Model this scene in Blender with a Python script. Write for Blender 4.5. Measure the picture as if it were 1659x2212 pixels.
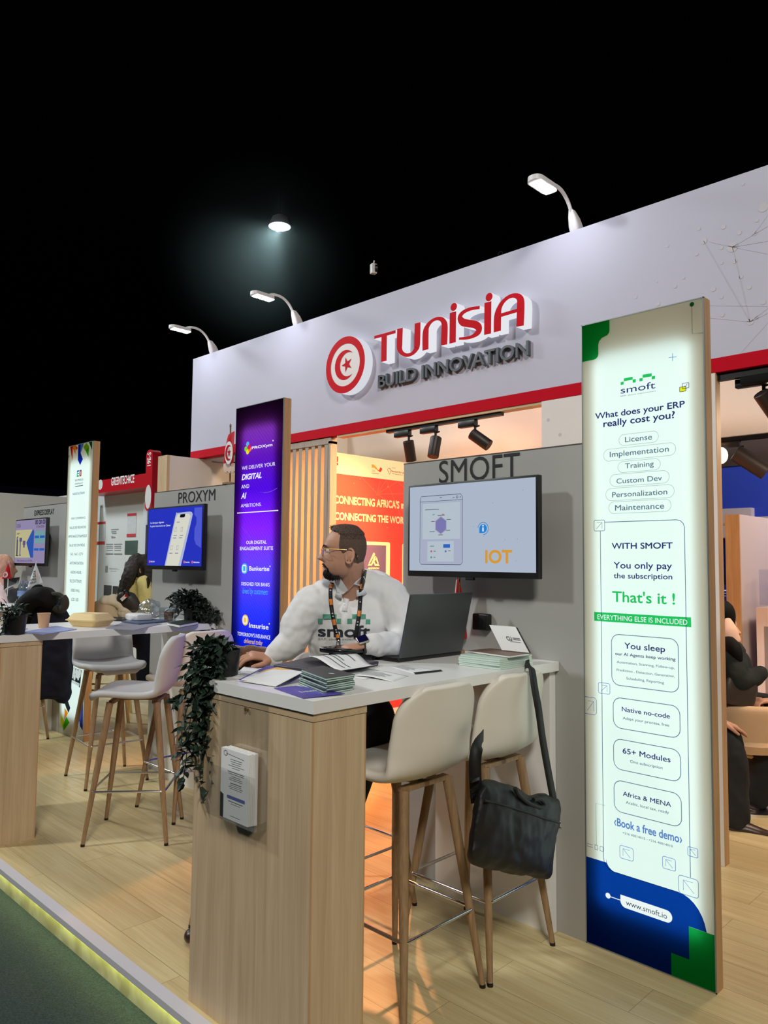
import bpy, bmesh, math, random
from mathutils import Vector, Matrix

# ------------------------------------------------------------------ scene, camera, world, light
S = bpy.context.scene
COL = S.collection
for o in list(bpy.data.objects):
    bpy.data.objects.remove(o)
random.seed(7)
V = Vector
FPX, YAW, PITCH, ROLL = 1627.83, -0.775588, 0.0668287, 0.00956481
CAM = V((0, 0, 1.5))
_f = V((math.sin(YAW) * math.cos(PITCH), math.cos(YAW) * math.cos(PITCH), math.sin(PITCH)))
_r0 = V((math.cos(YAW), -math.sin(YAW), 0))
_u0 = _r0.cross(_f)
CR = math.cos(ROLL) * _r0 + math.sin(ROLL) * _u0
CU = -math.sin(ROLL) * _r0 + math.cos(ROLL) * _u0
CF = _f

def at(x, y, X=None, Y=None, Z=None, D=None):
    """world point seen at a photograph pixel, on a plane X=, Y=, Z= or at a depth D"""
    d = CR * ((x - 829.5) / FPX) - CU * ((y - 1106) / FPX) + CF
    if X is not None: t = X / d.x
    elif Y is not None: t = Y / d.y
    elif Z is not None: t = (Z - 1.5) / d.z
    else: t = D
    return CAM + d * t

cam_d = bpy.data.cameras.new('camera')
cam = bpy.data.objects.new('camera', cam_d)
COL.objects.link(cam)
cam.matrix_world = Matrix(((CR.x, CU.x, -CF.x, 0), (CR.y, CU.y, -CF.y, 0), (CR.z, CU.z, -CF.z, 1.5), (0, 0, 0, 1)))
cam_d.sensor_fit = 'HORIZONTAL'
cam_d.sensor_width = 36.0
cam_d.lens = FPX / 1659 * 36.0
cam_d.clip_start = 0.05
cam_d.clip_end = 200
S.camera = cam

S.view_settings.view_transform = 'Standard'
S.view_settings.look = 'None'
S.view_settings.gamma = 1.0
S.view_settings.exposure = 0.0
try: S.view_settings.use_curve_mapping = False
except Exception: pass
cy = S.cycles
cy.use_denoising = True
cy.max_bounces = 7
cy.diffuse_bounces = 3
cy.glossy_bounces = 3
cy.transmission_bounces = 6
cy.transparent_max_bounces = 14
cy.volume_bounces = 0
cy.sample_clamp_indirect = 4.0
cy.caustics_reflective = False
cy.caustics_refractive = False

world = bpy.data.worlds.new('night_hall')
S.world = world
world.use_nodes = True
bg = world.node_tree.nodes['Background']
bg.inputs[0].default_value = (0.25, 0.22, 0.55, 1)
bg.inputs[1].default_value = 0.0035

def aim(o, target):
    d = (V(target) - o.location).normalized()
    o.rotation_euler = d.to_track_quat('-Z', 'Y').to_euler()

def area(name, loc, target, power, size, color=(1, 1, 1), size_y=None, spread=180):
    l = bpy.data.lights.new(name, 'AREA')
    l.energy = power; l.color = color; l.size = size
    if size_y: l.shape = 'RECTANGLE'; l.size_y = size_y
    l.spread = math.radians(spread)
    o = bpy.data.objects.new(name, l); COL.objects.link(o)
    o.location = loc; aim(o, target)
    return o

def spot(name, loc, target, power, angle, color=(1, 1, 1), blend=0.3, radius=0.04):
    l = bpy.data.lights.new(name, 'SPOT')
    l.energy = power; l.color = color; l.spot_size = math.radians(angle); l.spot_blend = blend
    l.shadow_soft_size = radius
    o = bpy.data.objects.new(name, l); COL.objects.link(o)
    o.location = loc; aim(o, target)
    return o

# hall ceiling floods, in front of and above the stand
area('hall_flood_key', (-7.4, -3.6, 7.2), (-2.6, 2.4, 1.2), 340, 0.6, (0.97, 1.0, 0.99))
area('hall_flood_front', (3.6, -2.6, 6.8), (-2.2, 2.0, 0.5), 480, 1.6, (1.0, 0.95, 0.84))
area('hall_flood_far', (-13, 0.5, 7.0), (-9, 4.5, 0.5), 420, 1.5, (0.94, 1.0, 1.0))
# warm lamps inside the stand, behind the display walls
ORANGE = (1.0, 0.47, 0.17)
WARM = (1.0, 0.62, 0.36)
area('stand_lamp_orange', (-3.2, 4.75, 2.95), (-5.0, 5.1, 1.3), 30, 0.25, (1.0, 0.68, 0.38), None, 110)
area('stand_lamp_slats', (-4.15, 5.3, 2.95), (-4.85, 4.0, 1.0), 60, 0.2, (1.0, 0.40, 0.10), None, 75)
for k, (sx, sy, tx, ty) in enumerate(((-3.55, 5.3, -3.85, 3.0), (-3.55, 5.3, -3.1, 2.85), (-4.7, 4.6, -2.35, 2.4))):
    spot('stand_spot_floor', (sx, sy, 2.95), (tx, ty, 0.0), 330, 18, (1.0, 0.40, 0.14), 0.12, 0.04)
area('stand_lamp_back', (-3.0, 4.6, 2.75), (-3.9, 6.0, 2.7), 8, 0.3, (1.0, 0.50, 0.2))
area('meeting_room_lamp', (-0.9, 5.0, 2.46), (-1.7, 5.4, 0.0), 34, 0.4, (1.0, 0.74, 0.52))
area('meeting_room_wall_lamp', (-0.8, 6.9, 2.9), (-2.2, 7.9, 1.6), 36, 0.4, (1.0, 0.86, 0.76))

# ------------------------------------------------------------------ materials
def s2l(c):
    return tuple((x / 12.92 if x <= 0.04045 else ((x + 0.055) / 1.055) ** 2.4) for x in (v / 255 for v in c))

def new_mat(name):
    m = bpy.data.materials.new(name); m.use_nodes = True
    nt = m.node_tree
    return m, nt, nt.nodes['Principled BSDF']

def mat(name, rgb, rough=0.5, metal=0.0, spec=0.5, bump=0.0, bscale=60, var=0.0, vscale=8, sheen=0.0, coat=0.0):
    m, nt, b = new_mat(name)
    c = s2l(rgb)
    b.inputs['Base Color'].default_value = (*c, 1)
    b.inputs['Roughness'].default_value = rough
    b.inputs['Metallic'].default_value = metal
    b.inputs['Specular IOR Level'].default_value = spec
    b.inputs['Sheen Weight'].default_value = sheen
    b.inputs['Coat Weight'].default_value = coat
    tc = None
    if var or bump:
        tc = nt.nodes.new('ShaderNodeTexCoord')
    if var:
        n = nt.nodes.new('ShaderNodeTexNoise'); n.inputs['Scale'].default_value = vscale; n.inputs['Detail'].default_value = 4
        r = nt.nodes.new('ShaderNodeValToRGB')
        r.color_ramp.elements[0].position = 0.3; r.color_ramp.elements[1].position = 0.7
        r.color_ramp.elements[0].color = (*[x * (1 - var) for x in c], 1)
        r.color_ramp.elements[1].color = (*[min(1, x * (1 + var)) for x in c], 1)
        nt.links.new(tc.outputs['Object'], n.inputs['Vector'])
        nt.links.new(n.outputs['Fac'], r.inputs[0]); nt.links.new(r.outputs[0], b.inputs['Base Color'])
    if bump:
        n = nt.nodes.new('ShaderNodeTexNoise'); n.inputs['Scale'].default_value = bscale; n.inputs['Detail'].default_value = 3
        bp = nt.nodes.new('ShaderNodeBump'); bp.inputs['Strength'].default_value = bump; bp.inputs['Distance'].default_value = 0.004
        nt.links.new(tc.outputs['Object'], n.inputs['Vector'])
        nt.links.new(n.outputs['Fac'], bp.inputs['Height']); nt.links.new(bp.outputs[0], b.inputs['Normal'])
    return m

def emit(name, rgb, strength=1.0):
    m = bpy.data.materials.new(name); m.use_nodes = True
    nt = m.node_tree; nt.nodes.clear()
    e = nt.nodes.new('ShaderNodeEmission'); e.inputs[0].default_value = (*s2l(rgb), 1); e.inputs[1].default_value = strength
    o = nt.nodes.new('ShaderNodeOutputMaterial'); nt.links.new(e.outputs[0], o.inputs[0])
    return m

def film(name, rgb, diff=0.06):
    """printed ink on a backlit sheet: a colour filter with a little body of its own"""
    m = bpy.data.materials.new(name); m.use_nodes = True
    nt = m.node_tree; nt.nodes.clear()
    t = nt.nodes.new('ShaderNodeBsdfTransparent'); t.inputs[0].default_value = (*s2l(rgb), 1)
    d = nt.nodes.new('ShaderNodeBsdfDiffuse'); d.inputs[0].default_value = (*s2l(rgb), 1)
    x = nt.nodes.new('ShaderNodeMixShader'); x.inputs[0].default_value = diff
    o = nt.nodes.new('ShaderNodeOutputMaterial')
    nt.links.new(t.outputs[0], x.inputs[1]); nt.links.new(d.outputs[0], x.inputs[2]); nt.links.new(x.outputs[0], o.inputs[0])
    return m

def wood(name, light, dark, axis=2, scale=1.0, rough=0.45, planks=None, contrast=1.0):
    """wood decor: long grain along one object axis; planks=(length, width) adds board joints"""
    m, nt, b = new_mat(name)
    N = nt.nodes.new; L = nt.links.new
    tc = N('ShaderNodeTexCoord')
    mp = N('ShaderNodeMapping')
    sc = [14 * scale] * 3; sc[axis] = 0.9 * scale
    mp.inputs['Scale'].default_value = sc
    src = tc.outputs['Object']
    fac_extra = None
    if planks:
        br = N('ShaderNodeTexBrick')
        br.offset = 0.37; br.inputs['Scale'].default_value = 1.0
        br.inputs['Brick Width'].default_value = planks[0]; br.inputs['Row Height'].default_value = planks[1]
        br.inputs['Mortar Size'].default_value = 0.0012; br.inputs['Mortar Smooth'].default_value = 0.3
        br.inputs['Color1'].default_value = (0, 0, 0, 1); br.inputs['Color2'].default_value = (1, 1, 1, 1); br.inputs['Mortar'].default_value = (0.5, 0.5, 0.5, 1)
        L(src, br.inputs['Vector'])
        vm = N('ShaderNodeVectorMath'); vm.operation = 'ADD'
        sc2 = N('ShaderNodeVectorMath'); sc2.operation = 'SCALE'; sc2.inputs['Scale'].default_value = 3.7
        L(br.outputs['Color'], sc2.inputs[0]); L(src, vm.inputs[0]); L(sc2.outputs[0], vm.inputs[1])
        src = vm.outputs[0]
        fac_extra = br
    L(src, mp.inputs['Vector'])
    n1 = N('ShaderNodeTexNoise'); n1.inputs['Scale'].default_value = 1.6; n1.inputs['Detail'].default_value = 8; n1.inputs['Roughness'].default_value = 0.62; n1.inputs['Distortion'].default_value = 0.7
    L(mp.outputs[0], n1.inputs['Vector'])
    mp2 = N('ShaderNodeMapping'); sc = [110 * scale] * 3; sc[axis] = 3.0 * scale; mp2.inputs['Scale'].default_value = sc
    L(src, mp2.inputs['Vector'])
    n2 = N('ShaderNodeTexNoise'); n2.inputs['Scale'].default_value = 1.0; n2.inputs['Detail'].default_value = 3
    L(mp2.outputs[0], n2.inputs['Vector'])
    mx = N('ShaderNodeMix'); mx.data_type = 'FLOAT'; mx.inputs[0].default_value = 0.35
    L(n1.outputs['Fac'], mx.inputs[2]); L(n2.outputs['Fac'], mx.inputs[3])
    rp = N('ShaderNodeValToRGB')
    rp.color_ramp.elements[0].position = 0.5 - 0.18 / contrast; rp.color_ramp.elements[1].position = 0.5 + 0.14 / contrast
    rp.color_ramp.elements[0].color = (*s2l(dark), 1); rp.color_ramp.elements[1].color = (*s2l(light), 1)
    L(mx.outputs[0], rp.inputs[0])
    out = rp.outputs[0]
    if fac_extra:
        sp = N('ShaderNodeMath'); sp.operation = 'MULTIPLY_ADD'; sp.inputs[1].default_value = 0.16; sp.inputs[2].default_value = 0.92
        sepx = N('ShaderNodeSeparateColor'); L(fac_extra.outputs['Color'], sepx.inputs[0]); L(sepx.outputs[0], sp.inputs[0])
        mm = N('ShaderNodeVectorMath'); mm.operation = 'SCALE'; L(out, mm.inputs[0]); L(sp.outputs[0], mm.inputs['Scale'])
        dk = N('ShaderNodeMix'); dk.data_type = 'RGBA'; dk.inputs[7].default_value = (*[x * 0.55 for x in s2l(dark)], 1)
        L(fac_extra.outputs['Fac'], dk.inputs[0]); L(mm.outputs[0], dk.inputs[6])
        out = dk.outputs[2]
    L(out, b.inputs['Base Color'])
    b.inputs['Roughness'].default_value = rough
    bp = N('ShaderNodeBump'); bp.inputs['Strength'].default_value = 0.12; bp.inputs['Distance'].default_value = 0.002
    L(n2.outputs['Fac'], bp.inputs['Height']); L(bp.outputs[0], b.inputs['Normal'])
    return m

def sheet(name, rgb=(245, 252, 248)):
    m = bpy.data.materials.new(name); m.use_nodes = True
    nt = m.node_tree; nt.nodes.clear()
    t = nt.nodes.new('ShaderNodeBsdfTranslucent'); t.inputs[0].default_value = (*s2l(rgb), 1)
    d = nt.nodes.new('ShaderNodeBsdfDiffuse'); d.inputs[0].default_value = (*s2l((196, 208, 196)), 1)
    x = nt.nodes.new('ShaderNodeMixShader'); x.inputs[0].default_value = 0.35
    o = nt.nodes.new('ShaderNodeOutputMaterial')
    nt.links.new(t.outputs[0], x.inputs[1]); nt.links.new(d.outputs[0], x.inputs[2]); nt.links.new(x.outputs[0], o.inputs[0])
    return m

def glass(name, rgb=(255, 255, 255), alpha=0.12, rough=0.05):
    """thin clear plastic: mostly see-through with a gloss"""
    m = bpy.data.materials.new(name); m.use_nodes = True
    nt = m.node_tree; nt.nodes.clear()
    t = nt.nodes.new('ShaderNodeBsdfTransparent'); t.inputs[0].default_value = (*s2l(rgb), 1)
    g = nt.nodes.new('ShaderNodeBsdfGlossy'); g.inputs['Roughness'].default_value = rough
    f = nt.nodes.new('ShaderNodeLayerWeight'); f.inputs[0].default_value = 0.25
    a = nt.nodes.new('ShaderNodeMath'); a.operation = 'MULTIPLY_ADD'; a.inputs[1].default_value = 0.30; a.inputs[2].default_value = alpha * 0.35
    x = nt.nodes.new('ShaderNodeMixShader')
    o = nt.nodes.new('ShaderNodeOutputMaterial')
    nt.links.new(f.outputs['Facing'], a.inputs[0]); nt.links.new(a.outputs[0], x.inputs[0])
    nt.links.new(t.outputs[0], x.inputs[1]); nt.links.new(g.outputs[0], x.inputs[2]); nt.links.new(x.outputs[0], o.inputs[0])
    return m

M = {}
M['floor'] = wood('floor_laminate', (216, 200, 154), (190, 168, 118), 0, 1.0, 0.34, (1.25, 0.19))
M['oak'] = wood('oak_decor', (216, 192, 158), (186, 158, 124), 2, 1.0, 0.5, None, 0.8)
M['oak_x'] = wood('oak_decor_across', (214, 190, 156), (186, 158, 124), 0, 1.0, 0.5)
M['oak_warm'] = wood('oak_edge', (206, 166, 122), (178, 138, 96), 2, 1.3, 0.5)
M['slat'] = wood('slat_wood', (178, 168, 156), (150, 140, 128), 2, 1.0, 0.55)
M['legwood'] = wood('stool_leg_wood', (172, 140, 104), (130, 102, 74), 2, 2.0, 0.45)
M['palewood'] = wood('pale_beech', (222, 190, 134), (196, 160, 104), 2, 2.0, 0.5)
M['white_lam'] = mat('white_laminate', (236, 236, 236), 0.35, var=0.015, vscale=3)
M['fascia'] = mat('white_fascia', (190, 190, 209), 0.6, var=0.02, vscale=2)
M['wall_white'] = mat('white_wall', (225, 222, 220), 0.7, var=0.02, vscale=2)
M['grey_wall'] = mat('grey_display_board', (168, 168, 166), 0.6, var=0.03, vscale=2)
M['red_band'] = mat('red_band', (190, 8, 34), 0.7, spec=0.1)
M['sign_red'] = mat('sign_red_acrylic', (206, 8, 30), 0.6, spec=0.1)
M['black'] = mat('black_plastic', (14, 14, 16), 0.4)
M['blackmat'] = mat('black_matt', (8, 8, 9), 0.8, spec=0.2)
M['vinyl'] = mat('black_vinyl', (22, 22, 24), 0.5)
M['chrome'] = mat('chrome', (225, 225, 228), 0.22, 1.0)
M['darkgrey'] = mat('dark_grey_letter', (78, 84, 92), 0.5)
M['stool'] = mat('white_leatherette', (232, 226, 216), 0.5, bump=0.05, bscale=250)
M['stool_grey'] = mat('grey_fabric_seat', (206, 206, 208), 0.7, bump=0.08, bscale=300)
M['paper'] = mat('white_paper', (236, 238, 240), 0.6)
M['ink'] = mat('printed_ink', (70, 74, 84), 0.7)
M['laptop'] = mat('laptop_aluminium', (86, 90, 92), 0.42, 0.6)
M['laptop_dark'] = mat('laptop_dark', (26, 27, 29), 0.45, 0.2)
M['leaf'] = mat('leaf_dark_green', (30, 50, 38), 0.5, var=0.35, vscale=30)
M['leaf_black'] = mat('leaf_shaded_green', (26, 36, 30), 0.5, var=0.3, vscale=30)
M['bag'] = mat('black_nylon', (13, 15, 20), 0.55, bump=0.25, bscale=40)
M['bagdark'] = mat('black_webbing', (16, 16, 18), 0.6, bump=0.2, bscale=500)
M['navycoat'] = mat('dark_navy_cloth', (22, 24, 38), 0.9, spec=0.2, bump=0.2, bscale=200)
M['brown'] = mat('brown_plush', (104, 68, 44), 0.95, bump=0.8, bscale=220, var=0.25, vscale=60, sheen=0.4)
M['skin'] = mat('skin', (196, 146, 122), 0.55, var=0.06, vscale=30)
M['shirt'] = mat('white_cotton', (232, 233, 236), 0.85, bump=0.05, bscale=400)
M['trousers'] = mat('black_trousers', (16, 16, 19), 0.85)
M['shoe'] = mat('dark_brown_leather', (54, 36, 30), 0.35)
M['clear'] = glass('clear_acrylic')
M['white_metal'] = mat('white_metal', (232, 232, 236), 0.4)
M['led'] = emit('led_white', (245, 250, 255), 12)

# ------------------------------------------------------------------ mesh building
class MB:
    def __init__(s):
        s.v = []; s.f = []; s.mi = []; s.m = 0
    def add(s, vs, fs):
        o = len(s.v); s.v += [V(p) for p in vs]
        for f in fs: s.f.append([i + o for i in f]); s.mi.append(s.m)
    def box(s, a, b, R=None, c=None):
        x0, y0, z0 = a; x1, y1, z1 = b
        vs = [V(p) for p in ((x0,y0,z0),(x1,y0,z0),(x1,y1,z0),(x0,y1,z0),(x0,y0,z1),(x1,y0,z1),(x1,y1,z1),(x0,y1,z1))]
        if R is not None:
            c = V(c) if c is not None else V((0, 0, 0))
            vs = [c + R @ p for p in vs]
        s.add(vs, [(0,3,2,1),(4,5,6,7),(0,1,5,4),(1,2,6,5),(2,3,7,6),(3,0,4,7)])
    def rbox(s, a, b, r=0.005, n=3, R=None, c=None):
        """box rounded on all edges"""
        bm = bmesh.new(); bmesh.ops.create_cube(bm, size=1)
        for v in bm.verts:
            v.co = V(((a[0]+b[0])/2 + v.co.x*(b[0]-a[0]), (a[1]+b[1])/2 + v.co.y*(b[1]-a[1]), (a[2]+b[2])/2 + v.co.z*(b[2]-a[2])))
        bmesh.ops.bevel(bm, geom=list(bm.edges), offset=r, segments=n, profile=0.5, affect='EDGES')
        bm.verts.index_update()
        cc = V(c) if c is not None else V((0, 0, 0))
        s.add([(cc + R @ v.co) if R is not None else v.co.copy() for v in bm.verts], [[v.index for v in f.verts] for f in bm.faces])
        bm.free()
    def cyl(s, p0, p1, r0, r1=None, n=16, caps=True):
        s.tube([p0, p1], [r0, r0 if r1 is None else r1], n, caps)
    def tube(s, pts, r, n=10, caps=True, closed=False):
        pts = [V(p) for p in pts]; k = len(pts)
        rs = r if isinstance(r, (list, tuple)) else [r] * k
        o = len(s.v); prev = None
        for i, p in enumerate(pts):
            a = pts[(i - 1) % k] if (closed or i > 0) else p
            b = pts[(i + 1) % k] if (closed or i < k - 1) else p
            t = (b - a).normalized()
            if prev is None:
                up = V((0, 0, 1)) if abs(t.z) < 0.9 else V((1, 0, 0))
                x = t.cross(up).normalized()
            else:
                x = (prev - t * prev.dot(t)).normalized()
            prev = x; y = t.cross(x)
            for j in range(n):
                an = 2 * math.pi * j / n
                s.v.append(p + (x * math.cos(an) + y * math.sin(an)) * rs[i])
        seg = k if closed else k - 1
        for i in range(seg):
            for j in range(n):
                a = o + i * n + j; b = o + i * n + (j + 1) % n
                c = o + ((i + 1) % k) * n + (j + 1) % n; d = o + ((i + 1) % k) * n + j
                s.f.append([a, d, c, b]); s.mi.append(s.m)
        if caps and not closed:
            s.f.append([o + j for j in range(n)]); s.mi.append(s.m)
            s.f.append([o + (k - 1) * n + j for j in reversed(range(n))]); s.mi.append(s.m)
    def limb(s, pts, rs, A=1.0, B=1.0, side=None, n=16, sub=6):
        """tapered limb with round ends; side = direction of the cross-section axis scaled by A (B scales the other)"""
        pts = [V(p) for p in pts]
        P = []; Rr = []
        k = len(pts)
        t0 = (pts[1] - pts[0]).normalized(); t1 = (pts[-1] - pts[-2]).normalized()
        for i in range(4):
            an = math.pi / 2 * (1 - i / 4)
            P.append(pts[0] - t0 * rs[0] * math.sin(an) * min(A, B, 1)); Rr.append(max(rs[0] * math.cos(an), rs[0] * 0.05))
        for i in range(k - 1):
            for j in range(sub):
                t = j / sub
                p_1 = pts[max(i - 1, 0)]; p0 = pts[i]; p1 = pts[i + 1]; p2 = pts[min(i + 2, k - 1)]
                q = 0.5 * ((2 * p0) + (p1 - p_1) * t + (2 * p_1 - 5 * p0 + 4 * p1 - p2) * t * t + (3 * p0 - p_1 - 3 * p1 + p2) * t ** 3)
                P.append(q); Rr.append(rs[i] + (rs[i + 1] - rs[i]) * t)
        for i in range(5):
            an = math.pi / 2 * i / 4
            P.append(pts[-1] + t1 * rs[-1] * math.sin(an) * min(A, B, 1)); Rr.append(max(rs[-1] * math.cos(an), rs[-1] * 0.05))
        o = len(s.v); m = len(P); prev = V(side) if side is not None else None
        for i, p in enumerate(P):
            t = (P[min(i + 1, m - 1)] - P[max(i - 1, 0)]).normalized()
            if prev is None:
                prev = t.cross(V((0, 0, 1)) if abs(t.z) < 0.9 else V((1, 0, 0)))
            x = prev - t * prev.dot(t)
            if x.length < 1e-4: x = t.orthogonal()
            x.normalize(); prev = x; y = t.cross(x)
            for j in range(n):
                an = 2 * math.pi * j / n
                s.v.append(p + (x * math.cos(an) * A + y * math.sin(an) * B) * Rr[i])
        for i in range(m - 1):
            for j in range(n):
                s.f.append([o + i*n + j, o + (i+1)*n + j, o + (i+1)*n + (j+1) % n, o + i*n + (j+1) % n]); s.mi.append(s.m)
        s.f.append([o + j for j in range(n)]); s.mi.append(s.m)
        s.f.append([o + (m-1)*n + j for j in reversed(range(n))]); s.mi.append(s.m)
    def ball(s, c, r, n=16, R=None):
        r = V(r) if not isinstance(r, (int, float)) else V((r, r, r))
        o = len(s.v); c = V(c); m = n // 2
        for i in range(m + 1):
            th = math.pi * i / m
            for j in range(n):
                ph = 2 * math.pi * j / n
                p = V((r.x * math.sin(th) * math.cos(ph), r.y * math.sin(th) * math.sin(ph), r.z * math.cos(th)))
                s.v.append(c + (R @ p if R is not None else p))
        for i in range(m):
            for j in range(n):
                a, b = o + i*n + j, o + i*n + (j+1) % n; cc, d = o + (i+1)*n + (j+1) % n, o + (i+1)*n + j
                s.f.append([a, d, cc, b]); s.mi.append(s.m)
    def lathe(s, prof, c=(0, 0, 0), n=24):
        o = len(s.v); c = V(c); k = len(prof)
        for r, z in prof:
            for j in range(n):
                an = 2 * math.pi * j / n
                s.v.append(c + V((r * math.cos(an), r * math.sin(an), z)))
        for i in range(k - 1):
            for j in range(n):
                s.f.append([o + i*n + j, o + i*n + (j+1) % n, o + (i+1)*n + (j+1) % n, o + (i+1)*n + j]); s.mi.append(s.m)
    def poly(s, pts):
        s.add(pts, [list(range(len(pts)))])
    def prism(s, pts, d):
        """polygon extruded by vector d, closed"""
        pts = [V(p) for p in pts]; d = V(d); n = len(pts)
        s.add(pts + [p + d for p in pts], [list(range(n)), [n + i for i in reversed(range(n))]] + [[i, i + n, (i + 1) % n + n, (i + 1) % n] for i in range(n)])
    def grid(s, rows, close=False):
        o = len(s.v); m = len(rows); n = len(rows[0])
        for r in rows: s.v += [V(p) for p in r]
        for i in range(m - 1):
            for j in range(n if close else n - 1):
                s.f.append([o + i*n + j, o + i*n + (j+1) % n, o + (i+1)*n + (j+1) % n, o + (i+1)*n + j]); s.mi.append(s.m)
    def build(s, name, m, parent=None, smooth=True, world=True, mods=None, fix=True):
        """link the collected shapes as ONE mesh object; world=True: they were given in world coordinates"""
        me = bpy.data.meshes.new(name)
        vs = s.v
        if parent is not None and world:
            inv = parent_matrix(parent).inverted()
            vs = [inv @ p for p in vs]
        me.from_pydata([tuple(p) for p in vs], [], s.f)
        for x in (m if isinstance(m, (list, tuple)) else [m]): me.materials.append(x)
        me.polygons.foreach_set('material_index', s.mi)
        if fix:
            bm = bmesh.new(); bm.from_mesh(me); bmesh.ops.recalc_face_normals(bm, faces=bm.faces); bm.to_mesh(me); bm.free()
        if smooth:
            me.polygons.foreach_set('use_smooth', [True] * len(me.polygons))
            try: me.set_sharp_from_angle(angle=math.radians(38))
            except Exception: pass
        me.update()
        o = bpy.data.objects.new(name, me); COL.objects.link(o)
        if parent is not None: o.parent = parent
        if mods:
            for typ, kw in mods:
                md = o.modifiers.new(typ.lower(), typ)
                for k, v in kw.items(): setattr(md, k, v)
            bake(o, smooth)
        return o

def parent_matrix(p):
    m = Matrix.LocRotScale(p.location, p.rotation_euler, None)
    return parent_matrix(p.parent) @ m if p.parent else m

def bake(o, smooth=True):
    bpy.context.view_layer.update()
    dg = bpy.context.evaluated_depsgraph_get()
    me = bpy.data.meshes.new_from_object(o.evaluated_get(dg))
    o.modifiers.clear(); old = o.data; o.data = me
    if smooth: me.polygons.foreach_set('use_smooth', [True] * len(me.polygons))
    bpy.data.meshes.remove(old)

def organic(mb, name, m, parent=None, voxel=0.006, it=4, disp=0, dscale=0.08, world=True, fac=0.5):
    """union of overlapping shapes grown into one continuous skin"""
    o = mb.build(name, m, parent, True, world, fix=False)
    r = o.modifiers.new('r', 'REMESH'); r.mode = 'VOXEL'; r.voxel_size = voxel
    sm = o.modifiers.new('s', 'SMOOTH'); sm.iterations = it; sm.factor = fac
    if disp:
        t = bpy.data.textures.new('folds', 'CLOUDS'); t.noise_scale = dscale; t.noise_depth = 1
        d = o.modifiers.new('d', 'DISPLACE'); d.texture = t; d.strength = disp; d.mid_level = 0.5; d.texture_coords = 'LOCAL'
        sm2 = o.modifiers.new('s2', 'SMOOTH'); sm2.iterations = 2
    bake(o)
    return o

def tag(o, label, cat, group=None):
    o['label'] = label; o['category'] = cat
    if group: o['group'] = group
    return o
def thing(name, label, cat, loc=(0, 0, 0), rz=0.0, group=None):
    o = bpy.data.objects.new(name, None); COL.objects.link(o)
    o.empty_display_size = 0.1
    o.location = loc; o.rotation_euler = (0, 0, rz)
    return tag(o, label, cat, group)
def struct(mb, name, m, smooth=False):
    o = mb.build(name, m, None, smooth); o['kind'] = 'structure'; return o
def dup(root, loc=None, rz=None, label=None):
    r = root.copy(); COL.objects.link(r)
    if loc is not None: r.location = loc
    if rz is not None: r.rotation_euler = (0, 0, rz)
    if label: r['label'] = label
    def rec(a, b):
        for ch in a.children:
            c = ch.copy(); COL.objects.link(c); c.parent = b; rec(ch, c)
    rec(root, r)
    return r

# ------------------------------------------------------------------ lettering
_tc = {}
def glyphs(s, bold=0.0, shear=0.0):
    key = (s, bold, shear)
    if key in _tc: return _tc[key]
    c = bpy.data.curves.new('t', 'FONT'); c.body = s; c.size = 1.0; c.shear = shear; c.resolution_u = 4; c.fill_mode = 'FRONT'
    o = bpy.data.objects.new('t', c); COL.objects.link(o)
    bpy.context.view_layer.update()
    dg = bpy.context.evaluated_depsgraph_get()
    me = o.evaluated_get(dg).to_mesh()
    vs = [v.co.copy() for v in me.vertices]; fs = [list(p.vertices) for p in me.polygons]
    o.evaluated_get(dg).to_mesh_clear()
    bpy.data.objects.remove(o); bpy.data.curves.remove(c)
    # merge doubled points, then thicken the strokes by pushing the outlines outward
    idx = {}; nv = []; mp_ = []
    for v in vs:
        k = (round(v.x, 5), round(v.y, 5))
        if k not in idx: idx[k] = len(nv); nv.append(v)
        mp_.append(idx[k])
    fs = [[mp_[i] for i in f] for f in fs]
    fs = [f for f in fs if len(set(f)) == len(f)]
    for f in fs:
        a = sum(nv[f[i]].x * nv[f[(i+1) % len(f)]].y - nv[f[(i+1) % len(f)]].x * nv[f[i]].y for i in range(len(f)))
        if a < 0: f.reverse()
    if bold:
        ed = set((f[i], f[(i+1) % len(f)]) for f in fs for i in range(len(f)))
        acc = {}
        for a, c_ in ed:
            if (c_, a) in ed: continue
            t_ = nv[c_] - nv[a]; l = math.hypot(t_.x, t_.y) or 1; n_ = V((t_.y / l, -t_.x / l, 0))
            acc.setdefault(a, []).append(n_); acc.setdefault(c_, []).append(n_)
        nv = [v + (lambda m: m * (bold / max(.45, m.length ** 2)) if m.length > 1e-6 else m)(sum(acc[i], V((0, 0, 0))) / len(acc[i])) if i in acc else v for i, v in enumerate(nv)]
    _tc[key] = (nv, fs)
    return _tc[key]
def cap_h(bold=0.0):
    vs, _ = glyphs('H', bold, 0.0)
    return max(v.y for v in vs)
def text(mb, s, bl, tr, bold=0.0, shear=0.0, depth=None, n=None):
    """letters from the 3-D point bl (left end of the baseline) to tr (right end, cap height); both on one upright plane"""
    vs, fs = glyphs(s, bold, shear)
    bl = V(bl); tr = V(tr)
    x0 = min(v.x for v in vs); x1 = max(v.x for v in vs); h = cap_h(bold)
    ex = V((tr.x - bl.x, tr.y - bl.y, 0)); ez = V((0, 0, tr.z - bl.z))
    P = [bl + ex * ((v.x - x0) / (x1 - x0)) + ez * (v.y / h) for v in vs]
    if depth is None:
        mb.add(P, fs)
    else:
        d = V(depth); k = len(P)
        cnt = {}
        for f in fs:
            for i in range(len(f)):
                e = (f[i], f[(i + 1) % len(f)]); cnt[e] = cnt.get(e, 0) + 1
        side = [[b, a, a + k, b + k] for (a, b) in cnt if (b, a) not in cnt]
        mb.add(P + [p + d for p in P], fs + [[i + k for i in reversed(f)] for f in fs] + side)

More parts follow.
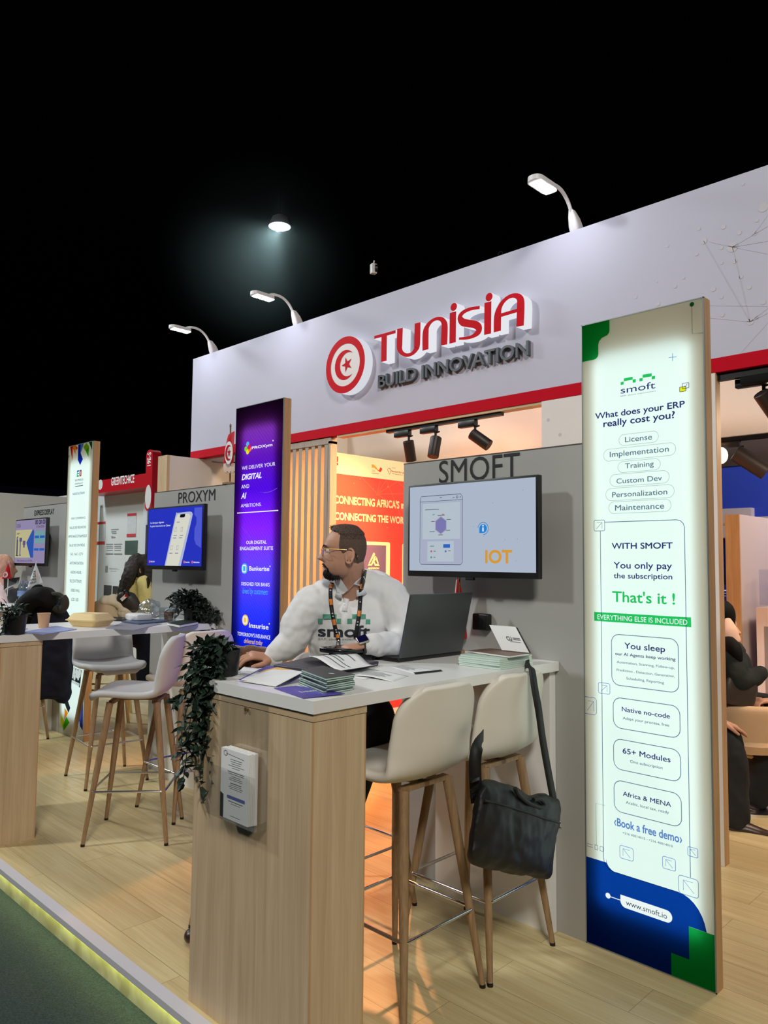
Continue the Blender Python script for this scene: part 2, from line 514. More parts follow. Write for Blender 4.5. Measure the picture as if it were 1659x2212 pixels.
def textn(mb, s, bl, tr, bold=0.0, k=1.25):
    """letters k times as wide as the face's own proportion, from bl to the right end tr"""
    vs, _ = glyphs(s, bold, 0.0)
    w = (max(v.x for v in vs) - min(v.x for v in vs)) / cap_h(bold)
    L_ = math.hypot(tr.x - bl.x, tr.y - bl.y)
    text(mb, s, bl, V((tr.x, tr.y, bl.z + L_ / (w * k))), bold)

def ribbon(pts, ws, closed=False):
    """outline of a stroke of varying width in 2-D"""
    k = len(pts); L = []; Rr = []
    for i, (x, y) in enumerate(pts):
        a = pts[(i - 1) % k] if closed or i else pts[i]; b = pts[(i + 1) % k] if closed or i < k - 1 else pts[i]
        dx, dy = b[0] - a[0], b[1] - a[1]; l = math.hypot(dx, dy) or 1
        nx, ny = -dy / l, dx / l; w = (ws[i] if isinstance(ws, (list, tuple)) else ws) / 2
        L.append((x + nx * w, y + ny * w)); Rr.append((x - nx * w, y - ny * w))
    return L, Rr
def stroke(mb, pts, w, to3, depth=None, closed=False):
    """stroke as quads, optionally extruded"""
    L, Rr = ribbon(pts, w, closed); k = len(pts)
    for i in range(k if closed else k - 1):
        j = (i + 1) % k
        q = [to3(*L[i]), to3(*L[j]), to3(*Rr[j]), to3(*Rr[i])]
        if depth is None: mb.poly(q)
        else: mb.prism(q, depth)
def spline(pts, sub=5):
    out = []; k = len(pts)
    for i in range(k - 1):
        for j in range(sub):
            t = j / sub
            a = pts[max(i - 1, 0)]; b = pts[i]; c = pts[i + 1]; d = pts[min(i + 2, k - 1)]
            out.append(tuple(0.5 * ((2*b[q]) + (c[q]-a[q])*t + (2*a[q]-5*b[q]+4*c[q]-d[q])*t*t + (3*b[q]-a[q]-3*c[q]+d[q])*t**3) for q in range(len(b))))
    out.append(tuple(pts[-1])); return out
def rrect(x0, y0, x1, y1, r, n=5, corners=(1, 1, 1, 1)):
    """rounded rectangle outline, 2-D, counter-clockwise from lower left"""
    out = []
    for (cx_, cy_, a0, on) in ((x0 + r, y0 + r, 180, corners[0]), (x1 - r, y0 + r, 270, corners[1]), (x1 - r, y1 - r, 0, corners[2]), (x0 + r, y1 - r, 90, corners[3])):
        if not on:
            out.append((x0 if a0 in (180, 90) else x1, y0 if a0 in (180, 270) else y1)); continue
        for i in range(n + 1):
            a = math.radians(a0 + 90 * i / n); out.append((cx_ + r * math.cos(a), cy_ + r * math.sin(a)))
    return out
def disc2(cx_, cy_, r, n=28, ry=None):
    return [(cx_ + r * math.cos(2*math.pi*i/n), cy_ + (ry or r) * math.sin(2*math.pi*i/n)) for i in range(n)]
def star2(cx_, cy_, r, rot=90, k=0.382):
    return [(cx_ + (r if i % 2 == 0 else r*k) * math.cos(math.radians(rot + 36*i)), cy_ + (r if i % 2 == 0 else r*k) * math.sin(math.radians(rot + 36*i))) for i in range(10)]
def crescent2(cx_, cy_, R, dx, r, n=24):
    """crescent opening to +x: outer circle R, inner circle r moved by dx"""
    a = math.acos((R*R + dx*dx - r*r) / (2*R*dx)); b = math.atan2(R*math.sin(a), R*math.cos(a) - dx)
    o = [(cx_ + R*math.cos(a + (2*math.pi - 2*a)*i/n), cy_ + R*math.sin(a + (2*math.pi - 2*a)*i/n)) for i in range(n + 1)]
    i_ = [(cx_ + dx + r*math.cos(b + (2*math.pi - 2*b)*i/n), cy_ + r*math.sin(b + (2*math.pi - 2*b)*i/n)) for i in range(n + 1)]
    return o, i_
def zm(ox, oy, s):
    return lambda x, y, **k: at(ox + x / s, oy + y / s, **k)

# ================================================================== THE SETTING
b = MB(); b.box((-30, 1.412, -0.02), (4, 12, 0)); b.m = 0
fl = struct(b, 'floor', M['floor'])
m_, nt_, bs_ = new_mat('plinth_board'); bs_.inputs['Base Color'].default_value = (*s2l((196, 190, 150)), 1); bs_.inputs['Roughness'].default_value = 0.6
n_ = nt_.nodes.new('ShaderNodeTexNoise'); n_.inputs['Scale'].default_value = 9; r_ = nt_.nodes.new('ShaderNodeValToRGB')
r_.color_ramp.elements[0].position = 0.38; r_.color_ramp.elements[0].color = (*s2l((176, 168, 124)), 1); r_.color_ramp.elements[1].position = 0.55; r_.color_ramp.elements[1].color = (*s2l((206, 200, 160)), 1)
t_ = nt_.nodes.new('ShaderNodeTexCoord'); nt_.links.new(t_.outputs['Object'], n_.inputs[0]); nt_.links.new(n_.outputs['Fac'], r_.inputs[0]); nt_.links.new(r_.outputs[0], bs_.inputs['Base Color'])
b = MB(); b.box((-30, 1.418, -0.115), (4, 1.43, -0.02)); struct(b, 'trim_1', m_)
b = MB(); b.box((-30, 1.392, -0.022), (4, 1.44, 0.003)); struct(b, 'trim_2', mat('pale_edge_profile', (206, 204, 212), 0.4))
m_, nt_, bs_ = new_mat('hall_carpet'); bs_.inputs['Roughness'].default_value = 0.95
t_ = nt_.nodes.new('ShaderNodeTexCoord'); n_ = nt_.nodes.new('ShaderNodeTexNoise'); n_.inputs['Scale'].default_value = 160; n_.inputs['Detail'].default_value = 4
r_ = nt_.nodes.new('ShaderNodeValToRGB'); r_.color_ramp.elements[0].position = 0.3; r_.color_ramp.elements[1].position = 0.75
r_.color_ramp.elements[0].color = (*s2l((16, 28, 31)), 1); r_.color_ramp.elements[1].color = (*s2l((44, 62, 64)), 1)
bp_ = nt_.nodes.new('ShaderNodeBump'); bp_.inputs['Strength'].default_value = 0.5; bp_.inputs['Distance'].default_value = 0.006
nt_.links.new(t_.outputs['Object'], n_.inputs[0]); nt_.links.new(n_.outputs['Fac'], r_.inputs[0]); nt_.links.new(r_.outputs[0], bs_.inputs['Base Color'])
nt_.links.new(n_.outputs['Fac'], bp_.inputs['Height']); nt_.links.new(bp_.outputs[0], bs_.inputs['Normal'])
b = MB(); b.box((-30, -8, -0.14), (6, 1.42, -0.115)); struct(b, 'floor_carpet', m_)
b = MB(); b.box((-30, 1.405, -0.034), (4, 1.417, -0.024)); o = b.build('led_strip', emit('led_warm_green', (228, 240, 150), 20), None, False)
tag(o, 'glowing yellow-green light strip under the white edge of the wooden platform', 'light strip')

# fascia over the stand
b = MB()
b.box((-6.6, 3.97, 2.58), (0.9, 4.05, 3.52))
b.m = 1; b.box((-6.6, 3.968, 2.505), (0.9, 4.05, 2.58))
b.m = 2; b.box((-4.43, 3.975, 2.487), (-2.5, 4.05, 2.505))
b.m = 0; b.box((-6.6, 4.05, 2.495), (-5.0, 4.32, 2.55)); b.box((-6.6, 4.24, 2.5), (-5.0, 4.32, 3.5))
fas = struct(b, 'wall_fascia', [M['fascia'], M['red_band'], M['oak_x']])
# network pattern of dots and fine lines printed on the fascia (right part)
z3 = zm(1060, 340, 2.7696)
m_net = mat('pale_print', (196, 194, 204), 0.6); b = MB()
F = 3.9685
dots = [(1630,298,20),(1446,536,22),(1274,500,14),(1392,416,10),(1486,452,9),(1578,454,10),(1592,378,7),(1508,159,7),(1380,540,8),(1055,530,8),(1245,426,8),(1232,580,7),(1460,622,9),(1380,632,7),(1153,720,7),(1102,771,9),(1330,788,11),(1496,715,8),(1546,777,9),(1380,836,7),(1630,866,10),(868,836,7),(1000,876,10),(1552,984,14),(1590,958,8),(1384,942,9),(936,471,4),(995,744,4)]
for x, y, r in dots:
    c = z3(x, y, Y=F); rr = r / 2.77 * 0.0034
    b.poly([V((c.x + rr*math.cos(a*math.pi/8), F, c.z + rr*math.sin(a*math.pi/8))) for a in range(16)])
for p, q in (((1446,536),(1659,410)),((1446,536),(1659,500)),((1446,536),(1659,577)),((1446,536),(1552,984)),((1274,500),(1552,984)),((1552,984),(1659,930)),((1552,984),(1300,958)),((1300,886),(1659,890)),((1500,1163),(1659,985)),((1446,536),(1310,505)),((1659,900),(1552,984)),((1659,340),(1578,454))):
    a = z3(*p, Y=F); c = z3(*q, Y=F)
    stroke(b, [(a.x, a.z), (c.x, c.z)], 0.0025, lambda x, z: V((x, F, z)))
zc = zm(660, 600, 2.765)
for x, y, r in ((1450, 850, 9), (1520, 938, 9)):
    c = zc(x, y, Y=F); rr = r / 2.77 * 0.0034
    b.poly([V((c.x + rr*math.cos(a*math.pi/8), F - 0.001, c.z + rr*math.sin(a*math.pi/8))) for a in range(16)])
o = b.build('printed_network', m_net, None, False); o.parent = fas
# white wall below the fascia with its wooden end, return wall at the far end, back walls
b = MB(); b.box((-2.535, 3.968, 0), (-1.484, 4.026, 2.503)); b.m = 1; b.box((-1.484, 3.9685, 0), (-1.481, 4.026, 2.503))
struct(b, 'wall_front', [M['wall_white'], M['oak_warm']])
b = MB(); b.box((-6.62, 3.66, 0), (-6.45, 4.12, 2.5)); b.m = 1; b.box((-6.62, 3.63, 0), (-6.45, 3.66, 2.5))
struct(b, 'wall_return', [M['wall_white'], M['oak']])
wl0 = at(350, 1030, Y=4.9).x; wl1 = at(357.5, 1030, Y=4.9).x; wlz = at(356, 1006, Y=4.9).z
b = MB(); b.box((wl0, 4.92, 0), (wl1, 5.3, wlz)); b.m = 1; b.box((wl0, 4.9, 0), (wl1, 4.92, wlz))
struct(b, 'wall_left', [M['wall_white'], M['oak']])
b = MB(); b.box((-120, -10, 12.5), (12, 110, 12.6)); struct(b, 'ceiling', mat('black_hall_roof', (10, 10, 16), 1.0, spec=0.0))
b = MB(); b.box((-6.58, 4.12, 0), (-6.5, 6.0, 2.49)); b.box((-6.58, 4.6, 2.49), (-6.5, 6.0, 3.3)); struct(b, 'wall_inner', M['wall_white'])
b = MB(); b.box((-6.6, 6.0, 2.5), (1.5, 6.08, 3.4)); b.box((-6.6, 6.0, 0), (-2.75, 6.08, 2.5))
struct(b, 'wall_back', mat('cream_wall', (226, 214, 204), 0.7, var=0.02, vscale=2))
# neighbouring blue stand behind the meeting room
b = MB(); b.box((-6.5, 8.0, 0), (2.5, 8.1, 2.52)); struct(b, 'wall_blue', mat('blue_wall', (34, 66, 196), 0.6))
b = MB(); b.box((-6.5, 7.98, 2.52), (2.5, 8.1, 3.6)); struct(b, 'wall_dark_band', mat('dark_brown_band', (64, 48, 44), 0.7))
b = MB(); b.box((-6, 7.9, 1.93), (-2.63, 8.0, 2.08)); b.box((-6, 7.9, 1.78), (-2.7, 8.0, 1.92)); b.m = 1; b.box((-6, 7.895, 1.915), (-2.7, 8.0, 1.935))
b.m = 0; b.box((-2.63, 7.95, 1.93), (2, 8.0, 1.99))
struct(b, 'trim_3', [mat('blue_stand_rail', (206, 200, 214), 0.5), M['oak_x']])
# far white hall partition at the left
b = MB(); b.box((-12.1, 2.0, -0.1), (-12.0, 5.5, 2.49)); struct(b, 'wall_far', mat('far_partition', (204, 210, 212), 0.7))

# ================================================================== SLATTED SCREEN
t = thing('slatted_screen', 'screen of upright wooden slats under the fascia beside the purple lightbox', 'screen', (-4.7, 4.02, 0))
for k in range(8):
    x = -4.59 - k * .0815
    b = MB(); b.box((x, 3.985, 0), (x + .041, 4.045, 2.47)); b.build('slat', M['slat'], t, False)
b = MB(); b.box((-5.2, 3.98, 2.45), (-4.51, 4.05, 2.497)); b.build('top_rail', M['slat'], t, False)
b = MB(); b.box((-4.537, 3.98, 0), (-4.51, 4.05, 2.47)); b.build('end_post', M['slat'], t, False)

# ================================================================== POSTER WALL
PX = -5.1
t = thing('poster_wall', 'big red and cream poster wall with connecting slogan behind the seated man', 'poster wall', (PX, 5.2, 0))
b = MB(); b.box((PX - 0.1, 4.1, 0), (PX, 5.99, 2.5)); b.build('panel', M['wall_white'], t, False)
zp = zm(720, 960, 7.372)
xo = PX + 0.002
b = MB(); b.add([(xo, 4.1, 2.06), (xo, 5.98, 2.06), (xo, 5.98, 2.495), (xo, 4.1, 2.495)], [(0, 1, 2, 3)])
zc0 = zp(50, 462, X=PX).z
b = MB(); b.poly([(xo, 4.1, zc0), (xo, 5.98, zc0), (xo, 5.98, 2.497), (xo, 4.1, 2.497)])
b.m = 1; b.poly([(xo, 4.1, 0.1), (xo, 5.98, 0.1), (xo, 5.98, zc0), (xo, 4.1, zc0)])
b.build('printed_sheet', [mat('cream_print', (232, 214, 196), 0.6), mat('red_print', (226, 62, 62), 0.55)], t, False)
b = MB(); x1 = PX + 0.004
text(b, 'CONNECTING AFRICA\'S', zp(14, 932, X=x1), zp(1052, 905, X=x1), 0.035); text(b, 'INNOVATION', zp(1080, 1020, X=x1), zp(1560, 985, X=x1), 0.035)
text(b, 'CONNECTING THE WOR', zp(22, 1192, X=x1), zp(1122, 1155, X=x1), 0.035)
b.build('slogan', mat('cream_letters', (236, 206, 176), 0.6), t, False)
b = MB(); x2 = PX + 0.003
def yz(px, py): p = zp(px, py, X=x2); return (p.y, p.z)
for p, q in (((440,510),(700,790)),((700,790),(745,560)),((700,790),(840,570)),((700,790),(1020,597)),((845,570),(1080,1150)),((700,790),(1115,785)),((700,790),(1110,1060)),((1030,597),(1115,680))):
    stroke(b, [yz(*p), yz(*q)], 0.003, lambda y, z: V((x2, y, z)))
for q, r in (((700,790),.010),((868,675),.010),((428,547),.006),((330,620),.006),((860,1320),.006),((1072,1838),.007),((640,705),.006)):
    c = yz(*q); b.poly([V((x2, *p)) for p in disc2(*c, r, 12)])
b.build('network_pattern', mat('pink_print', (246, 120, 96), 0.6), t, False)
# logo tile
b = MB(); b.m = 0
ya, za = yz(905, 1560); yb, zb = yz(520, 1560); zl = 0.9
b.poly([V((x2, y, z)) for y, z in rrect(yb - 0.12, zl, ya, za, 0.02)])
yi, zi = yz(840, 1610)
b.m = 1; b.poly([V((x2 + 0.001, y, z)) for y, z in rrect(yb - 0.085, zl + 0.035, yi, zi, 0.004)])
y3, z3_ = yz(1085, 1580); b.m = 0; b.poly([V((x2, y, z)) for y, z in rrect(y3 + 0.01, zl, y3 + 0.4, z3_, 0.02)])
b.m = 2
x3 = x2 + 0.002
for pts in (((640,1720),(665,1745),(580,1895),(560,1895)), ((660,1770),(690,1800),(610,1930),(545,1930),(560,1905),(600,1905)), ((690,1800),(720,1895),(700,1895),(665,1800)), ((650,1850),(670,1905),(720,1905),(735,1935),(660,1935),(640,1870))):
    b.poly([V((x3, *yz(*p))) for p in pts])
text(b, 'AMPERON', zp(555, 1985, X=x3), zp(728, 1958, X=x3), 0.03)
b.build('logo_tile', [mat('cream_tile', (236, 208, 176), 0.6), mat('mauve_tile', (92, 78, 120), 0.6), mat('gold_mark', (252, 226, 160), 0.5)], t, False)
# small logos on the cream band
b = MB(); x4 = PX + 0.004
text(b, 'Invest for Jobs', zp(930, 440, X=x4), zp(1170, 440, X=x4), 0.0)
b.m = 0
af = [(868,385),(885,378),(905,388),(920,408),(912,425),(908,450),(895,478),(888,470),(885,440),(870,425),(865,405)]
stroke(b, [yz(*p) for p in af], 0.004, lambda y, z: V((x4, y, z)), None, True)
for q in ((612,410,660,415),(612,438,665,434),(612,458,728,470),(930,370,995,378),(930,465,1110,492)):
    a = yz(q[0], q[1]); c = yz(q[2], q[3]); stroke(b, [a, c], 0.003, lambda y, z: V((x4, y, z)))
b.m = 1
stroke(b, spline([yz(*p) for p in ((612,345),(650,350),(690,390),(715,415))]), [0.03]*5+[0.02]*5+[0.012]*6, lambda y, z: V((x4, y, z)))
b.m = 2
stroke(b, spline([yz(*p) for p in ((715,415),(735,420),(752,405),(762,375))]), [0.008]*5+[0.03]*5+[0.03]*6, lambda y, z: V((x4, y, z)))
for q in ((58,190,74,280),(50,290,74,335)):
    a = yz(q[0], q[1]); c = yz(q[2], q[3]); b.poly([V((x4, a[0], a[1])), V((x4, c[0], a[1])), V((x4, c[0], c[1])), V((x4, a[0], c[1]))])
b.build('sponsor_logos', [mat('brown_print', (70, 44, 36), 0.6), mat('ochre_print', (226, 150, 40), 0.6), mat('red_mark', (214, 30, 34), 0.6)], t, False)

# ================================================================== ILLUMINATED SIGN ON THE FASCIA
YF = 3.888; D_ = V((0, 0.081, 0))
def on(px, py): p = zc(px, py, Y=YF); return (p.x, p.z)
t3 = lambda x, z: V((x, YF, z)); tf = lambda x, z: V((x, YF - 0.003, z))
m_body = emit('sign_white_glow', (246, 248, 255), 0.85)
m_white = mat('white_acrylic', (240, 240, 244), 0.3)
dc = t3(*on(237, 521)); R0 = 0.222
t = thing('emblem_sign', 'round red and white emblem with crescent and star left of the red fascia letters', 'sign', (dc.x, 3.97, dc.z - R0))
b = MB(); b.prism([t3(*p) for p in disc2(dc.x, dc.z, R0, 48)], D_); b.build('disc_body', emit('sign_side_glow', (244, 246, 255), 0.75), t)
b = MB(); b.poly([V((x, YF - 0.001, z)) for x, z in disc2(dc.x, dc.z, R0 - 0.002, 48)]); b.build('disc_face', mat('white_face', (244, 238, 240), 0.3), t, False)
b = MB(); L_, R_ = disc2(dc.x, dc.z, R0, 48), disc2(dc.x, dc.z, 0.166, 48); b.grid([[tf(*p) for p in L_], [tf(*p) for p in R_]], True); b.build('ring', M['sign_red'], t, False)
oo, ii = crescent2(dc.x, dc.z, 0.117, 0.036, 0.094)
b = MB(); b.grid([[tf(*p) for p in oo], [tf(*p) for p in ii]]); b.build('crescent', M['sign_red'], t, False)
b = MB(); b.poly([tf(*p) for p in star2(dc.x + 0.022, dc.z, 0.062, 180)]); b.build('star', M['sign_red'], t, False)
c0 = t3(*on(440, 500))
t = thing('letter_sign', 'glowing red letters spelling the country name on the white fascia', 'sign', (-3.3, 3.97, 2.9))
W_ = 0.056; w_ = 0.026
letters = {
 'T': [([(412,357),(470,342),(540,322)], [w_*.9]*3, 0), ([(472,338),(470,500)], [W_]*2, 0)],
 'U': [([(566,303),(563,400),(566,430),(580,452),(608,463),(640,452),(662,425),(668,395),(671,270)], [W_,W_,W_*.8,w_*1.2,w_,w_*1.1,W_*.8,W_,W_], 1)],
 'N': [([(718,432),(719,330),(730,290),(755,260),(785,245),(812,248),(828,268),(832,300),(829,402)], [W_,W_,W_*.7,w_,w_*.9,w_*1.2,W_*.8,W_,W_], 1)],
 'I': [([(882,206),(880,390)], [W_]*2, 0)],
 'S': [([(1042,178),(990,186),(945,206),(924,235),(938,264),(975,274),(1012,279),(1036,298),(1032,325),(1000,350),(960,361),(918,364)], [w_*.8,w_*.9,w_*1.1,W_*.7,W_*.9,W_*.9,W_*.9,W_*.9,W_*.8,w_,w_*.8,w_*.6], 1)],
 'J': [([(1091,146),(1089,338)], [W_]*2, 0)],
 'A': [([(1147,322),(1149,230),(1160,180),(1185,140),(1220,113),(1255,107),(1280,122),(1287,160),(1283,290)], [W_,W_,W_*.7,w_*1.1,w_,w_*1.2,W_*.8,W_,W_], 1), ([(1155,229),(1285,190)], [w_*.9]*2, 0)],
}
for ch, strokes in letters.items():
    b = MB(); fb = MB(); nS = 0
    for pts, ws, curved in strokes:
        q = [on(*p) + (w,) for p, w in zip(pts, ws)]
        if curved: q = spline(q, 5)
        p2 = [(a, c) for a, c, _ in q]; ww = [w for *_, w in q]
        stroke(b, p2, [w + 0.004 for w in ww], (lambda x, z, e=.0004 * nS: V((x, YF - e, z))), D_); stroke(fb, p2, ww, (lambda x, z, e=.0008 * nS: V((x, YF - .003 - e, z)))); nS += 1
    dot = {'I': (887, 175, .030), 'J': (1098, 116, .030)}.get(ch)
    if dot:
        c = on(dot[0], dot[1]); b.prism([t3(*p) for p in disc2(c[0], c[1], dot[2], 20)], D_); fb.poly([tf(*p) for p in disc2(c[0], c[1], dot[2] - .002, 20)])
    o = b.build('letter', m_body, t, False)
    fb.build('letter_face', M['sign_red'], o, False)
t = thing('slogan_sign', 'dark grey raised capitals of the slogan under the glowing red letters', 'sign', (-3.2, 3.97, 2.8))
word = 'BUILD INNOVATION'
vs_, _ = glyphs(word, 0.02); x0_, x1_ = min(v.x for v in vs_), max(v.x for v in vs_)
bl = zc(432, 657, Y=3.94); tr = zc(1330, 373, Y=3.94)
for i, ch in enumerate(word):
    if ch == ' ': continue
    # each letter takes its place in the fitted word
    va, _ = glyphs(word[:i + 1], 0.02); vb, _ = glyphs(ch, 0.02)
    xr = max(v.x for v in va); wv = max(v.x for v in vb) - min(v.x for v in vb)
    f1 = (xr - x0_) / (x1_ - x0_); f0 = f1 - wv / (x1_ - x0_)
    b = MB(); text(b, ch, V((bl.x + (tr.x - bl.x) * f0, bl.y, bl.z)), V((bl.x + (tr.x - bl.x) * f1, bl.y, tr.z)), 0.012, 0, (0, 0.028, 0))
    b.build('letter', M['darkgrey'], t, False)

# ================================================================== ARM LAMPS ON TOP OF THE FASCIA
def arm_lamp(loc, label, yaw, head_dir, power):
    t = thing('arm_lamp', label, 'lamp', loc, yaw, 'arm lamps on the fascia')
    b = MB()
    rows = []
    for z, hw, y0, y1 in ((0, .030, -.02, .06), (.03, .033, -.03, .06), (.08, .026, -.045, .03), (.12, .014, -.055, -.01)):
        rows.append([(x, y, z) for x, y in rrect(-hw, y0, hw, y1, min(hw, (y1-y0)/2) * .6, 3)])
    b.grid(rows, True); b.poly(rows[-1]); b.build('bracket', M['white_metal'], t, True, False)
    P = spline([(0, -.035, .10), (0, -.085, .165), (0, -.16, .205), (0, -.25, .205), (0, -.31, .178)], 6)
    b = MB(); b.tube(P, 0.011, 10); b.build('arm', M['white_metal'], t, True, False)
    b = MB()
    out = [(x, y) for x, y in rrect(-.048, -.47, .048, -.25, .044, 6)]
    z0 = .150
    b.add([(x, y, z0) for x, y in out] + [(x * .96, y, z0 + .028) for x, y in out], [list(range(len(out))), [len(out) + i for i in reversed(range(len(out)))]] + [[i, (i+1) % len(out), len(out) + (i+1) % len(out), len(out) + i] for i in range(len(out))])
    h = b.build('lamp_head', M['white_metal'], t, True, False)
    for k in range(3):
        b = MB(); y = -.437 + k * .062; b.box((-.036, y, z0 - .004), (.036, y + .048, z0 - .0005)); b.build('led_lens', M['led'], h, False, False)
    l = bpy.data.lights.new('arm_lamp_light', 'AREA'); l.energy = power; l.size = .09; l.size_y = .18; l.shape = 'RECTANGLE'; l.color = (0.86, 0.88, 1.0)
    lo = bpy.data.objects.new('arm_lamp_light', l); COL.objects.link(lo); lo.parent = t
    lo.location = (0, -.36, z0 - .012); lo.rotation_euler = (math.radians(28), 0, 0)
    return t
for px, py, lab in ((1242, 500, 'white arm lamp clamped on the fascia top furthest to the right'), (640, 704, 'white arm lamp in the middle of the fascia top with its head seen edge-on'), (459, 763, 'white arm lamp near the left end of the fascia top')):
    p = at(px, py, Y=3.99)
    arm_lamp((p.x, 3.99, 3.52), lab, 0.0, None, 2.2)

# ================================================================== TRACK SPOTLIGHTS
m_spot = mat('track_black', (52, 46, 46), 0.45, 0.3)
t = thing('light_track', 'black lighting track fixed under the red fascia edge above the display wall', 'track', (-3.37, 4.0, 2.47))
b = MB(); b.box((-3.9, 3.99, 2.465), (-2.86, 4.03, 2.487)); b.build('rail', M['black'], t, False)
def track_spot(base, direction, label, length=.15, r=.04, gp='black spotlights under the fascia'):
    t = thing('track_spotlight', label, 'spotlight', base, 0, gp)
    bx = V(base); d = V(direction).normalized()
    b = MB(); b.rbox((bx.x - .13, bx.y - .02, bx.z - .045), (bx.x + .015, bx.y + .02, bx.z), .004, 2); b.build('driver_box', M['black'], t)
    j = bx + V((0.005, 0, -.11))
    b = MB(); b.cyl(bx + V((.005, 0, -.03)), j, .009, n=10); b.cyl(bx + V((.005, 0, -.05)), bx + V((.04, 0, -.045)), .006, n=8); b.build('stem', M['black'], t)
    b = MB(); a = j - d * .03; e = j + d * (length - .03)
    b.tube([a, a + d * .004, e - d*.002, e, e, e - d * .012], [r * .9, r, r, r * .97, r * .86, r * .8], 24, True)
    o = b.build('lamp_barrel', m_spot, t)
    b = MB(); b.tube([e - d * .014, e - d * .013], [r * .8, r * .8], 20); b.build('lens', emit('warm_lens', (255, 214, 150), 3), o)
    return t
pb = at(876, 905, Y=4.01); track_spot((pb.x + .03, 4.01, 2.465), (-.1, .35, -1), 'leftmost black spotlight on the track under the fascia, tipped slightly back')
pb = at(940, 895, Y=4.01); track_spot((pb.x, 4.01, 2.465), (.05, -.3, -1), 'middle black spotlight on the track under the fascia, hanging almost straight')
pb = at(1020, 880, Y=4.01); track_spot((pb.x + .02, 4.01, 2.465), (.62, .25, -.5), 'black spotlight at the right end of the track, turned sideways')

# ================================================================== LIGHTBOXES
def lightbox(name, label, x0, x1, h, glow, tubes, sheet_rgb=(245, 252, 250), inset=.055, warm=(236, 255, 250)):
    t = thing(name, label, 'lightbox', ((x0 + x1) / 2, 2.82, 0))
    Y0, Y1 = 2.79, 2.847
    b = MB()
    b.box((x0 - .001, Y0 + .004, 0), (x0 + .012, Y1, h)); b.box((x1 - .012, Y0 + .004, 0), (x1 + .001, Y1, h))
    b.box((x0, Y0 + .004, h - .012), (x1, Y1, h)); b.box((x0, Y0 + .004, 0), (x1, Y1, .012)); b.box((x0, Y1 - .008, 0), (x1, Y1, h))
    b.build('wooden_case', M['oak_warm'], t, False)
    b = MB(); e = .004
    b.box((x0, Y0 - .001, 0), (x0 + e, Y0 + .006, h)); b.box((x1 - e, Y0 - .001, 0), (x1, Y0 + .006, h)); b.box((x0, Y0 - .001, h - e), (x1, Y0 + .006, h)); b.box((x0, Y0 - .001, 0), (x1, Y0 + .006, e))
    b.build('edge_profile', mat('silver_edge', (150, 156, 156), 0.4, 0.6), t, False)
    b = MB(); b.poly([(x0 + e, Y0, e), (x1 - e, Y0, e), (x1 - e, Y0, h - e), (x0 + e, Y0, h - e)])
    b.build('fabric_sheet', sheet('backlit_fabric', sheet_rgb), t, False)
    b = MB(); yb = 2.824
    b.poly([V((x, yb, z)) for x, z in rrect(x0 + inset, .16, x1 - inset, h - .14, .05)])
    b.build('light_panel', emit('light_panel_glow', warm, glow), t, False)
    b = MB()
    for xx in (x0 + inset + .01, x1 - inset - .01): b.box((xx - .005, 2.815, .17), (xx + .005, 2.819, h - .16))
    b.build('led_tube', emit('led_tube_glow', warm, tubes), t, False)
    return t
NAVY = film('navy_ink', (44, 52, 118)); GREYINK = film('grey_blue_ink', (96, 116, 138)); LINEINK = film('slate_ink', (74, 104, 140)); BLUEINK = film('sky_ink', (104, 140, 214))
GREEN = film('green_ink', (42, 200, 104)); BRIGHTG = film('bright_green_ink', (24, 178, 84)); DEEPB = film('royal_blue_ink', (10, 66, 168)); WHITEINK = emit('white_backlit_print', (240, 252, 250), 0.95)
YELL = film('yellow_ink', (250, 232, 40)); PGI = film('pale_grey_ink', (140, 156, 166)); PAPERG = film('faint_ink', (222, 238, 232))

# ---- the big one: green and white
t = lightbox('lightbox', 'tall white and green backlit lightbox asking about software cost, nearest the camera', -1.587, -1.079, 2.5, 1.38, 3.2)
Y3 = 2.7885
a5 = zm(1240, 620, 3.95); a6 = zm(1240, 1100, 3.687); a7 = zm(1240, 1600, 3.814)
def P5(x, y, d=0): return a5(x, y, Y=Y3 - d)
def P6(x, y, d=0): return a6(x, y, Y=Y3 - d)
def P7(x, y, d=0): return a7(x, y, Y=Y3 - d)
pl = lambda x, z: V((x, Y3, z)); pl2 = lambda x, z: V((x, Y3 - .001, z))
def xz(p): return (p.x, p.z)
XL, XR = -1.583, -1.083
b = MB()
# green corner blocks
g1 = xz(P5(302, 278)); g2 = xz(P5(302, 412)); g3 = xz(P5(208, 612)); g4 = xz(P5(58, 648)); gi = xz(P5(209, 430))
r = .02
L1 = [(XL, 2.496), (g1[0], 2.496)] + [(g1[0] - r + r*math.cos(a), g2[1] + r + r*math.sin(a)) for a in (0, -.5, -1.05, -1.57)] + [(g3[0] + .03 - .03*math.sin(a), g2[1] - .03 + .03*math.cos(a)) for a in (0, .5, 1.05, 1.57)] + [(g3[0] - r + r*math.cos(a), g3[1] + r + r*math.sin(a)) for a in (0, -.5, -1.05, -1.57)] + [(XL, g3[1])]
b.poly([pl(*p) for p in L1])
o = b.build('green_corner', BRIGHTG, t, False)
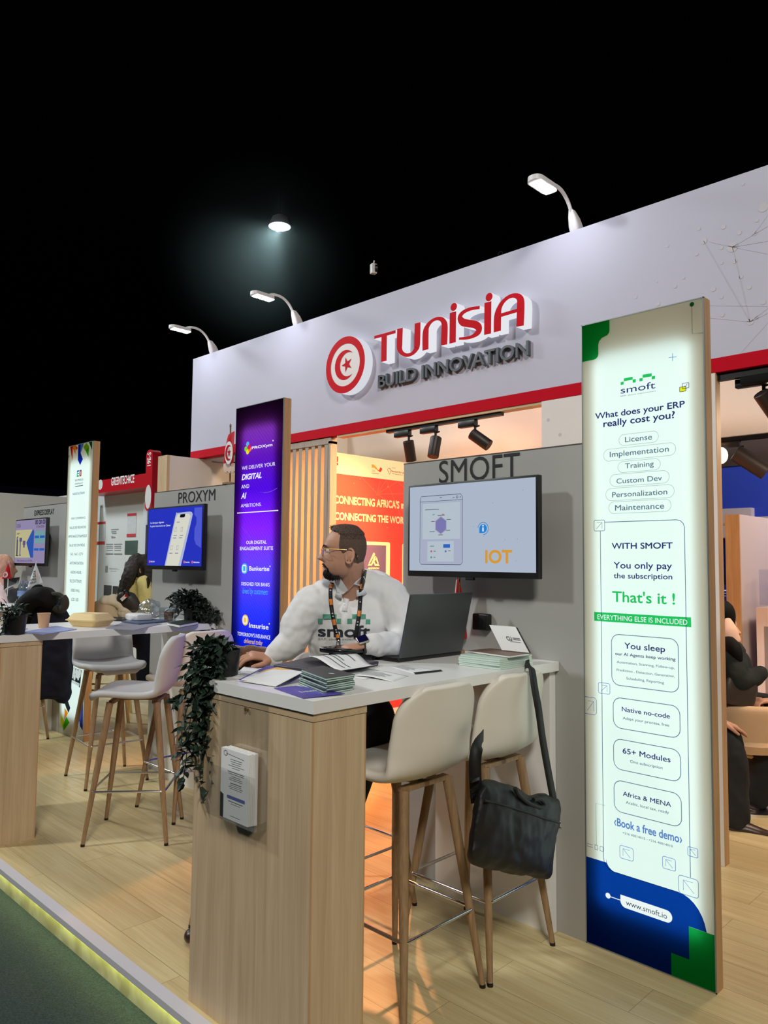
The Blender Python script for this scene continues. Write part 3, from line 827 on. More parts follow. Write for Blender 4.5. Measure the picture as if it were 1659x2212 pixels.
# blue field with rounded right end
tl = xz(P7(100, 962)); pc = xz(P7(265, 1003)); pb_ = xz(P7(330, 1080)); pr = xz(P7(1010, 1305)); ar = xz(P7(1095, 1572)); gb = xz(P7(945, 1530))
b = MB()
pnl_b = pb_[1]
e1 = xz(P7(945, 1530)); e2 = xz(P7(800, 1745))
blue = [(XL, .006), (e2[0], .006), (e2[0], e2[1] - .001), (e1[0], e2[1] - .001), (e1[0], e1[1]), (ar[0], e1[1])] + [(ar[0] - .10 + .10*math.cos(a), pnl_b - .13 + .13*math.sin(a)) for a in [math.pi/2*i/8 for i in range(1, 9)]] + [(pb_[0], pnl_b)] + [(pc[0] + .04 - .04*math.sin(a), pnl_b + .04 - .04*math.cos(a)) for a in (.4, .8, 1.2, 1.57)] + [(pc[0], pc[1]), (XL, pc[1])]
b.poly([pl(*p) for p in blue]); b.build('blue_field', DEEPB, t, False)
b = MB()
e1 = xz(P7(945, 1530)); e2 = xz(P7(800, 1745))
L2 = [(XR, .006), (XR, e1[1]), (e1[0], e1[1]), (e1[0], e2[1]), (e2[0], e2[1]), (e2[0], .006)]
b.poly([V((x, Y3 - .0006, z)) for x, z in L2]); b.build('green_corner', film('green_over_white', (24, 178, 84), .1), t, False)
# text
b = MB()
for s_, p, q, bo in (('What does your ERP', P5(180,1128), P5(945,968), .018), ('really cost you?', P5(250,1195), P5(860,1066), .018),
                     ('WITH SMOFT', P6(300,315), P6(785,258), .018), ('You only pay', P6(315,470), P6(780,420), .012), ('the subscription', P6(316,548), P6(782,512), .012),
                     ('You sleep', P6(400,1108), P6(725,1078), .012), ('our AI Agents keep working', P6(328,1160), P6(808,1180), .012),
                     ('Native no-code', P6(380,1608), P6(763,1624), .012), ('65+ Modules', P6(387,1942), P6(768,1965), .012), ('Africa & MENA', P7(402,452), P7(800,490), .012)):
    b = MB(); textn(b, s_, p, q, bo); b.build('headline', NAVY, t, False)
b = MB(); text(b, 'smoft', P5(398,910), P5(693,805), 0); b.build('logo_lettering', NAVY, t, False)
b = MB()
for s_, p, q in (('License', P5(435,1325), P5(665,1268)), ('Implementation', P5(305,1452), P5(808,1366)), ('Training', P5(435,1548), P5(680,1500)), ('Custom Dev', P5(362,1678), P5(750,1612)), ('Personalization', P5(325,1795), P5(795,1734)), ('Maintenance', P5(350,1908), P5(768,1850)),
                 ('Automation, Scanning, Follow-up,', P6(340,1224), P6(800,1240)), ('Prediction , Detection, Generation,', P6(340,1287), P6(802,1304)), ('Scheduling, Reporting', P6(417,1355), P6(716,1362)), ('Adapt your process, free', P6(388,1672), P6(757,1703)), ('One subscription', P6(447,2018), P6(705,2036)), ('Arabic, local tax, ready', P7(427,517), P7(782,572)), ('+216 40014015 - +216 40014010', P7(400,766), P7(812,848))):
    b = MB(); textn(b, s_, p, q, 0.006); b.build('text_line', GREYINK, t, False)
b = MB(); text(b, 'ERP. above expectations', P5(397,937), P5(697,880), 0); b.build('text_line', GREYINK, t, False)
# pills and frames
def frame_line(b, x0, z0, x1, z1, r, w, pl=pl2): stroke(b, rrect(x0, z0, x1, z1, r, 6), w, pl, None, True)
b = MB()
for (xa, ya, xb, yb_, hh) in ((384,1310,721,1272,95),(253,1440,869,1378,105),(375,1538,737,1510,95),(307,1650,813,1620,105),(272,1770,856,1742,108),(297,1885,829,1860,102)):
    A = P5(xa, ya); B_ = P5(xb, yb_); zc_ = (A.z + B_.z) / 2; h2 = (P5((xa+xb)/2, (ya+yb_)/2 - hh/2).z - P5((xa+xb)/2, (ya+yb_)/2 + hh/2).z) / 2
    b = MB(); frame_line(b, A.x, zc_ - h2, B_.x, zc_ + h2, h2 * .98, .0012); b.build('pill_outline', PGI, t, False)
b = MB()
for A, B_ in ((P6(303,1395), P6(830,1035)), (P6(315,1735), P6(843,1570)), (P6(318,2062), P6(848,1920)), (P7(332,575), P7(884,442))):
    b = MB(); frame_line(b, A.x, A.z, B_.x, B_.z, .032, .0025); b.build('box_outline', LINEINK, t, False)
# long outline
A = P6(245, 103); x_l = P6(213, 400).x; x_r = P6(883, 300).x; zt_ = A.z; zb_ = P7(972, 1130).z
b = MB(); ln = [(P6(245,103).x, zt_)] + [(x_r - .03 + .03*math.sin(a), zt_ - .03 + .03*math.cos(a)) for a in (0, .5, 1.05, 1.57)] + [(x_r + .0, zb_)]
stroke(b, ln, .0025, pl2)
b.build('outline_print', LINEINK, t, False); b = MB(); ln = [(x_l, P6(213,175).z), (x_l, pnl_b + .045)] + [(x_l + .04 - .04*math.cos(a), pnl_b + .04 - .04*math.sin(a)) for a in (.4, .8, 1.2, 1.57)] + [(P7(862, 1245).x, pnl_b)]
stroke(b, ln, .0025, pl2)
b.build('outline_print', LINEINK, t, False)
# arrow icons
def icon(b, A, B_, flip=False, cut=False, w=.002):
    x0, x1 = A.x, B_.x; z0, z1 = B_.z, A.z; s_ = x1 - x0
    if cut: stroke(b, [(x0, z0), (x1 - .008, z0), (x1, z0 + .008), (x1, z1 - .008), (x1 - .008, z1), (x0, z1)], w, pl2)
    else: frame_line(b, x0, z0, x1, z1, s_ * .14, w)
    q = lambda u, v: ((x1 - u * s_) if flip else (x0 + u * s_), z0 + v * (z1 - z0))
    stroke(b, [q(.22, .2), q(.76, .78)], w * .8, pl2); stroke(b, [q(.28, .78), q(.76, .78), q(.76, .22)], w * .8, pl2)
b = MB(); icon(b, P6(160,88), P6(245,172)); b.build('arrow_icon', LINEINK, t, False)
for A, B_, fl_, cu in ((P6(195,1378), P6(287,1475), 0, 0), (P6(80,1490), P6(180,1640), 0, 1), (P7(378,858), P7(490,996), 1, 0), (P7(730,948), P7(838,1078), 1, 0), (P7(938,870), P7(1022,968), 1, 0), (P7(862,1102), P7(1027,1303), 1, 0)):
    b = MB(); A = V((max(A.x, XL), A.y, A.z)); icon(b, A, B_, fl_, cu); b.build('arrow_icon', BLUEINK, t, False)
# green items
b = MB(); text(b, "That's it !", P6(305,735), P6(803,670), .014)
for q in (((398,812),(423,806),(423,831),(398,837)), ((425,780),(500,765),(500,790),(425,804)), ((500,790),(527,785),(527,812),(500,817)), ((558,780),(585,775),(585,800),(558,806)), ((585,748),(663,735),(663,762),(585,775)), ((663,762),(691,757),(691,783),(663,788))):
    b.poly([P5(*p) for p in q])
b.build('green_print', GREEN, t, False)
b = MB(); A = P6(162, 888); B_ = P6(933, 862)
b.poly([pl2(A.x, A.z), pl2(B_.x, A.z), pl2(B_.x, B_.z), pl2(A.x, B_.z)]); o = b.build('green_banner', GREEN, t, False)
b = MB(); text(b, 'EVERYTHING ELSE IS INCLUDED', P6(187,875, .002), P6(902,880, .002), .006); b.build('banner_lettering', WHITEINK, o, False)
b = MB(); text(b, '\u2039Book a free demo\u203a', P7(330,694), P7(890,776), .022); b.build('blue_print', BLUEINK, t, False); b = MB()
stroke(b, [xz(P5(808,603)), xz(P5(876,595))], .002, pl2); stroke(b, [xz(P5(842,565)), xz(P5(842,632))], .002, pl2)
b.build('plus_mark', BLUEINK, t, False)
b = MB(); A = P5(902,895); B_ = P5(955,847); b.poly([pl(A.x,A.z), pl(B_.x,A.z), pl(B_.x,B_.z), pl(A.x,B_.z)])
o = b.build('check_icon', YELL, t, False)
b = MB(); frame_line(b, A.x, A.z, B_.x, B_.z, .002, .002); A2 = P5(925,868); B2 = P5(980,815); frame_line(b, A2.x, A2.z, B2.x, B2.z, .003, .002)
stroke(b, [xz(P5(940,842)), xz(P5(950,852)), xz(P5(966,828))], .002, pl2); b.build('check_outline', NAVY, o, False)
b = MB(); c = xz(P5(1005,147)); b.poly([pl(*p) for p in disc2(*c, .0085)])
stroke(b, [(c[0], c[1]), (c[0], P5(1017,398).z), (XR, P5(1092,392).z)], .0014, pl2)
A = xz(P7(182,515)); stroke(b, [(P7(255,530).x, A[1]), A, (A[0], P7(182,860).z)], .0012, pl2)
b.build('green_line_print', film('dark_green_ink', (40, 140, 92)), t, False)
b = MB()
for q in ((108,845,155,860),(108,865,155,880)): stroke(b, [xz(P7(q[0],q[1])), xz(P7(q[2],q[3]))], .0014, pl2)
for q in ((173,893,197,864),(215,905,240,876)): A = P7(q[0],q[1]); B_ = P7(q[2],q[3]); frame_line(b, A.x, A.z, B_.x, B_.z, .0004, .0014)
b.build('small_marks', NAVY, t, False)
# web address tag
A = P7(385, 1365); B_ = P7(810, 1400); zc_ = P7(600, 1388).z; hh = .022
b = MB(); b.poly([V((x, Y3 - .002, z)) for x, z in rrect(A.x, zc_ - hh, B_.x, zc_ + hh, hh * .98, 7, (1, 1, 1, 0))])
c = xz(P7(282, 1275)); b.poly([V((x, Y3 - .002, z)) for x, z in disc2(c[0], c[1], .0105)])
stroke(b, [(c[0], c[1] - .001), (A.x + .01, c[1] - .001)], .003, lambda x, z: V((x, Y3 - .002, z)))
o = b.build('address_tag', WHITEINK, t, False)
b = MB(); hx = .0125; text(b, 'www.smoft.io', V((P7(430,1345).x, Y3 - .003, zc_ - hx*.75)), V((P7(768,1400).x, Y3 - .003, zc_ + hx*.8)), 0); b.build('address_lettering', film('teal_ink', (36, 66, 110), .9), o, False)

# ---- the purple one
t = lightbox('lightbox', 'tall purple and blue lightbox with white lettering between the display walls', -4.092, -3.593, 2.492, 3.6, 3.6, inset=.075, warm=(250, 250, 255))
m_, nt_, _ = new_mat('purple_print'); nt_.nodes.clear()
N = nt_.nodes.new
tc_ = N('ShaderNodeTexCoord'); sp_ = N('ShaderNodeSeparateXYZ'); nt_.links.new(tc_.outputs['Object'], sp_.inputs[0])
mr_ = N('ShaderNodeMapRange'); mr_.inputs[1].default_value = 0; mr_.inputs[2].default_value = 2.5; nt_.links.new(sp_.outputs['Z'], mr_.inputs[0])
rp_ = N('ShaderNodeValToRGB'); cr_ = rp_.color_ramp; cr_.elements[0].position = 0; cr_.elements[0].color = (*s2l((4, 14, 120)), 1); cr_.elements[1].position = 1; cr_.elements[1].color = (*s2l((72, 30, 96)), 1)
for pos, c in ((.40, (4, 20, 160)), (.48, (34, 40, 196)), (.58, (74, 50, 200)), (.68, (104, 24, 200)), (.78, (60, 6, 168)), (.86, (72, 14, 140)), (.93, (98, 36, 136))):
    e = cr_.elements.new(pos); e.color = (*s2l(c), 1)
nt_.links.new(mr_.outputs[0], rp_.inputs[0])
wv_ = N('ShaderNodeTexWave'); wv_.inputs['Scale'].default_value = 22; wv_.inputs['Distortion'].default_value = 3; wv_.bands_direction = 'DIAGONAL'; nt_.links.new(tc_.outputs['Object'], wv_.inputs[0])
mm_ = N('ShaderNodeMapRange'); mm_.inputs[3].default_value = 0.92; mm_.inputs[4].default_value = 1.12; nt_.links.new(wv_.outputs['Fac'], mm_.inputs[0])
vs2 = N('ShaderNodeVectorMath'); vs2.operation = 'SCALE'; nt_.links.new(rp_.outputs[0], vs2.inputs[0]); nt_.links.new(mm_.outputs[0], vs2.inputs['Scale'])
tr_n = N('ShaderNodeBsdfTransparent'); nt_.links.new(vs2.outputs[0], tr_n.inputs[0]); df_ = N('ShaderNodeBsdfDiffuse'); df_.inputs[0].default_value = (0.012, 0.008, 0.03, 1)
mxs = N('ShaderNodeMixShader'); mxs.inputs[0].default_value = .12; ou_ = N('ShaderNodeOutputMaterial')
nt_.links.new(tr_n.outputs[0], mxs.inputs[1]); nt_.links.new(df_.outputs[0], mxs.inputs[2]); nt_.links.new(mxs.outputs[0], ou_.inputs[0])
b = MB(); b.poly([(-4.09, 2.7885, .004), (-3.597, 2.7885, .004), (-3.597, 2.7885, 2.488), (-4.09, 2.7885, 2.488)]); b.build('printed_film', m_, t, False)
q5 = zm(500, 860, 8.193); q6 = zm(500, 1130, 7.63); YT = 2.786
def Q5(x, y): return q5(x, y, Y=YT)
def Q6(x, y): return q6(x, y, Y=YT)
pt = lambda x, z: V((x, YT, z)); WBL = emit('white_backlit', (245, 246, 255), .95)
b = MB()
for s_, p, q, bo, sh in (('PROXym', Q5(358,905), Q5(725,796), .03, 0), ('WE DELIVER YOUR', Q5(183,1272), Q5(775,1128), .004, 0), ('DIGITAL', Q5(180,1450), Q5(535,1308), .035, .25), ('AND', Q5(175,1603), Q5(315,1522), .004, 0), ('AI', Q5(170,1780), Q5(265,1670), .035, .25), ('AMBITIONS.', Q5(165,1935), Q5(530,1848), .004, 0),
                         ('OUR DIGITAL', Q6(243,345), Q6(578,283), .02, 0), ('ENGAGEMENT SUITE', Q6(140,445), Q6(685,383), .02, 0), ('Bankerise', Q6(290,780), Q6(625,716), .02, 0), ('DESIGNED FOR BANKS', Q6(162,1024), Q6(628,988), .012, 0), ('Insurise', Q6(288,1718), Q6(612,1676), .02, 0), ("TOMORROW'S INSURANCE", Q6(97,1850), Q6(640,1856), .008, 0)):
    b = MB(); text(b, s_, p, q, bo, sh); b.build('lettering', WBL, t, False)
b = MB(); stroke(b, [xz(Q5(100,2035)), xz(Q5(828,1987))], .006, pt); b.build('divider_line', WBL, t, False)
for x, y, z in ((735, 752, q5), (635, 712, q6), (622, 1660, q6)):
    c = xz(z(x, y, Y=YT)); b = MB(); b.poly([pt(*p) for p in disc2(*c, .005, 10)]); b.build('registered_mark', WBL, t, False)
for c, r1 in (((215, 750), 0), ((227, 1598), 0)):
    a_ = xz(Q6(*c)); ring = rrect(a_[0] - .017, a_[1] - .020, a_[0] + .017, a_[1] + .020, .006, 3); b = MB(); stroke(b, ring, .009, lambda x, z: V((x, YT - .002, z)), None, True); b.build('logo_square', WBL, t, False)
b = MB(); text(b, 'loved by customers', Q6(178,1158), Q6(598,1085), .0, .35); b.m = 0
c = xz(Q6(215, 750)); b.poly([pt(*p) for p in disc2(*c, .034)])
b.build('cyan_print', emit('cyan_backlit', (60, 190, 250), .9), t, False)
b = MB(); text(b, 'delivered today', Q6(205,1972), Q6(515,1935), .004, .35); c = xz(Q6(227, 1598)); b.poly([pt(*p) for p in disc2(*c, .034)])
b.build('yellow_print', emit('yellow_backlit', (252, 206, 70), .9), t, False)
for (x, y), c in (((287,815),(70,200,240)), ((255,900),(130,220,50)), ((285,950),(245,235,30)), ((322,905),(250,140,40)), ((312,865),(240,30,80))):
    a_ = xz(Q5(x, y)); b = MB(); b.poly([pt(*p) for p in disc2(*a_, .0165, 20)]); b.build('logo_petal', emit('petal_glow', c, .9), t, False); YT -= .0004
YT = 2.786
b = MB(); stroke(b, spline([xz(Q5(*p)) for p in ((490,1665),(580,1675),(700,1650),(810,1592))]), [.001]*5+[.005]*5+[.004]*6, pt)
for k in range(1): stroke(b, spline([xz(Q6(*p)) for p in ((170,60),(300,220),(420,450),(480,640))]), .003, pt); stroke(b, spline([xz(Q6(*p)) for p in ((560,470),(640,640),(660,900),(600,1150))]), .0025, pt)
b.build('swoosh_print', emit('lilac_backlit', (130, 80, 225), .8), t, False)

# ---- the white one far left
t = lightbox('lightbox', 'narrow white lightbox with coloured diamonds on top, far left by the counter', -6.681, -6.182, 2.505, 1.38, 3.2)
e4 = zm(130, 940, 5.822); e1_ = zm(60, 1380, 8.295)
SVI = film('dark_slate_ink', (52, 74, 96))
def E4(x, y): return e4(x, y, Y=2.788)
def E1(x, y): return e1_(x, y, Y=2.788)
for pts, c in ((((125,140),(158,130),(152,318)),(200,40,50)), (((148,132),(200,116),(190,240)),(246,160,40)), (((192,120),(222,160),(205,190)),(214,60,40)), (((228,108),(262,98),(256,225),(285,300),(250,378),(222,310)),(20,50,190)), (((264,98),(298,90),(258,225)),(90,160,220)), (((290,150),(330,82),(362,140),(345,200),(315,195)),(150,200,30)), (((320,198),(362,145),(355,275)),(60,200,40)), (((362,75),(402,64),(400,190)),(24,110,70)), (((104,262),(118,250),(106,300)),(160,180,40))):
    b = MB(); b.poly([V((max(E4(*p).x, -6.677), 2.788, min(E4(*p).z, 2.5))) for p in pts]); b.build('diamond_print', film('diamond_ink', c), t, False)
for pts, c in ((((660,1235),(722,1330),(655,1452)),(255,150,10)), (((590,1340),(652,1480),(620,1600),(590,1480)),(230,240,10)), (((690,1390),(745,1500),(640,1650),(630,1560)),(90,210,20)), (((630,1075),(700,1010),(755,1040),(720,1115),(762,1240),(728,1325),(690,1240),(660,1150)),(40,44,52)), (((940,1150),(990,1090),(982,1640),(930,1560),(900,1230)),(60,80,190)), (((890,1305),(925,1410),(850,1530)),(90,190,230)), (((850,1540),(885,1610),(815,1630)),(220,30,60))):
    b = MB(); b.poly([E1(*p) for p in pts]); b.build('diamond_print', film('diamond_ink', c), t, False)
b = MB()
b.poly([E1(780,505), E1(965,560), E1(935,880), E1(780,720)]); b.build('chess_picture', film('dark_picture_ink', (30, 48, 48)), t, False)
b = MB()
for x, y, w, h in ((808,600,22,80),(842,560,16,70),(880,620,26,60),(930,600,26,70),(840,690,20,40),(905,690,18,40)):
    b.poly([V((p[0], 2.7868, p[1])) for p in disc2(E1(x, y).x, E1(x, y).z, .0012 * w * .9, 12, .0012 * h * .55)])
for q in ((790,745,930,815),(790,770,925,845)): stroke(b, [xz(E1(q[0],q[1])), xz(E1(q[2],q[3]))], .012, lambda x, z: V((x, 2.7866, z)))
b.build('chess_pieces', emit('white_print_glow', (225, 240, 235), .7), t, False)
b = MB()
for s_, p, q in (('EXPRESS', E4(187,582), E4(290,543)), ('DISPLAY', E4(185,624), E4(287,590)), ('VISIO CONFERENCE', E4(135,1062), E4(318,1024)), ('SALLE DES REUNIONS', E4(118,1180), E4(327,1138)), ('AFFICHAGE DYNAMIQUE', E4(103,1290), E4(335,1248)), ('SALLE DE CONTR\u00d4LE', E4(115,1400), E4(310,1366)), ('SoC , NoC , CCTV', E4(130,1510), E4(288,1480)), ('AUTOMATISATION', E4(118,1625), E4(290,1594)), ('AUDIO-VISUEL', E4(130,1738), E4(268,1708)), ("FILE D'ATTENTE", E4(122,1850), E4(268,1822)), ('VIDEO WALL', E4(132,1965), E4(247,1940)), ('LCD / LED', E4(140,2080), E4(230,2054))):
    b = MB(); text(b, s_, p, q, .006); b.build('service_line', SVI, t, False)
b = MB(); stroke(b, [xz(E4(187,648)), xz(E4(287,630))], .006, lambda x, z: V((x, 2.788, z)))
b.build('underline', SVI, t, False)
b = MB(); text(b, 'NOS SOLUTIONS', E4(157,755), E4(308,708), .012); b.build('list_heading', film('blue_ink', (28, 78, 150)), t, False)
def ed_logo(put, name_parent):
    pal = [((40, 60, 120), [(.02,1,.45,.8)]), ((60, 160, 60), [(.02,.2,.45,0)]), ((90, 190, 220), [(.02,.8,.2,.2)]), ((30, 40, 50), [(.2,.6,.4,.42)]), ((200, 40, 60), [(.55,.2,.95,0)]), ((120, 60, 140), [(.55,1,.95,.8)]), ((230, 120, 40), [(.8,.8,.98,.2)]), ((40, 40, 50), [(.55,.8,.72,.2)])]
    return pal
for c, rs in ed_logo(None, None):
    for u0, v1, u1, v0 in rs:
        A = E4(208, 525); B_ = E4(272, 435); f = lambda u, v: V((A.x + (B_.x - A.x) * u, 2.788, A.z + (B_.z - A.z) * v))
        b = MB(); b.poly([f(u0, v0), f(u1, v0), f(u1, v1), f(u0, v1)]); b.build('logo_piece', film('logo_ink', c), t, False)

# ================================================================== DISPLAY WALLS WITH THEIR LETTERING
def display_wall(label, x0, x1, word, bl, tr, bold=.012):
    t = thing('display_wall', label, 'display wall', ((x0 + x1) / 2, 2.83, 0))
    b = MB(); b.box((x0, 2.79, 0), (x1, 2.87, 1.998)); b.build('panel', M['grey_wall'], t, False)
    b = MB(); b.box((x0 - .001, 2.789, 1.998), (x1, 2.871, 2.003)); b.build('top_edge', mat('dark_edge', (70, 66, 62), .6), t, False)
    b = MB(); text(b, word, bl, tr, bold); b.build('lettering', M['vinyl'], t, False)
    return t
w4 = zm(860, 960, 4.1475); w1 = zm(0, 940, 3.16)
YW = 2.788
display_wall('grey display wall beside the green lightbox, lettered in large black capitals above its screen', -2.597, -1.588, 'SMOFT', w4(365, 348, Y=YW), w4(1090, 70, Y=YW), 0)
display_wall('grey display wall with black lettering left of the purple lightbox', -5.125, -4.093, 'PROXYM', w1(1216, 466, Y=YW), w1(1470, 366, Y=YW), 0)
display_wall('grey display wall with small black lettering left of the white lightbox', -7.675, -6.682, 'EXPRESS DISPLAY', w1(234, 549, Y=YW), w1(370, 500, Y=YW))

# ================================================================== TELEVISIONS
def television(label, x0, px_screen):
    """32-inch screen on a bracket, its front 11 cm off the wall"""
    W, Hh = .735, .437; yf = 2.68; zb = 1.436
    t = thing('television', label, 'television', (x0 + W / 2, 2.74, zb))
    b = MB(); b.rbox((x0, yf, zb), (x0 + W, yf + .03, zb + Hh), .004, 2); b.rbox((x0 + .08, yf + .025, zb + .03), (x0 + W - .08, yf + .065, zb + Hh - .12), .01, 2); b.build('casing', M['black'], t)
    b = MB(); b.box((x0 + .22, yf + .06, zb + .12), (x0 + W - .22, 2.789, zb + .32)); b.build('bracket', M['black'], t, False)
    b = MB(); b.rbox((x0 + W/2 - .02, yf + .003, zb - .012), (x0 + W/2 + .025, yf + .02, zb + .001), .003, 2); b.build('sensor', M['black'], t)
    sx0, sx1, sz0, sz1 = x0 + .012, x0 + W - .012, zb + .027, zb + Hh - .011
    def uv(u, v, k=0): return V((sx0 + (sx1 - sx0) * u, yf - .0012 - .0005 * k, sz0 + (sz1 - sz0) * v))
    return t, uv
def screen(t, uv, rgb, s_): b = MB(); b.poly([uv(0, 0), uv(1, 0), uv(1, 1), uv(0, 1)]); return b.build('screen', emit('screen_glow', rgb, s_), t, False)
def quads(b, uv, lst, k=1):
    for u0, v0, u1, v1 in lst: b.poly([uv(u0, v0, k), uv(u1, v0, k), uv(u1, v1, k), uv(u0, v1, k)])
def scr(parent, name, rgb, s_, fn): b = MB(); fn(b); return b.build(name, emit(name + '_glow', rgb, s_), parent, False)
def utext(b, uv, s_, u0, v0, u1, v1, bold=0, k=2): text(b, s_, uv(u0, v0, k), uv(u1, v1, k), bold)
def ustroke(b, uv, pts, w, k=1, closed=False):
    o = uv(0, 0, k); stroke(b, [(uv(*p).x, uv(*p).z) for p in pts], w, lambda x, z: V((x, o.y, z)), None, closed)
xt = at(882, 1059.6, Y=2.68).x
# --- screen with dashboard
t, uv = television('wall television showing a pale dashboard and orange capitals, beside the green lightbox', xt, None)
sc_ = screen(t, uv, (198, 212, 232), .72)
ub = lambda x, y: None
def win(b):
    ustroke(b, uv, [(.095+.012,.075),(.44,.075),(.455,.1),(.455,.85),(.44,.88),(.107,.88),(.095,.85),(.095,.1)], .0025, 2, True)
    ustroke(b, uv, [(.095,.815),(.455,.815)], .002, 2); ustroke(b, uv, [(.375,.845),(.39,.845)], .002, 2); ustroke(b, uv, [(.432,.855),(.442,.838)], .0015, 2); ustroke(b, uv, [(.442,.855),(.432,.838)], .0015, 2)
    ustroke(b, uv, [(.404,.838),(.418,.838),(.418,.858),(.404,.858)], .003, 2, True)
scr(t, 'window_outline', (60, 74, 120), .5, win)
scr(t, 'window_fill', (196, 204, 232), .68, lambda b: quads(b, uv, [(.105,.085,.448,.805)], 1))
scr(t, 'cards', (204, 218, 230), .74, lambda b: quads(b, uv, [(.118,.37,.435,.79),(.16,.11,.385,.345)], 2))
hx = lambda s1: [(.277 + s1 * .046 * a, .53 + s1 * .098 * c_) for a, c_ in ((0,1),(.95,.5),(.95,-.5),(0,-1),(-.95,-.5),(-.95,.5))]
scr(t, 'radar_chart', (150, 148, 214), .62, lambda b: b.poly([uv(u, v, 3) for u, v in hx(1)]))
scr(t, 'radar_outline', (190, 90, 150), .6, lambda b: ustroke(b, uv, hx(1.06), .0012, 4, True))
def tiny(b): 
    for u0, v0, u1 in ((.14,.715,.26),(.25,.642,.31),(.195,.575,.225),(.325,.59,.36),(.18,.455,.225),(.32,.465,.355),(.255,.415,.295),(.185,.285,.22),(.215,.225,.235),(.34,.23,.36),(.215,.155,.232),(.265,.85,.285)): quads(b, uv, [(u0, v0, u1, v0 + .007)], 3)
scr(t, 'small_print', (110, 124, 150), .5, tiny)
scr(t, 'button', (50, 110, 214), .8, lambda b: quads(b, uv, [(.298,.268,.355,.31)], 3))
scr(t, 'red_dot', (226, 110, 120), .7, lambda b: (b.poly([uv(.196 + .008*math.cos(i*.524), .228 + .013*math.sin(i*.524), 3) for i in range(12)]), quads(b, uv, [(.285,.652,.305,.662)], 3)))
scr(t, 'teal_dot', (90, 180, 176), .7, lambda b: (b.poly([uv(.196 + .008*math.cos(i*.524), .158 + .013*math.sin(i*.524), 3) for i in range(12)]), quads(b, uv, [(.205,.652,.225,.662)], 3)))
scr(t, 'violet_dot', (120, 130, 210), .7, lambda b: b.poly([uv(.318 + .008*math.cos(i*.524), .228 + .013*math.sin(i*.524), 3) for i in range(12)]))
def info(b):
    b.poly([uv(.618 + .029*math.cos(i*.2618), .477 + .049*math.sin(i*.2618), 2) for i in range(24)]); quads(b, uv, [(.589,.428,.618,.477)], 2)
    ustroke(b, uv, [(.618 + .04*math.cos(a), .477 + .068*math.sin(a)) for a in [i*.15 for i in range(-10, 21)]], .003, 2)
scr(t, 'info_icon', (40, 140, 226), .85, info)
scr(t, 'info_letter', (220, 236, 255), .9, lambda b: (quads(b, uv, [(.612,.445,.624,.49)], 3), quads(b, uv, [(.612,.5,.624,.516)], 3)))
scr(t, 'screen_title', (226, 164, 60), .85, lambda b: utext(b, uv, 'IOT', .634, .1, .835, .24, .03))
scr(t, 'specks', (150, 165, 190), .6, lambda b: [quads(b, uv, [(u, v, u + .004, v + .007)], 1) for u, v in ((.91,.87),(.69,.75),(.54,.5),(.78,.345),(.87,.35),(.765,.24),(.86,.12))])
# --- blue screen with a phone
t, uv = television('wall television showing a pale phone on bright blue, left of the purple lightbox', xt - 2.545, None)
screen(t, uv, (44, 58, 206), .8)
scr(t, 'phone_edge', (190, 200, 236), .8, lambda b: b.poly([uv(u, v, 1) for u, v in spline([(.345,.0),(.52,.84),(.55,.9),(.60,.905),(.79,.91),(.825,.87),(.82,.80),(.645,.0)], 3)]))
scr(t, 'phone_screen', (228, 228, 214), .85, lambda b: b.poly([uv(u, v, 2) for u, v in ((.365,.0),(.535,.82),(.565,.875),(.765,.88),(.795,.84),(.60,.0))]))
scr(t, 'phone_notch', (24, 26, 40), .4, lambda b: b.poly([uv(u, v, 3) for u, v in ((.605,.83),(.615,.875),(.70,.88),(.70,.835),(.68,.82),(.62,.82))]))
scr(t, 'phone_icons', (140, 150, 190), .6, lambda b: [ustroke(b, uv, [(u, v), (u+.03, v+.01), (u+.035, v+.08), (u+.005, v+.07)], .003, 3, True) for u, v in ((.52,.58),(.63,.58),(.45,.27),(.56,.27))] + [quads(b, uv, [(u, v, u+.06, v+.012)], 3) for u, v in ((.5,.51),(.615,.51),(.49,.47),(.6,.47),(.43,.21),(.535,.21),(.55,.74))])
for ln_ in (('La banque digitale', .045, .745, .31, .775, .01), ('la plus innovante au Qatar', .045, .685, .44, .715, .01), ('PROXYM', .07, .055, .15, .08, .02), ('Insurise', .725, .055, .80, .08, .02), ('Bankerise', .87, .055, .97, .08, .02)): scr(t, 'screen_text', (240, 242, 255), .9, lambda b: utext(b, uv, *ln_))
scr(t, 'screen_logos', (240, 120, 120), .8, lambda b: [b.poly([uv(u + .014*math.cos(i*.524), .068 + .024*math.sin(i*.524), 2) for i in range(12)]) for u in (.05, .705, .845)])
scr(t, 'screen_pattern', (84, 96, 224), .85, lambda b: b.poly([uv(u, v, 1) for u, v in ((.86,.97),(.99,.97),(.99,.3),(.90,.36),(.87,.45),(.87,.62),(.90,.7),(.90,.8),(.86,.86))]))
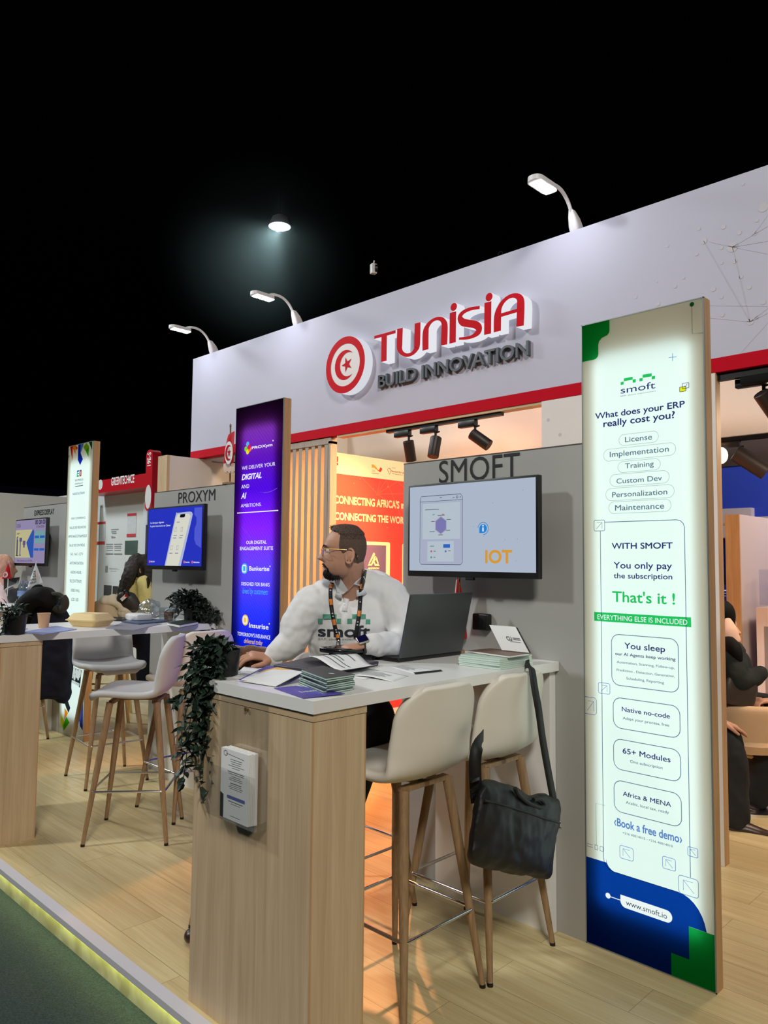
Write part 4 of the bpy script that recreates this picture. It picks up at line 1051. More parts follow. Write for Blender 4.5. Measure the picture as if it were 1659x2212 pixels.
# --- lilac screen
t, uv = television('wall television with lilac and yellow screen at the far left', xt - 5.10, None)
screen(t, uv, (176, 164, 206), .62)
scr(t, 'yellow_field', (214, 208, 160), .7, lambda b: quads(b, uv, [(0,.125,.61,.775)], 1))
scr(t, 'blue_field', (56, 98, 196), .7, lambda b: b.poly([uv(u, v, 2) for u, v in ((.6,.79),(.64,.72),(.635,.125),(.545,.125),(.39,.47))]))
scr(t, 'teal_field', (132, 182, 186), .7, lambda b: quads(b, uv, [(.66,.45,.985,.73)], 1))
scr(t, 'blue_buttons', (44, 104, 200), .8, lambda b: quads(b, uv, [(.665,.565,.81,.625),(.83,.565,.985,.625),(.655,.285,.81,.34),(.83,.285,.985,.34)], 3))
for ln_ in (('00 00 00', .66, .885, .99, .985, .03), ('17/04/2026', .7, .805, .96, .855), ('Bienvenue au GITEX', .1, .035, .62, .075, .005)): scr(t, 'screen_text', (74, 62, 92), .4, lambda b: utext(b, uv, *ln_))
def clk(b): quads(b, uv, [(.03,.91,.17,.92),(.03,.875,.16,.885),(.03,.845,.18,.855),(.05,.70,.15,.71),(.05,.675,.13,.685)], 2)
scr(t, 'small_print', (74, 62, 92), .4, clk)
scr(t, 'robot_pictures', (120, 112, 158), .55, lambda b: (quads(b, uv, [(.17,.18,.20,.5),(.15,.5,.24,.59),(.15,.17,.22,.19),(.05,.18,.085,.6),(.27,.42,.36,.52),(.29,.36,.34,.42)], 3)))
scr(t, 'robot_shadow', (50, 46, 60), .4, lambda b: quads(b, uv, [(.085,.2,.1,.55),(.04,.165,.12,.19),(.06,.6,.1,.62),(.05,.5,.09,.53)], 3))
# ================================================================== COUNTERS
def counter(label, x0, x1):
    t = thing('counter', label, 'counter', ((x0 + x1) / 2, 2.1, 0))
    b = MB(); b.box((x0 - .01, 1.45, 1.056), (x1 + .006, 2.788, 1.094)); b.build('countertop', M['white_lam'], t, True)
    b = MB(); b.box((x0 + .012, 1.458, 0), (x1 - .002, 1.672, 1.03)); b.m = 1; b.box((x0 + .010, 1.456, 1.032), (x1, 1.674, 1.056)); b.m = 2
    b.box((x1 - .006, 1.457, 0), (x1 - .0014, 1.4615, 1.03)); b.box((x1 - .006, 1.668, 0), (x1 - .0012, 1.6728, 1.03))
    b.build('end_panel', [M['oak'], M['oak_x'], M['oak_warm']], t, False)
    b = MB(); b.box((x0 + .02, 2.744, 0), (x1 - .012, 2.788, 1.056)); b.build('wall_support', M['white_lam'], t, False)
    return t
CX0, CX1 = -2.356, -1.708
counter('white bar counter on pale oak nearest the camera, carrying a laptop and papers', CX0, CX1)
counter('white bar counter at the left carrying a takeaway box and a paper cup', CX0 - 2.545, CX1 - 2.545)
counter('white bar counter furthest to the left, mostly hidden behind a dark jacket', CX0 - 5.10, CX1 - 5.10)

# ================================================================== BAR STOOLS
def stool(label, loc, rz, grp, seat_m, leg_m):
    t = thing('bar_stool', label, 'bar stool', loc, rz, grp)
    prof = spline([(.212,.742,0), (.222,.758,.02), (.18,.772,.12), (.08,.764,.25), (-.03,.757,.38), (-.11,.764,.48), (-.163,.798,.58), (-.188,.86,.68), (-.200,.93,.78), (-.212,1.0,.86), (-.219,1.045,.93), (-.223,1.071,.975), (-.225,1.083,1.0)], 3)
    xz_ = [(p[1], p[0]) for p in prof if p[2] > .6]
    def xat(z):
        for (z0, x0), (z1, x1) in zip(xz_[:-1], xz_[1:]):
            if z0 <= z <= z1: return x0 + (x1 - x0) * (z - z0) / (z1 - z0)
        return xz_[-1][1]
    prof = [p for p in prof if p[1] < .955 or p[2] < .5] + [(xat(.968 + .115 * math.sin(a * .1571)), .968 + .115 * math.sin(a * .1571), .80 + .02 * a) for a in range(10)]
    rows = []
    for x, z, s_ in prof:
        rc = .115; zt_r = 1.083 - rc
        if s_ < .30: w = .10 + .11 * math.sqrt(max(0, 1 - ((.30 - s_) / .30) ** 2.6))
        elif s_ < .70: w = .21 + .008 * math.sin((s_ - .30) / .4 * math.pi)
        else:
            u = (s_ - .70) / .30; w = .212 - .010 * min(u, .8)
            if z > zt_r: w -= rc - math.sqrt(max(0, rc * rc - (z - zt_r) ** 2))
        row = []
        back = min(1, max(0, (s_ - .46) / .24)); back = back * back * (3 - 2 * back)
        for j in range(13):
            v = -1 + j / 6
            q_ = (w * v / .21) ** 2; row.append((x + back * .052 * q_, w * v, z + (1 - back) * .022 * q_ * min(1, s_ / .2)))
        rows.append(row)
    b = MB(); b.grid(rows)
    b.build('seat_shell', seat_m, t, True, False, [('SOLIDIFY', dict(thickness=.036, offset=0)), ('SUBSURF', dict(levels=1, render_levels=2))])
    k = [i for i, p in enumerate(prof) if p[2] >= .52][0]
    b = MB(); b.tube([V(p) + V((.016, 0, .014)) for p in rows[k][1:-1]], .0022, 6); b.build('seam', mat('seam_thread', (176, 174, 172), .7), t, True, False)
    b = MB(); b.box((-.13, -.12, .722), (-.10, .12, .738)); b.box((.10, -.12, .722), (.13, .12, .738)); b.box((-.13, -.015, .722), (.13, .015, .738)); b.build('under_frame', leg_m, t, False, False)
    for sx in (1, -1):
        for sy in (1, -1):
            b = MB(); top = V((.125 * sx, .115 * sy, .728)); bot = V((.215 * sx, .205 * sy, .012))
            b.tube([top, top + (bot - top) * .5, bot], [.0185, .0165, .0105], 14); lg = b.build('leg', leg_m, t, True, False)
            b = MB(); b.cyl(bot + (bot - top).normalized() * .0, V((.2155 * sx, .2055 * sy, 0)), .0112, n=12); b.build('foot_cap', M['black'], lg, True, False)
    f = .30; zx, zy = .125 + .09 * .62, .115 + .09 * .62
    b = MB(); r = .02
    ring = [(x, y, .272) for x, y in rrect(-zx - .012, -zy - .012, zx + .012, zy + .012, r, 4)]
    b.tube(ring, .0065, 10, False, True); b.build('footrest', M['chrome'], t, True, False)
    return t
legw = M['legwood']
st = stool('white bar stool at the near end of the counter, its back towards the right', (-1.90, 2.035, 0), math.pi, 'white bar stools', M['stool'], legw)
G = 'white bar stools'
dup(st, (-1.885, 2.47, 0), math.pi, 'white bar stool with the black shoulder bag hanging from it')
dup(st, (-2.50, 2.34, 0), 0, 'white bar stool the man in the white shirt sits on')
dup(st, (-2.575, 1.945, 0), 0, 'white bar stool covered by the brown plush coat')
dup(st, (-4.14, 2.52, 0), math.pi, 'pinkish lit white stool behind the trailing plant, only its rounded back showing')
sg = stool('grey seated bar stool under the left counter, front of its seat towards the camera', (-5.07, 2.46, 0), -.12, 'white bar stools', M['stool_grey'], legw)
sd = dup(sg, (-3.965, 2.10, 0), math.atan2(-.745, -.667), 'pale bar stool pulled out sideways in the gap between the two counters')
dup(st, (-6.70, 2.42, 0), math.pi, 'bar stool hidden under the dark jacket at the far left')

# ================================================================== THE BLACK SHOULDER BAG
tb = thing('shoulder_bag', 'black fabric shoulder bag hanging by its strap on a white bar stool', 'bag', (-1.60, 2.46, .25))
zb_ = zm(780, 1420, 2.794)
XB = -1.615
def BG(x, y, dx=0.0): return zb_(x, y, X=XB + dx)
outline = [(735,745),(800,745),(880,765),(960,800),(1010,835),(1060,820),(1120,825),(1195,860),(1203,920),(1195,1000),(1178,1100),(1160,1230),(1150,1310),(1130,1335),(1060,1330),(960,1312),(860,1292),(740,1275),(660,1235),(638,1195),(650,1080),(680,900),(700,800)]
cen = (920, 1050)
b = MB(); rows = []
for k, (sc__, dd) in enumerate(((.35, .062), (.7, .056), (.9, .040), (1.0, .012), (1.0, -.02), (.92, -.045), (.6, -.052))):
    rows.append([BG(cen[0] + (x - cen[0]) * sc__, cen[1] + (y - cen[1]) * sc__, dd) for x, y in outline])
b.grid(rows, True); b.poly(rows[0]); b.poly(rows[-1])
ob = organic(b, 'bag_body', M['bag'], tb, .0065, 5, .016, .07)
b = MB(); zl_ = [(745,865),(820,880),(900,905),(1000,935),(1100,970),(1200,1000)]
b.tube([BG(x, y, .06) for x, y in zl_], .004, 8); b.build('zip', M['bagdark'], tb)
b = MB(); b.tube([BG(1200, 985, .05), BG(1203, 1025, .05)], .003, 8); b.ball(BG(1203, 1028, .05), .005, 8); b.build('zip_pull', M['chrome'], tb)
b = MB(); b.tube([BG(x, y, .055) for x, y in spline([(930,790),(950,830),(1010,880),(1080,905),(1105,885),(1080,855),(1040,860)], 3)], .008, 8); b.build('carry_handle', M['bagdark'], tb)
def strap(pts, w, n_):
    """flat webbing through 3-D points"""
    rows = []; pts = [V(p) for p in pts]
    for i, p in enumerate(pts):
        tdir = (pts[min(i + 1, len(pts) - 1)] - pts[max(i - 1, 0)]).normalized(); s_ = tdir.cross(V(n_[i] if isinstance(n_, list) else n_)).normalized() * w / 2
        rows.append([p - s_, p + s_])
    return rows
b = MB()
pts = spline([tuple(BG(1160, 860, .0)), tuple(BG(1130, 700, .0)), tuple(BG(1095, 500, .0)), tuple(zb_(1070, 320, X=-1.598)), tuple(zb_(1045, 180, X=-1.612)), tuple(zb_(1030, 80, X=-1.628)), tuple(zb_(1012, 40, X=-1.655)), tuple(zb_(985, 45, X=-1.72))], 4)
b.grid(strap(pts, .034, (1, -.2, 0)))
pts = spline([tuple(BG(700, 880, .0)), tuple(BG(690, 740, .0)), tuple(BG(690, 600, -.0)), tuple(zb_(712, 520, X=-1.625)), tuple(zb_(740, 470, X=-1.68))], 4)
b.grid(strap(pts, .042, (.7, -.7, 0)))
b.build('shoulder_strap', M['bagdark'], tb, True, True, [('SOLIDIFY', dict(thickness=.003))])
b = MB()
for y in (735, 800, 825):
    c = BG(693, y, .012); b.rbox((c.x - .004, c.y - .030, c.z - .007), (c.x + .006, c.y + .014, c.z + .007), .003, 2)
b.build('strap_buckle', M['black'], tb)

# ================================================================== THINGS ON THE NEAR COUNTER
ZT = 1.0945
def C_(x, y, z=ZT): return at(x, y, Z=z)
def sheet_of(b, px, z, th=.0006, curl=0):
    P = [C_(*p, z) for p in px]; b.prism([p + V((0, 0, th)) for p in P], (0, 0, -th))
def textlines(b, P, rows, z=.0008, m0=.12, m1=.88, w=.0022, seed=1):
    """rows of illegible small print on a quad P (a,b along the lines, d below a)"""
    rnd = random.Random(seed); A, B_, Cc, Dd = [V(p) for p in P]
    for v in rows:
        u1 = m0 + (m1 - m0) * rnd.uniform(.6, 1)
        q = lambda u, vv: A * (1-u) * (1-vv) + B_ * u * (1-vv) + Cc * u * vv + Dd * (1-u) * vv + V((0, 0, z))
        b.poly([q(m0, v - .010), q(u1, v - .010), q(u1, v + .010), q(m0, v + .010)])
# open laptop
t = thing('laptop', 'open grey laptop, its lid back towards the camera, on the near counter', 'laptop', (-2.24, 2.46, ZT))
y0, y1 = 2.255, 2.66; xh = -2.118
b = MB(); b.rbox((xh - .275, y0, ZT), (xh, y1, ZT + .018), .006, 3); o = b.build('base', M['laptop_dark'], t)
b = MB()
for r in range(5):
    for k in range(14): b.box((xh - .06 - r * .021, y0 + .03 + k * .0247, ZT + .018), (xh - .043 - r * .021, y0 + .052 + k * .0247, ZT + .0195))
b.build('keyboard', M['black'], o, False)
Rl = Matrix.Rotation(math.radians(13), 3, 'Y')
b = MB(); b.rbox((-.006, y0, 0), (.004, y1, .268), .004, 3, Rl, (xh, 0, ZT + .016)); o = b.build('lid', M['laptop'], t)
b = MB(); P = [V((xh, 0, ZT + .016)) + Rl @ V((-.0065, y, z)) for y, z in ((y0 + .008, .012), (y1 - .008, .012), (y1 - .008, .258), (y0 + .008, .258))]
b.poly(P); b.build('screen', emit('laptop_screen', (150, 170, 200), .5), o, False)
# closed laptop under the papers
t = thing('laptop', 'closed dark laptop lying under loose white papers in front of the man', 'laptop', tuple(C_(705, 1425)))
P = [C_(590, 1436, ZT + .018), C_(716, 1449, ZT + .018), C_(818, 1428, ZT + .018), C_(700, 1412, ZT + .018)]
b = MB(); b.prism([p + V((0, 0, .0)) for p in P], (0, 0, -.018)); b.build('casing', mat('dark_violet_grey', (70, 66, 80), .4, .4), t, True, True, [('BEVEL', dict(width=.004, segments=3))])
b = MB()
for k in range(6):
    p = C_(772 + k * 8, 1438.5 - k * 1.6, ZT + .009); b.rbox((p.x + .002, p.y - .005, p.z - .004), (p.x + .012, p.y + .004, p.z + .004), .001, 1)
b.build('port', M['black'], t, False)
# papers
def paper(px, z, label, grp='loose papers on the near counter', lines=(.2,.3,.4,.5,.6,.7), curl=None, m=None, seed=1):
    P = [C_(*p, z) for p in px]
    n = 8; rows = []
    for i in range(n + 1):
        row = []
        for j in range(n + 1):
            u, v = i / n, j / n
            q = P[0]*(1-u)*(1-v) + P[1]*u*(1-v) + P[2]*u*v + P[3]*(1-u)*v
            row.append(q + V((0, 0, curl(u, v) if curl else 0)))
        rows.append(row)
    b = MB(); b.grid(rows); o = b.build('paper_sheet', m or M['paper'], None, True, True, [('SOLIDIFY', dict(thickness=.0008))])
    tag(o, label, 'paper', grp)
    b = MB(); rnd = random.Random(seed)
    for v in lines:
        u1 = rnd.uniform(.5, .88); k = 6
        for s_ in range(k):
            ua, ub_ = .1 + (u1 - .1) * s_ / k, .1 + (u1 - .1) * (s_ + 1) / k
            def q(u, vv): return P[0]*(1-u)*(1-vv) + P[1]*u*(1-vv) + P[2]*u*vv + P[3]*(1-u)*vv + V((0, 0, (curl(u, vv) if curl else 0) + .0016))
            b.poly([q(ua, v - .011), q(ub_, v - .011), q(ub_, v + .011), q(ua, v + .011)])
    if lines: b.build('print', M['ink'], o, False)
    return o
paper(((655,1424),(735,1446),(814,1438),(765,1421)), ZT + .022, 'curled white sheet lying on the closed laptop', curl=lambda u, v: .008 + .012 * math.sin(u * 5 + v), lines=(.25,.4,.5,.75), seed=2)
paper(((765,1459),(850,1471),(884,1459),(790,1447)), ZT + .003, 'printed white sheet on the counter edge in front of the open laptop', curl=lambda u, v: .004 * math.sin(u * 4), seed=3)
paper(((842,1440),(896,1456),(957,1449),(870,1437)), ZT + .001, 'printed sheet with a dark bottom strip beside the open laptop', seed=4)
b = MB(); P = [C_(893,1452.5,ZT+.0025), C_(897,1455.6,ZT+.0025), C_(956,1449,ZT+.0025), C_(952,1446.5,ZT+.0025)]; b.poly(P); o = b.build('dark_strip', M['vinyl'], bpy.data.objects['paper_sheet.002'], False)
paper(((500,1464),(555,1470),(585,1447),(527,1440)), ZT + .001, 'plain white sheet at the counter corner beside the plant pot', lines=(.3,.4), seed=5)
paper(((735,1457),(790,1468),(815,1457),(757,1447)), ZT + .001, 'white sheet half hidden between the booklet pile and the printed sheet', lines=(.3,.5,.7), seed=6)
# pile of dark booklets with pale page edges
m_cover = mat('dark_slate_cover', (54, 60, 66), .4); m_edge = mat('greenish_page_edge', (186, 214, 204), .6)
rnd = random.Random(4)
def booklet(P, th, cover, edge, label, cat='booklet', grp=None, name='booklet'):
    t = thing(name, label, cat, tuple((P[0] + P[2]) / 2), 0, grp)
    b = MB(); b.prism([p + V((0, 0, -th * .15)) for p in P], (0, 0, -th * .7)); b.build('pages', edge, t, False)
    b = MB(); b.prism(P, (0, 0, -th * .15)); b.prism([p + V((0, 0, -th * .85)) for p in P], (0, 0, -th * .15)); b.build('cover', cover, t, False)
    return t
n_b = 8
for k in range(n_b):
    z = ZT + .0062 * (k + 1); dx = rnd.uniform(-3, 3) - (n_b - k) * .8; dy = (n_b - k) * .0
    P = [C_(p[0] + dx * .6, p[1], ZT + .0062 * n_b) for p in ((652,1446),(707,1466),(766,1456.5),(700,1438))]; P = [V((q.x, q.y, z)) for q in P]
    P = [p + V((rnd.uniform(-.004, .004), rnd.uniform(-.004, .004), 0)) for p in P]
    t = booklet(P, .0058, m_cover, m_edge, 'dark booklet with pale page edges in the pile on the counter corner' if k < n_b - 1 else 'topmost dark booklet of the pile on the counter corner', 'booklet', 'pile of dark booklets')
p = C_(716, 1455, ZT + .0062 * n_b + .0005); b = MB(); b.poly([p + V((.013*math.cos(i*.4), .007*math.sin(i*.4), .0003)) for i in range(16)]); b.build('cover_print', mat('pale_cover_print', (200, 206, 200), .5), t, False)
# white open brochure with a purple edge and yellow arc
P = [C_(515,1469,ZT+.006), C_(595,1482,ZT+.004), C_(655,1451,ZT+.034), C_(577,1438,ZT+.022)]
t = thing('brochure', 'white brochure with yellow arc and purple corner spread on the counter', 'brochure', tuple(P[0]))
b = MB(); b.prism([p + V((0,0,.0)) for p in P], (0, 0, -.002)); b.build('cover', M['paper'], t, False)
q = lambda u, v, dz=.0008: P[0]*(1-u)*(1-v) + P[1]*u*(1-v) + P[2]*u*v + P[3]*(1-u)*v + V((0, 0, dz))
b = MB(); b.poly([q(0,0), q(.16,0), q(.10,.35), q(.14,.7), q(.30,1), q(0,1)]); b.build('purple_print', mat('purple_print_paper', (92, 84, 160), .5), t, False)
b = MB(); b.poly([q(.16,0), q(.22,0), q(.20,.4), q(.30,.72), q(.55,.92), q(.72,1), q(.30,1), q(.14,.7), q(.10,.35)]); b.build('yellow_print', mat('yellow_print_paper', (240, 190, 84), .5), t, False)
b = MB(); b.poly([q(.45,.5), q(.95,.66), q(.95,.69), q(.45,.53)]); b.poly([q(.55,.42), q(.9,.53), q(.9,.555), q(.55,.445)]); b.build('print', M['ink'], t, False)
b = MB(); P2 = [C_(600,1482,ZT+.003), C_(622,1476,ZT+.004), C_(660,1455,ZT+.030), C_(650,1452,ZT+.028)]; b.prism(P2, (0, 0, -.003)); o = b.build('brochure', mat('violet_cover', (70, 62, 110), .4), None, False)
tag(o, 'dark violet brochure edge peeping out under the white brochure', 'brochure')
P = [C_(592,1486,ZT+.002), C_(655,1508,ZT+.002), C_(745,1497,ZT+.006), C_(640,1481,ZT+.004)]
b = MB(); b.prism(P, (0, 0, -.002)); o = b.build('leaflet', mat('purple_leaflet', (84, 76, 170), .4, var=.3, vscale=14), None, False)
tag(o, 'purple leaflet with white script at the front edge of the near counter', 'leaflet')
b = MB(); q = lambda u, v, dz=.0008: P[0]*(1-u)*(1-v) + P[1]*u*(1-v) + P[2]*u*v + P[3]*(1-u)*v + V((0, 0, dz))
vs_, fs_ = glyphs('Evolution', .01, .2); xm = max(v.x for v in vs_); b.add([q(.62 - .12 * v.y / .7, .28 + .55 * v.x / xm) for v in vs_], fs_); b.build('script_print', M['paper'], o, False)
# brochure pile by the wall with an open folder on top
m_pg = mat('pale_green_pages', (206, 226, 216), .6)
for k in range(6):
    z = ZT + .007 * (k + 1)
    P = [V((q.x, q.y, z)) for q in (C_(994, 1414, ZT + .042), C_(1127, 1429, ZT + .042), C_(1190, 1418, ZT + .042), C_(1060, 1404, ZT + .042))]
    P = [p + V((rnd.uniform(-.006, .006), rnd.uniform(-.006, .004), 0)) for p in P]
    P = [V((min(p.x, -1.715), min(p.y, 2.775), p.z)) for p in P]
    booklet(P, .0066, mat('pale_cover', (196, 214, 206), .5), m_pg, 'pale green brochure in the pile against the wall at the counter end', 'brochure', 'pile of pale brochures', 'brochure')
z = ZT + .051
P = [C_(1010, 1405, z), C_(1100, 1417, z), C_(1145, 1411, z), C_(1060, 1400, z)]
booklet(P, .008, mat('brown_cover', (120, 96, 84), .5), M['paper'], 'brown and white booklet lying on the pale brochure pile', 'booklet')
t = thing('folder', 'white folder with a small black logo propped open on the pile by the wall', 'folder', tuple(C_(1090, 1415, z)))
A = C_(1084, 1404, z + .004); B_ = C_(1143, 1410, z + .004)
A2 = at(1057, 1350, Y=A.y + .03); B2 = A2 + (B_ - A) * 1.0
b = MB(); b.prism([A, B_, B2, A2], (-.004, .004, 0)); b.build('cover', M['paper'], t, False)
n_ = (B_ - A).cross(A2 - A).normalized(); n_ = n_ if n_.dot(CAM - A) > 0 else -n_
q = lambda u, v: A * (1-u)*(1-v) + B_ * u*(1-v) + B2 * u*v + A2 * (1-u)*v + n_ * .001
b = MB(); vs_, fs_ = glyphs('CU', .03, 0); xm = max(v.x for v in vs_); b.add([q(.42 + .2 * v.x / xm, .42 + .16 * v.y / .7) for v in vs_], fs_)
b.poly([q(.66,.52), q(.93,.52), q(.93,.545), q(.66,.545)]); b.poly([q(.66,.46), q(.93,.46), q(.93,.485), q(.66,.485)]); b.poly([q(.5,.37), q(.9,.37), q(.9,.385), q(.5,.385)])
b.build('logo_print', M['vinyl'], t, False)
b = MB(); b.prism([q(-.02, 1.0) - n_ * .003, q(1.02, 1.0) - n_ * .003, q(1.04, .985) - n_ * .006, q(1.03, -.02) - n_ * .008, q(1.0, 0) - n_ * .004, q(1.0, .97) - n_ * .003], -n_ * .002); b.build('dark_back', M['vinyl'], t, False)
# black device with cable
t = thing('card_reader', 'flat black device on a black base in front of the man', 'device', tuple(C_(762, 1416)))
P = at(762, 1408, X=-2.27)
b = MB(); b.rbox((P.x - .05, P.y - .09, ZT), (P.x + .045, P.y + .07, P.z - .002), .006, 2); b.build('base', M['black'], t)
b = MB(); b.rbox((P.x - .08, P.y - .115, P.z), (P.x + .06, P.y + .095, P.z + .022), .008, 3); b.build('body', mat('black_gloss', (20, 20, 24), .15), t)
b = MB(); b.tube(spline([(P.x + .02, P.y + .095, P.z + .012), (P.x + .03, P.y + .12, P.z + .005), (P.x + .03, P.y + .125, P.z - .02), (P.x + .02, P.y + .09, P.z - .035)], 4), .004, 8); b.build('cable', M['black'], t)
# little flag by the laptop
def flag(label, base, top, cloth, emblem=None, m=None, fringe=True, name='table_flag', stand=.03):
    t = thing(name, label, 'flag', tuple(base))
    b = MB(); b.tube([base, top], .005, 8); b.ball(top, (.007, .007, .016), 8); b.build('pole', mat('dark_brown_pole', (112, 76, 52), .4), t)
    b = MB(); b.lathe([(0, 0), (stand, 0), (stand, .012), (.012, .02), (0, .02)], base, 20); b.build('foot', M['legwood'], t)
    b = MB(); b.grid(cloth); o = b.build('flag_cloth', m or mat('flag_red', (200, 20, 40), .8), t, True, True, [('SOLIDIFY', dict(thickness=.002)), ('SUBSURF', dict(levels=2, render_levels=2))])
    return t
fx = lambda x, y, d=0: at(x, y, X=-2.17 + d)
base = V((-2.17, 2.72, ZT)); base = V((-2.17, fx(990, 1300).y, ZT)); top = fx(992, 1228)
rows = []
for i in range(7):
    v = i / 6; row = []
    for j in range(6):
        u = j / 5; row.append(fx(990 + (u - .35) * (6 + 26 * v ** .8), 1243 + 130 * v + 10 * u, .012 * math.sin(u * 9 + v * 2)))
    rows.append(row)
t = flag('small red and white table flag with hanging tassels behind the open laptop', base, top, rows)
b = MB()
for k in range(7):
    b.tube(spline([tuple(fx(989, 1246)), tuple(fx(986 + k, 1275, -.012)), tuple(fx(983 + 2.4 * k, 1330, -.016)), tuple(fx(989 + 2.2 * k, 1368, -.014))], 3), .006, 6)
b.build('fringe', mat('cream_fringe', (226, 222, 212), .9), t)
# black tablet stand between flag and wall, wall socket
t = thing('tablet_stand', 'black prop stand on the counter between the table flag and the wall socket', 'stand', tuple(C_(1015, 1405)))
a = C_(1000, 1405); c = C_(1040, 1402)
b = MB(); b.prism([a, a + V((0, 0, .07)), c + V((0, 0, .004)), c], (-.06, .03, 0)); b.build('prop', M['black'], t, False)
b = MB(); b.cyl(a + V((0, 0, .075)), c + V((.01, .0, .01)), .006, n=8); b.build('bar', M['black'], t)
t = thing('wall_socket', 'black square socket box on the grey wall under the pale dashboard television', 'socket', (-2.1, 2.79, 1.2))
A = at(1025, 1324, Y=2.775); B_ = at(1059, 1363, Y=2.775)
b = MB(); b.rbox((A.x, 2.755, B_.z), (B_.x, 2.79, A.z), .008, 3); b.build('box', M['black'], t)
b = MB(); c = (A + B_) / 2; b.cyl((c.x, 2.753, c.z), (c.x, 2.757, c.z), .02, n=20); o = b.build('outlet', M['blackmat'], t)
# clear brochure holder on the end panel, leaflets in it
t = thing('brochure_holder', 'clear acrylic brochure holder screwed to the oak end panel of the near counter', 'brochure holder', (-2.05, 1.45, .68))
A = at(474, 1545, Y=1.45); B_ = at(578, 1590, Y=1.45); Cc = at(569, 1790, Y=1.45)
hx0, hx1, hz0, hz1 = A.x, B_.x, Cc.z, A.z - .005
b = MB(); b.rbox((hx0, 1.4515, hz0), (hx1, 1.4545, hz1 + .09), .001, 1); b.build('back_plate', M['clear'], t, False)
zf = hz0 + (hz1 - hz0) * .93
b = MB(); b.box((hx0, 1.405, hz0), (hx1, 1.4075, zf - .12)); b.box((hx0, 1.4075, hz0), (hx0 + .0025, 1.4515, zf)); b.box((hx1 - .0025, 1.4075, hz0), (hx1, 1.4515, zf)); b.box((hx0, 1.405, hz0), (hx1, 1.4515, hz0 + .0025))
b.build('pocket', M['clear'], t, False)
b = MB(); c = zm(370, 1360, 3.386)(545, 583, Y=1.45); b.cyl((c.x, 1.448, c.z), (c.x, 1.456, c.z), .007, n=14); b.build('screw', mat('brass_screw', (150, 124, 84), .4, .8), t)
lx0 = at(486, 1620, Y=1.43).x; lx1 = at(545, 1640, Y=1.43).x; lz0 = hz0 + .003; lz1 = at(487, 1611, Y=1.43).z
for k in range(6):
    yk = 1.447 - k * .0052; dx = (5 - k) * .0016
    b = MB(); b.box((lx0 + dx, yk - .0046, lz0), (lx1 + dx, yk, lz1 - .001 * (k % 3))); o = b.build('leaflet', M['paper'], None, False)
    tag(o, 'white printed leaflet, frontmost in the clear brochure holder' if k == 5 else 'white leaflet standing behind the front one in the clear holder', 'leaflet', 'leaflets in the clear holder')
yf = 1.447 - 5 * .0052 - .0052
def lf(u, v): return V((lx0 + (lx1 - lx0) * u, yf - .0002, lz0 + (lz1 - lz0) * v))
b = MB(); rr_ = random.Random(9)
for v in [.86,.83,.80,.77,.74,.68,.655,.62,.595,.57,.52,.495,.47,.445,.26,.23,.06]:
    w = rr_.uniform(.16, .34) * (1.2 if v in (.68, .52) else .9); hh = .008 if v in (.68, .52, .26) else .0045
    b.poly([lf(.56 - w, v), lf(.56 + w, v), lf(.56 + w, v + hh), lf(.56 - w, v + hh)])
stroke(b, [xz(lf(.18, .93)), xz(lf(.85, .90))], .001, lambda x, z: V((x, yf - .0003, z))); stroke(b, [xz(p) for p in [lf(.17 + .07*math.cos(i*.524), .93 + .035*math.sin(i*.524)) for i in range(12)]], .0015, lambda x, z: V((x, yf - .0003, z)), None, True)
b.build('print', M['ink'], o, False)
b = MB(); b.poly([lf(0, 0), lf(.12, 0), lf(.12, .33), lf(0, .36)]); b.build('black_tab', M['vinyl'], o, False)
b = MB(); b.poly([V((x, yf - .0003, z)) for x, z in rrect(lf(.25,.3).x, lf(0,.30).z, lf(.9,0).x, lf(0,.345).z, .004, 3)]); b.build('blue_tab', mat('slate_blue_print', (88, 104, 170), .5), o, False)

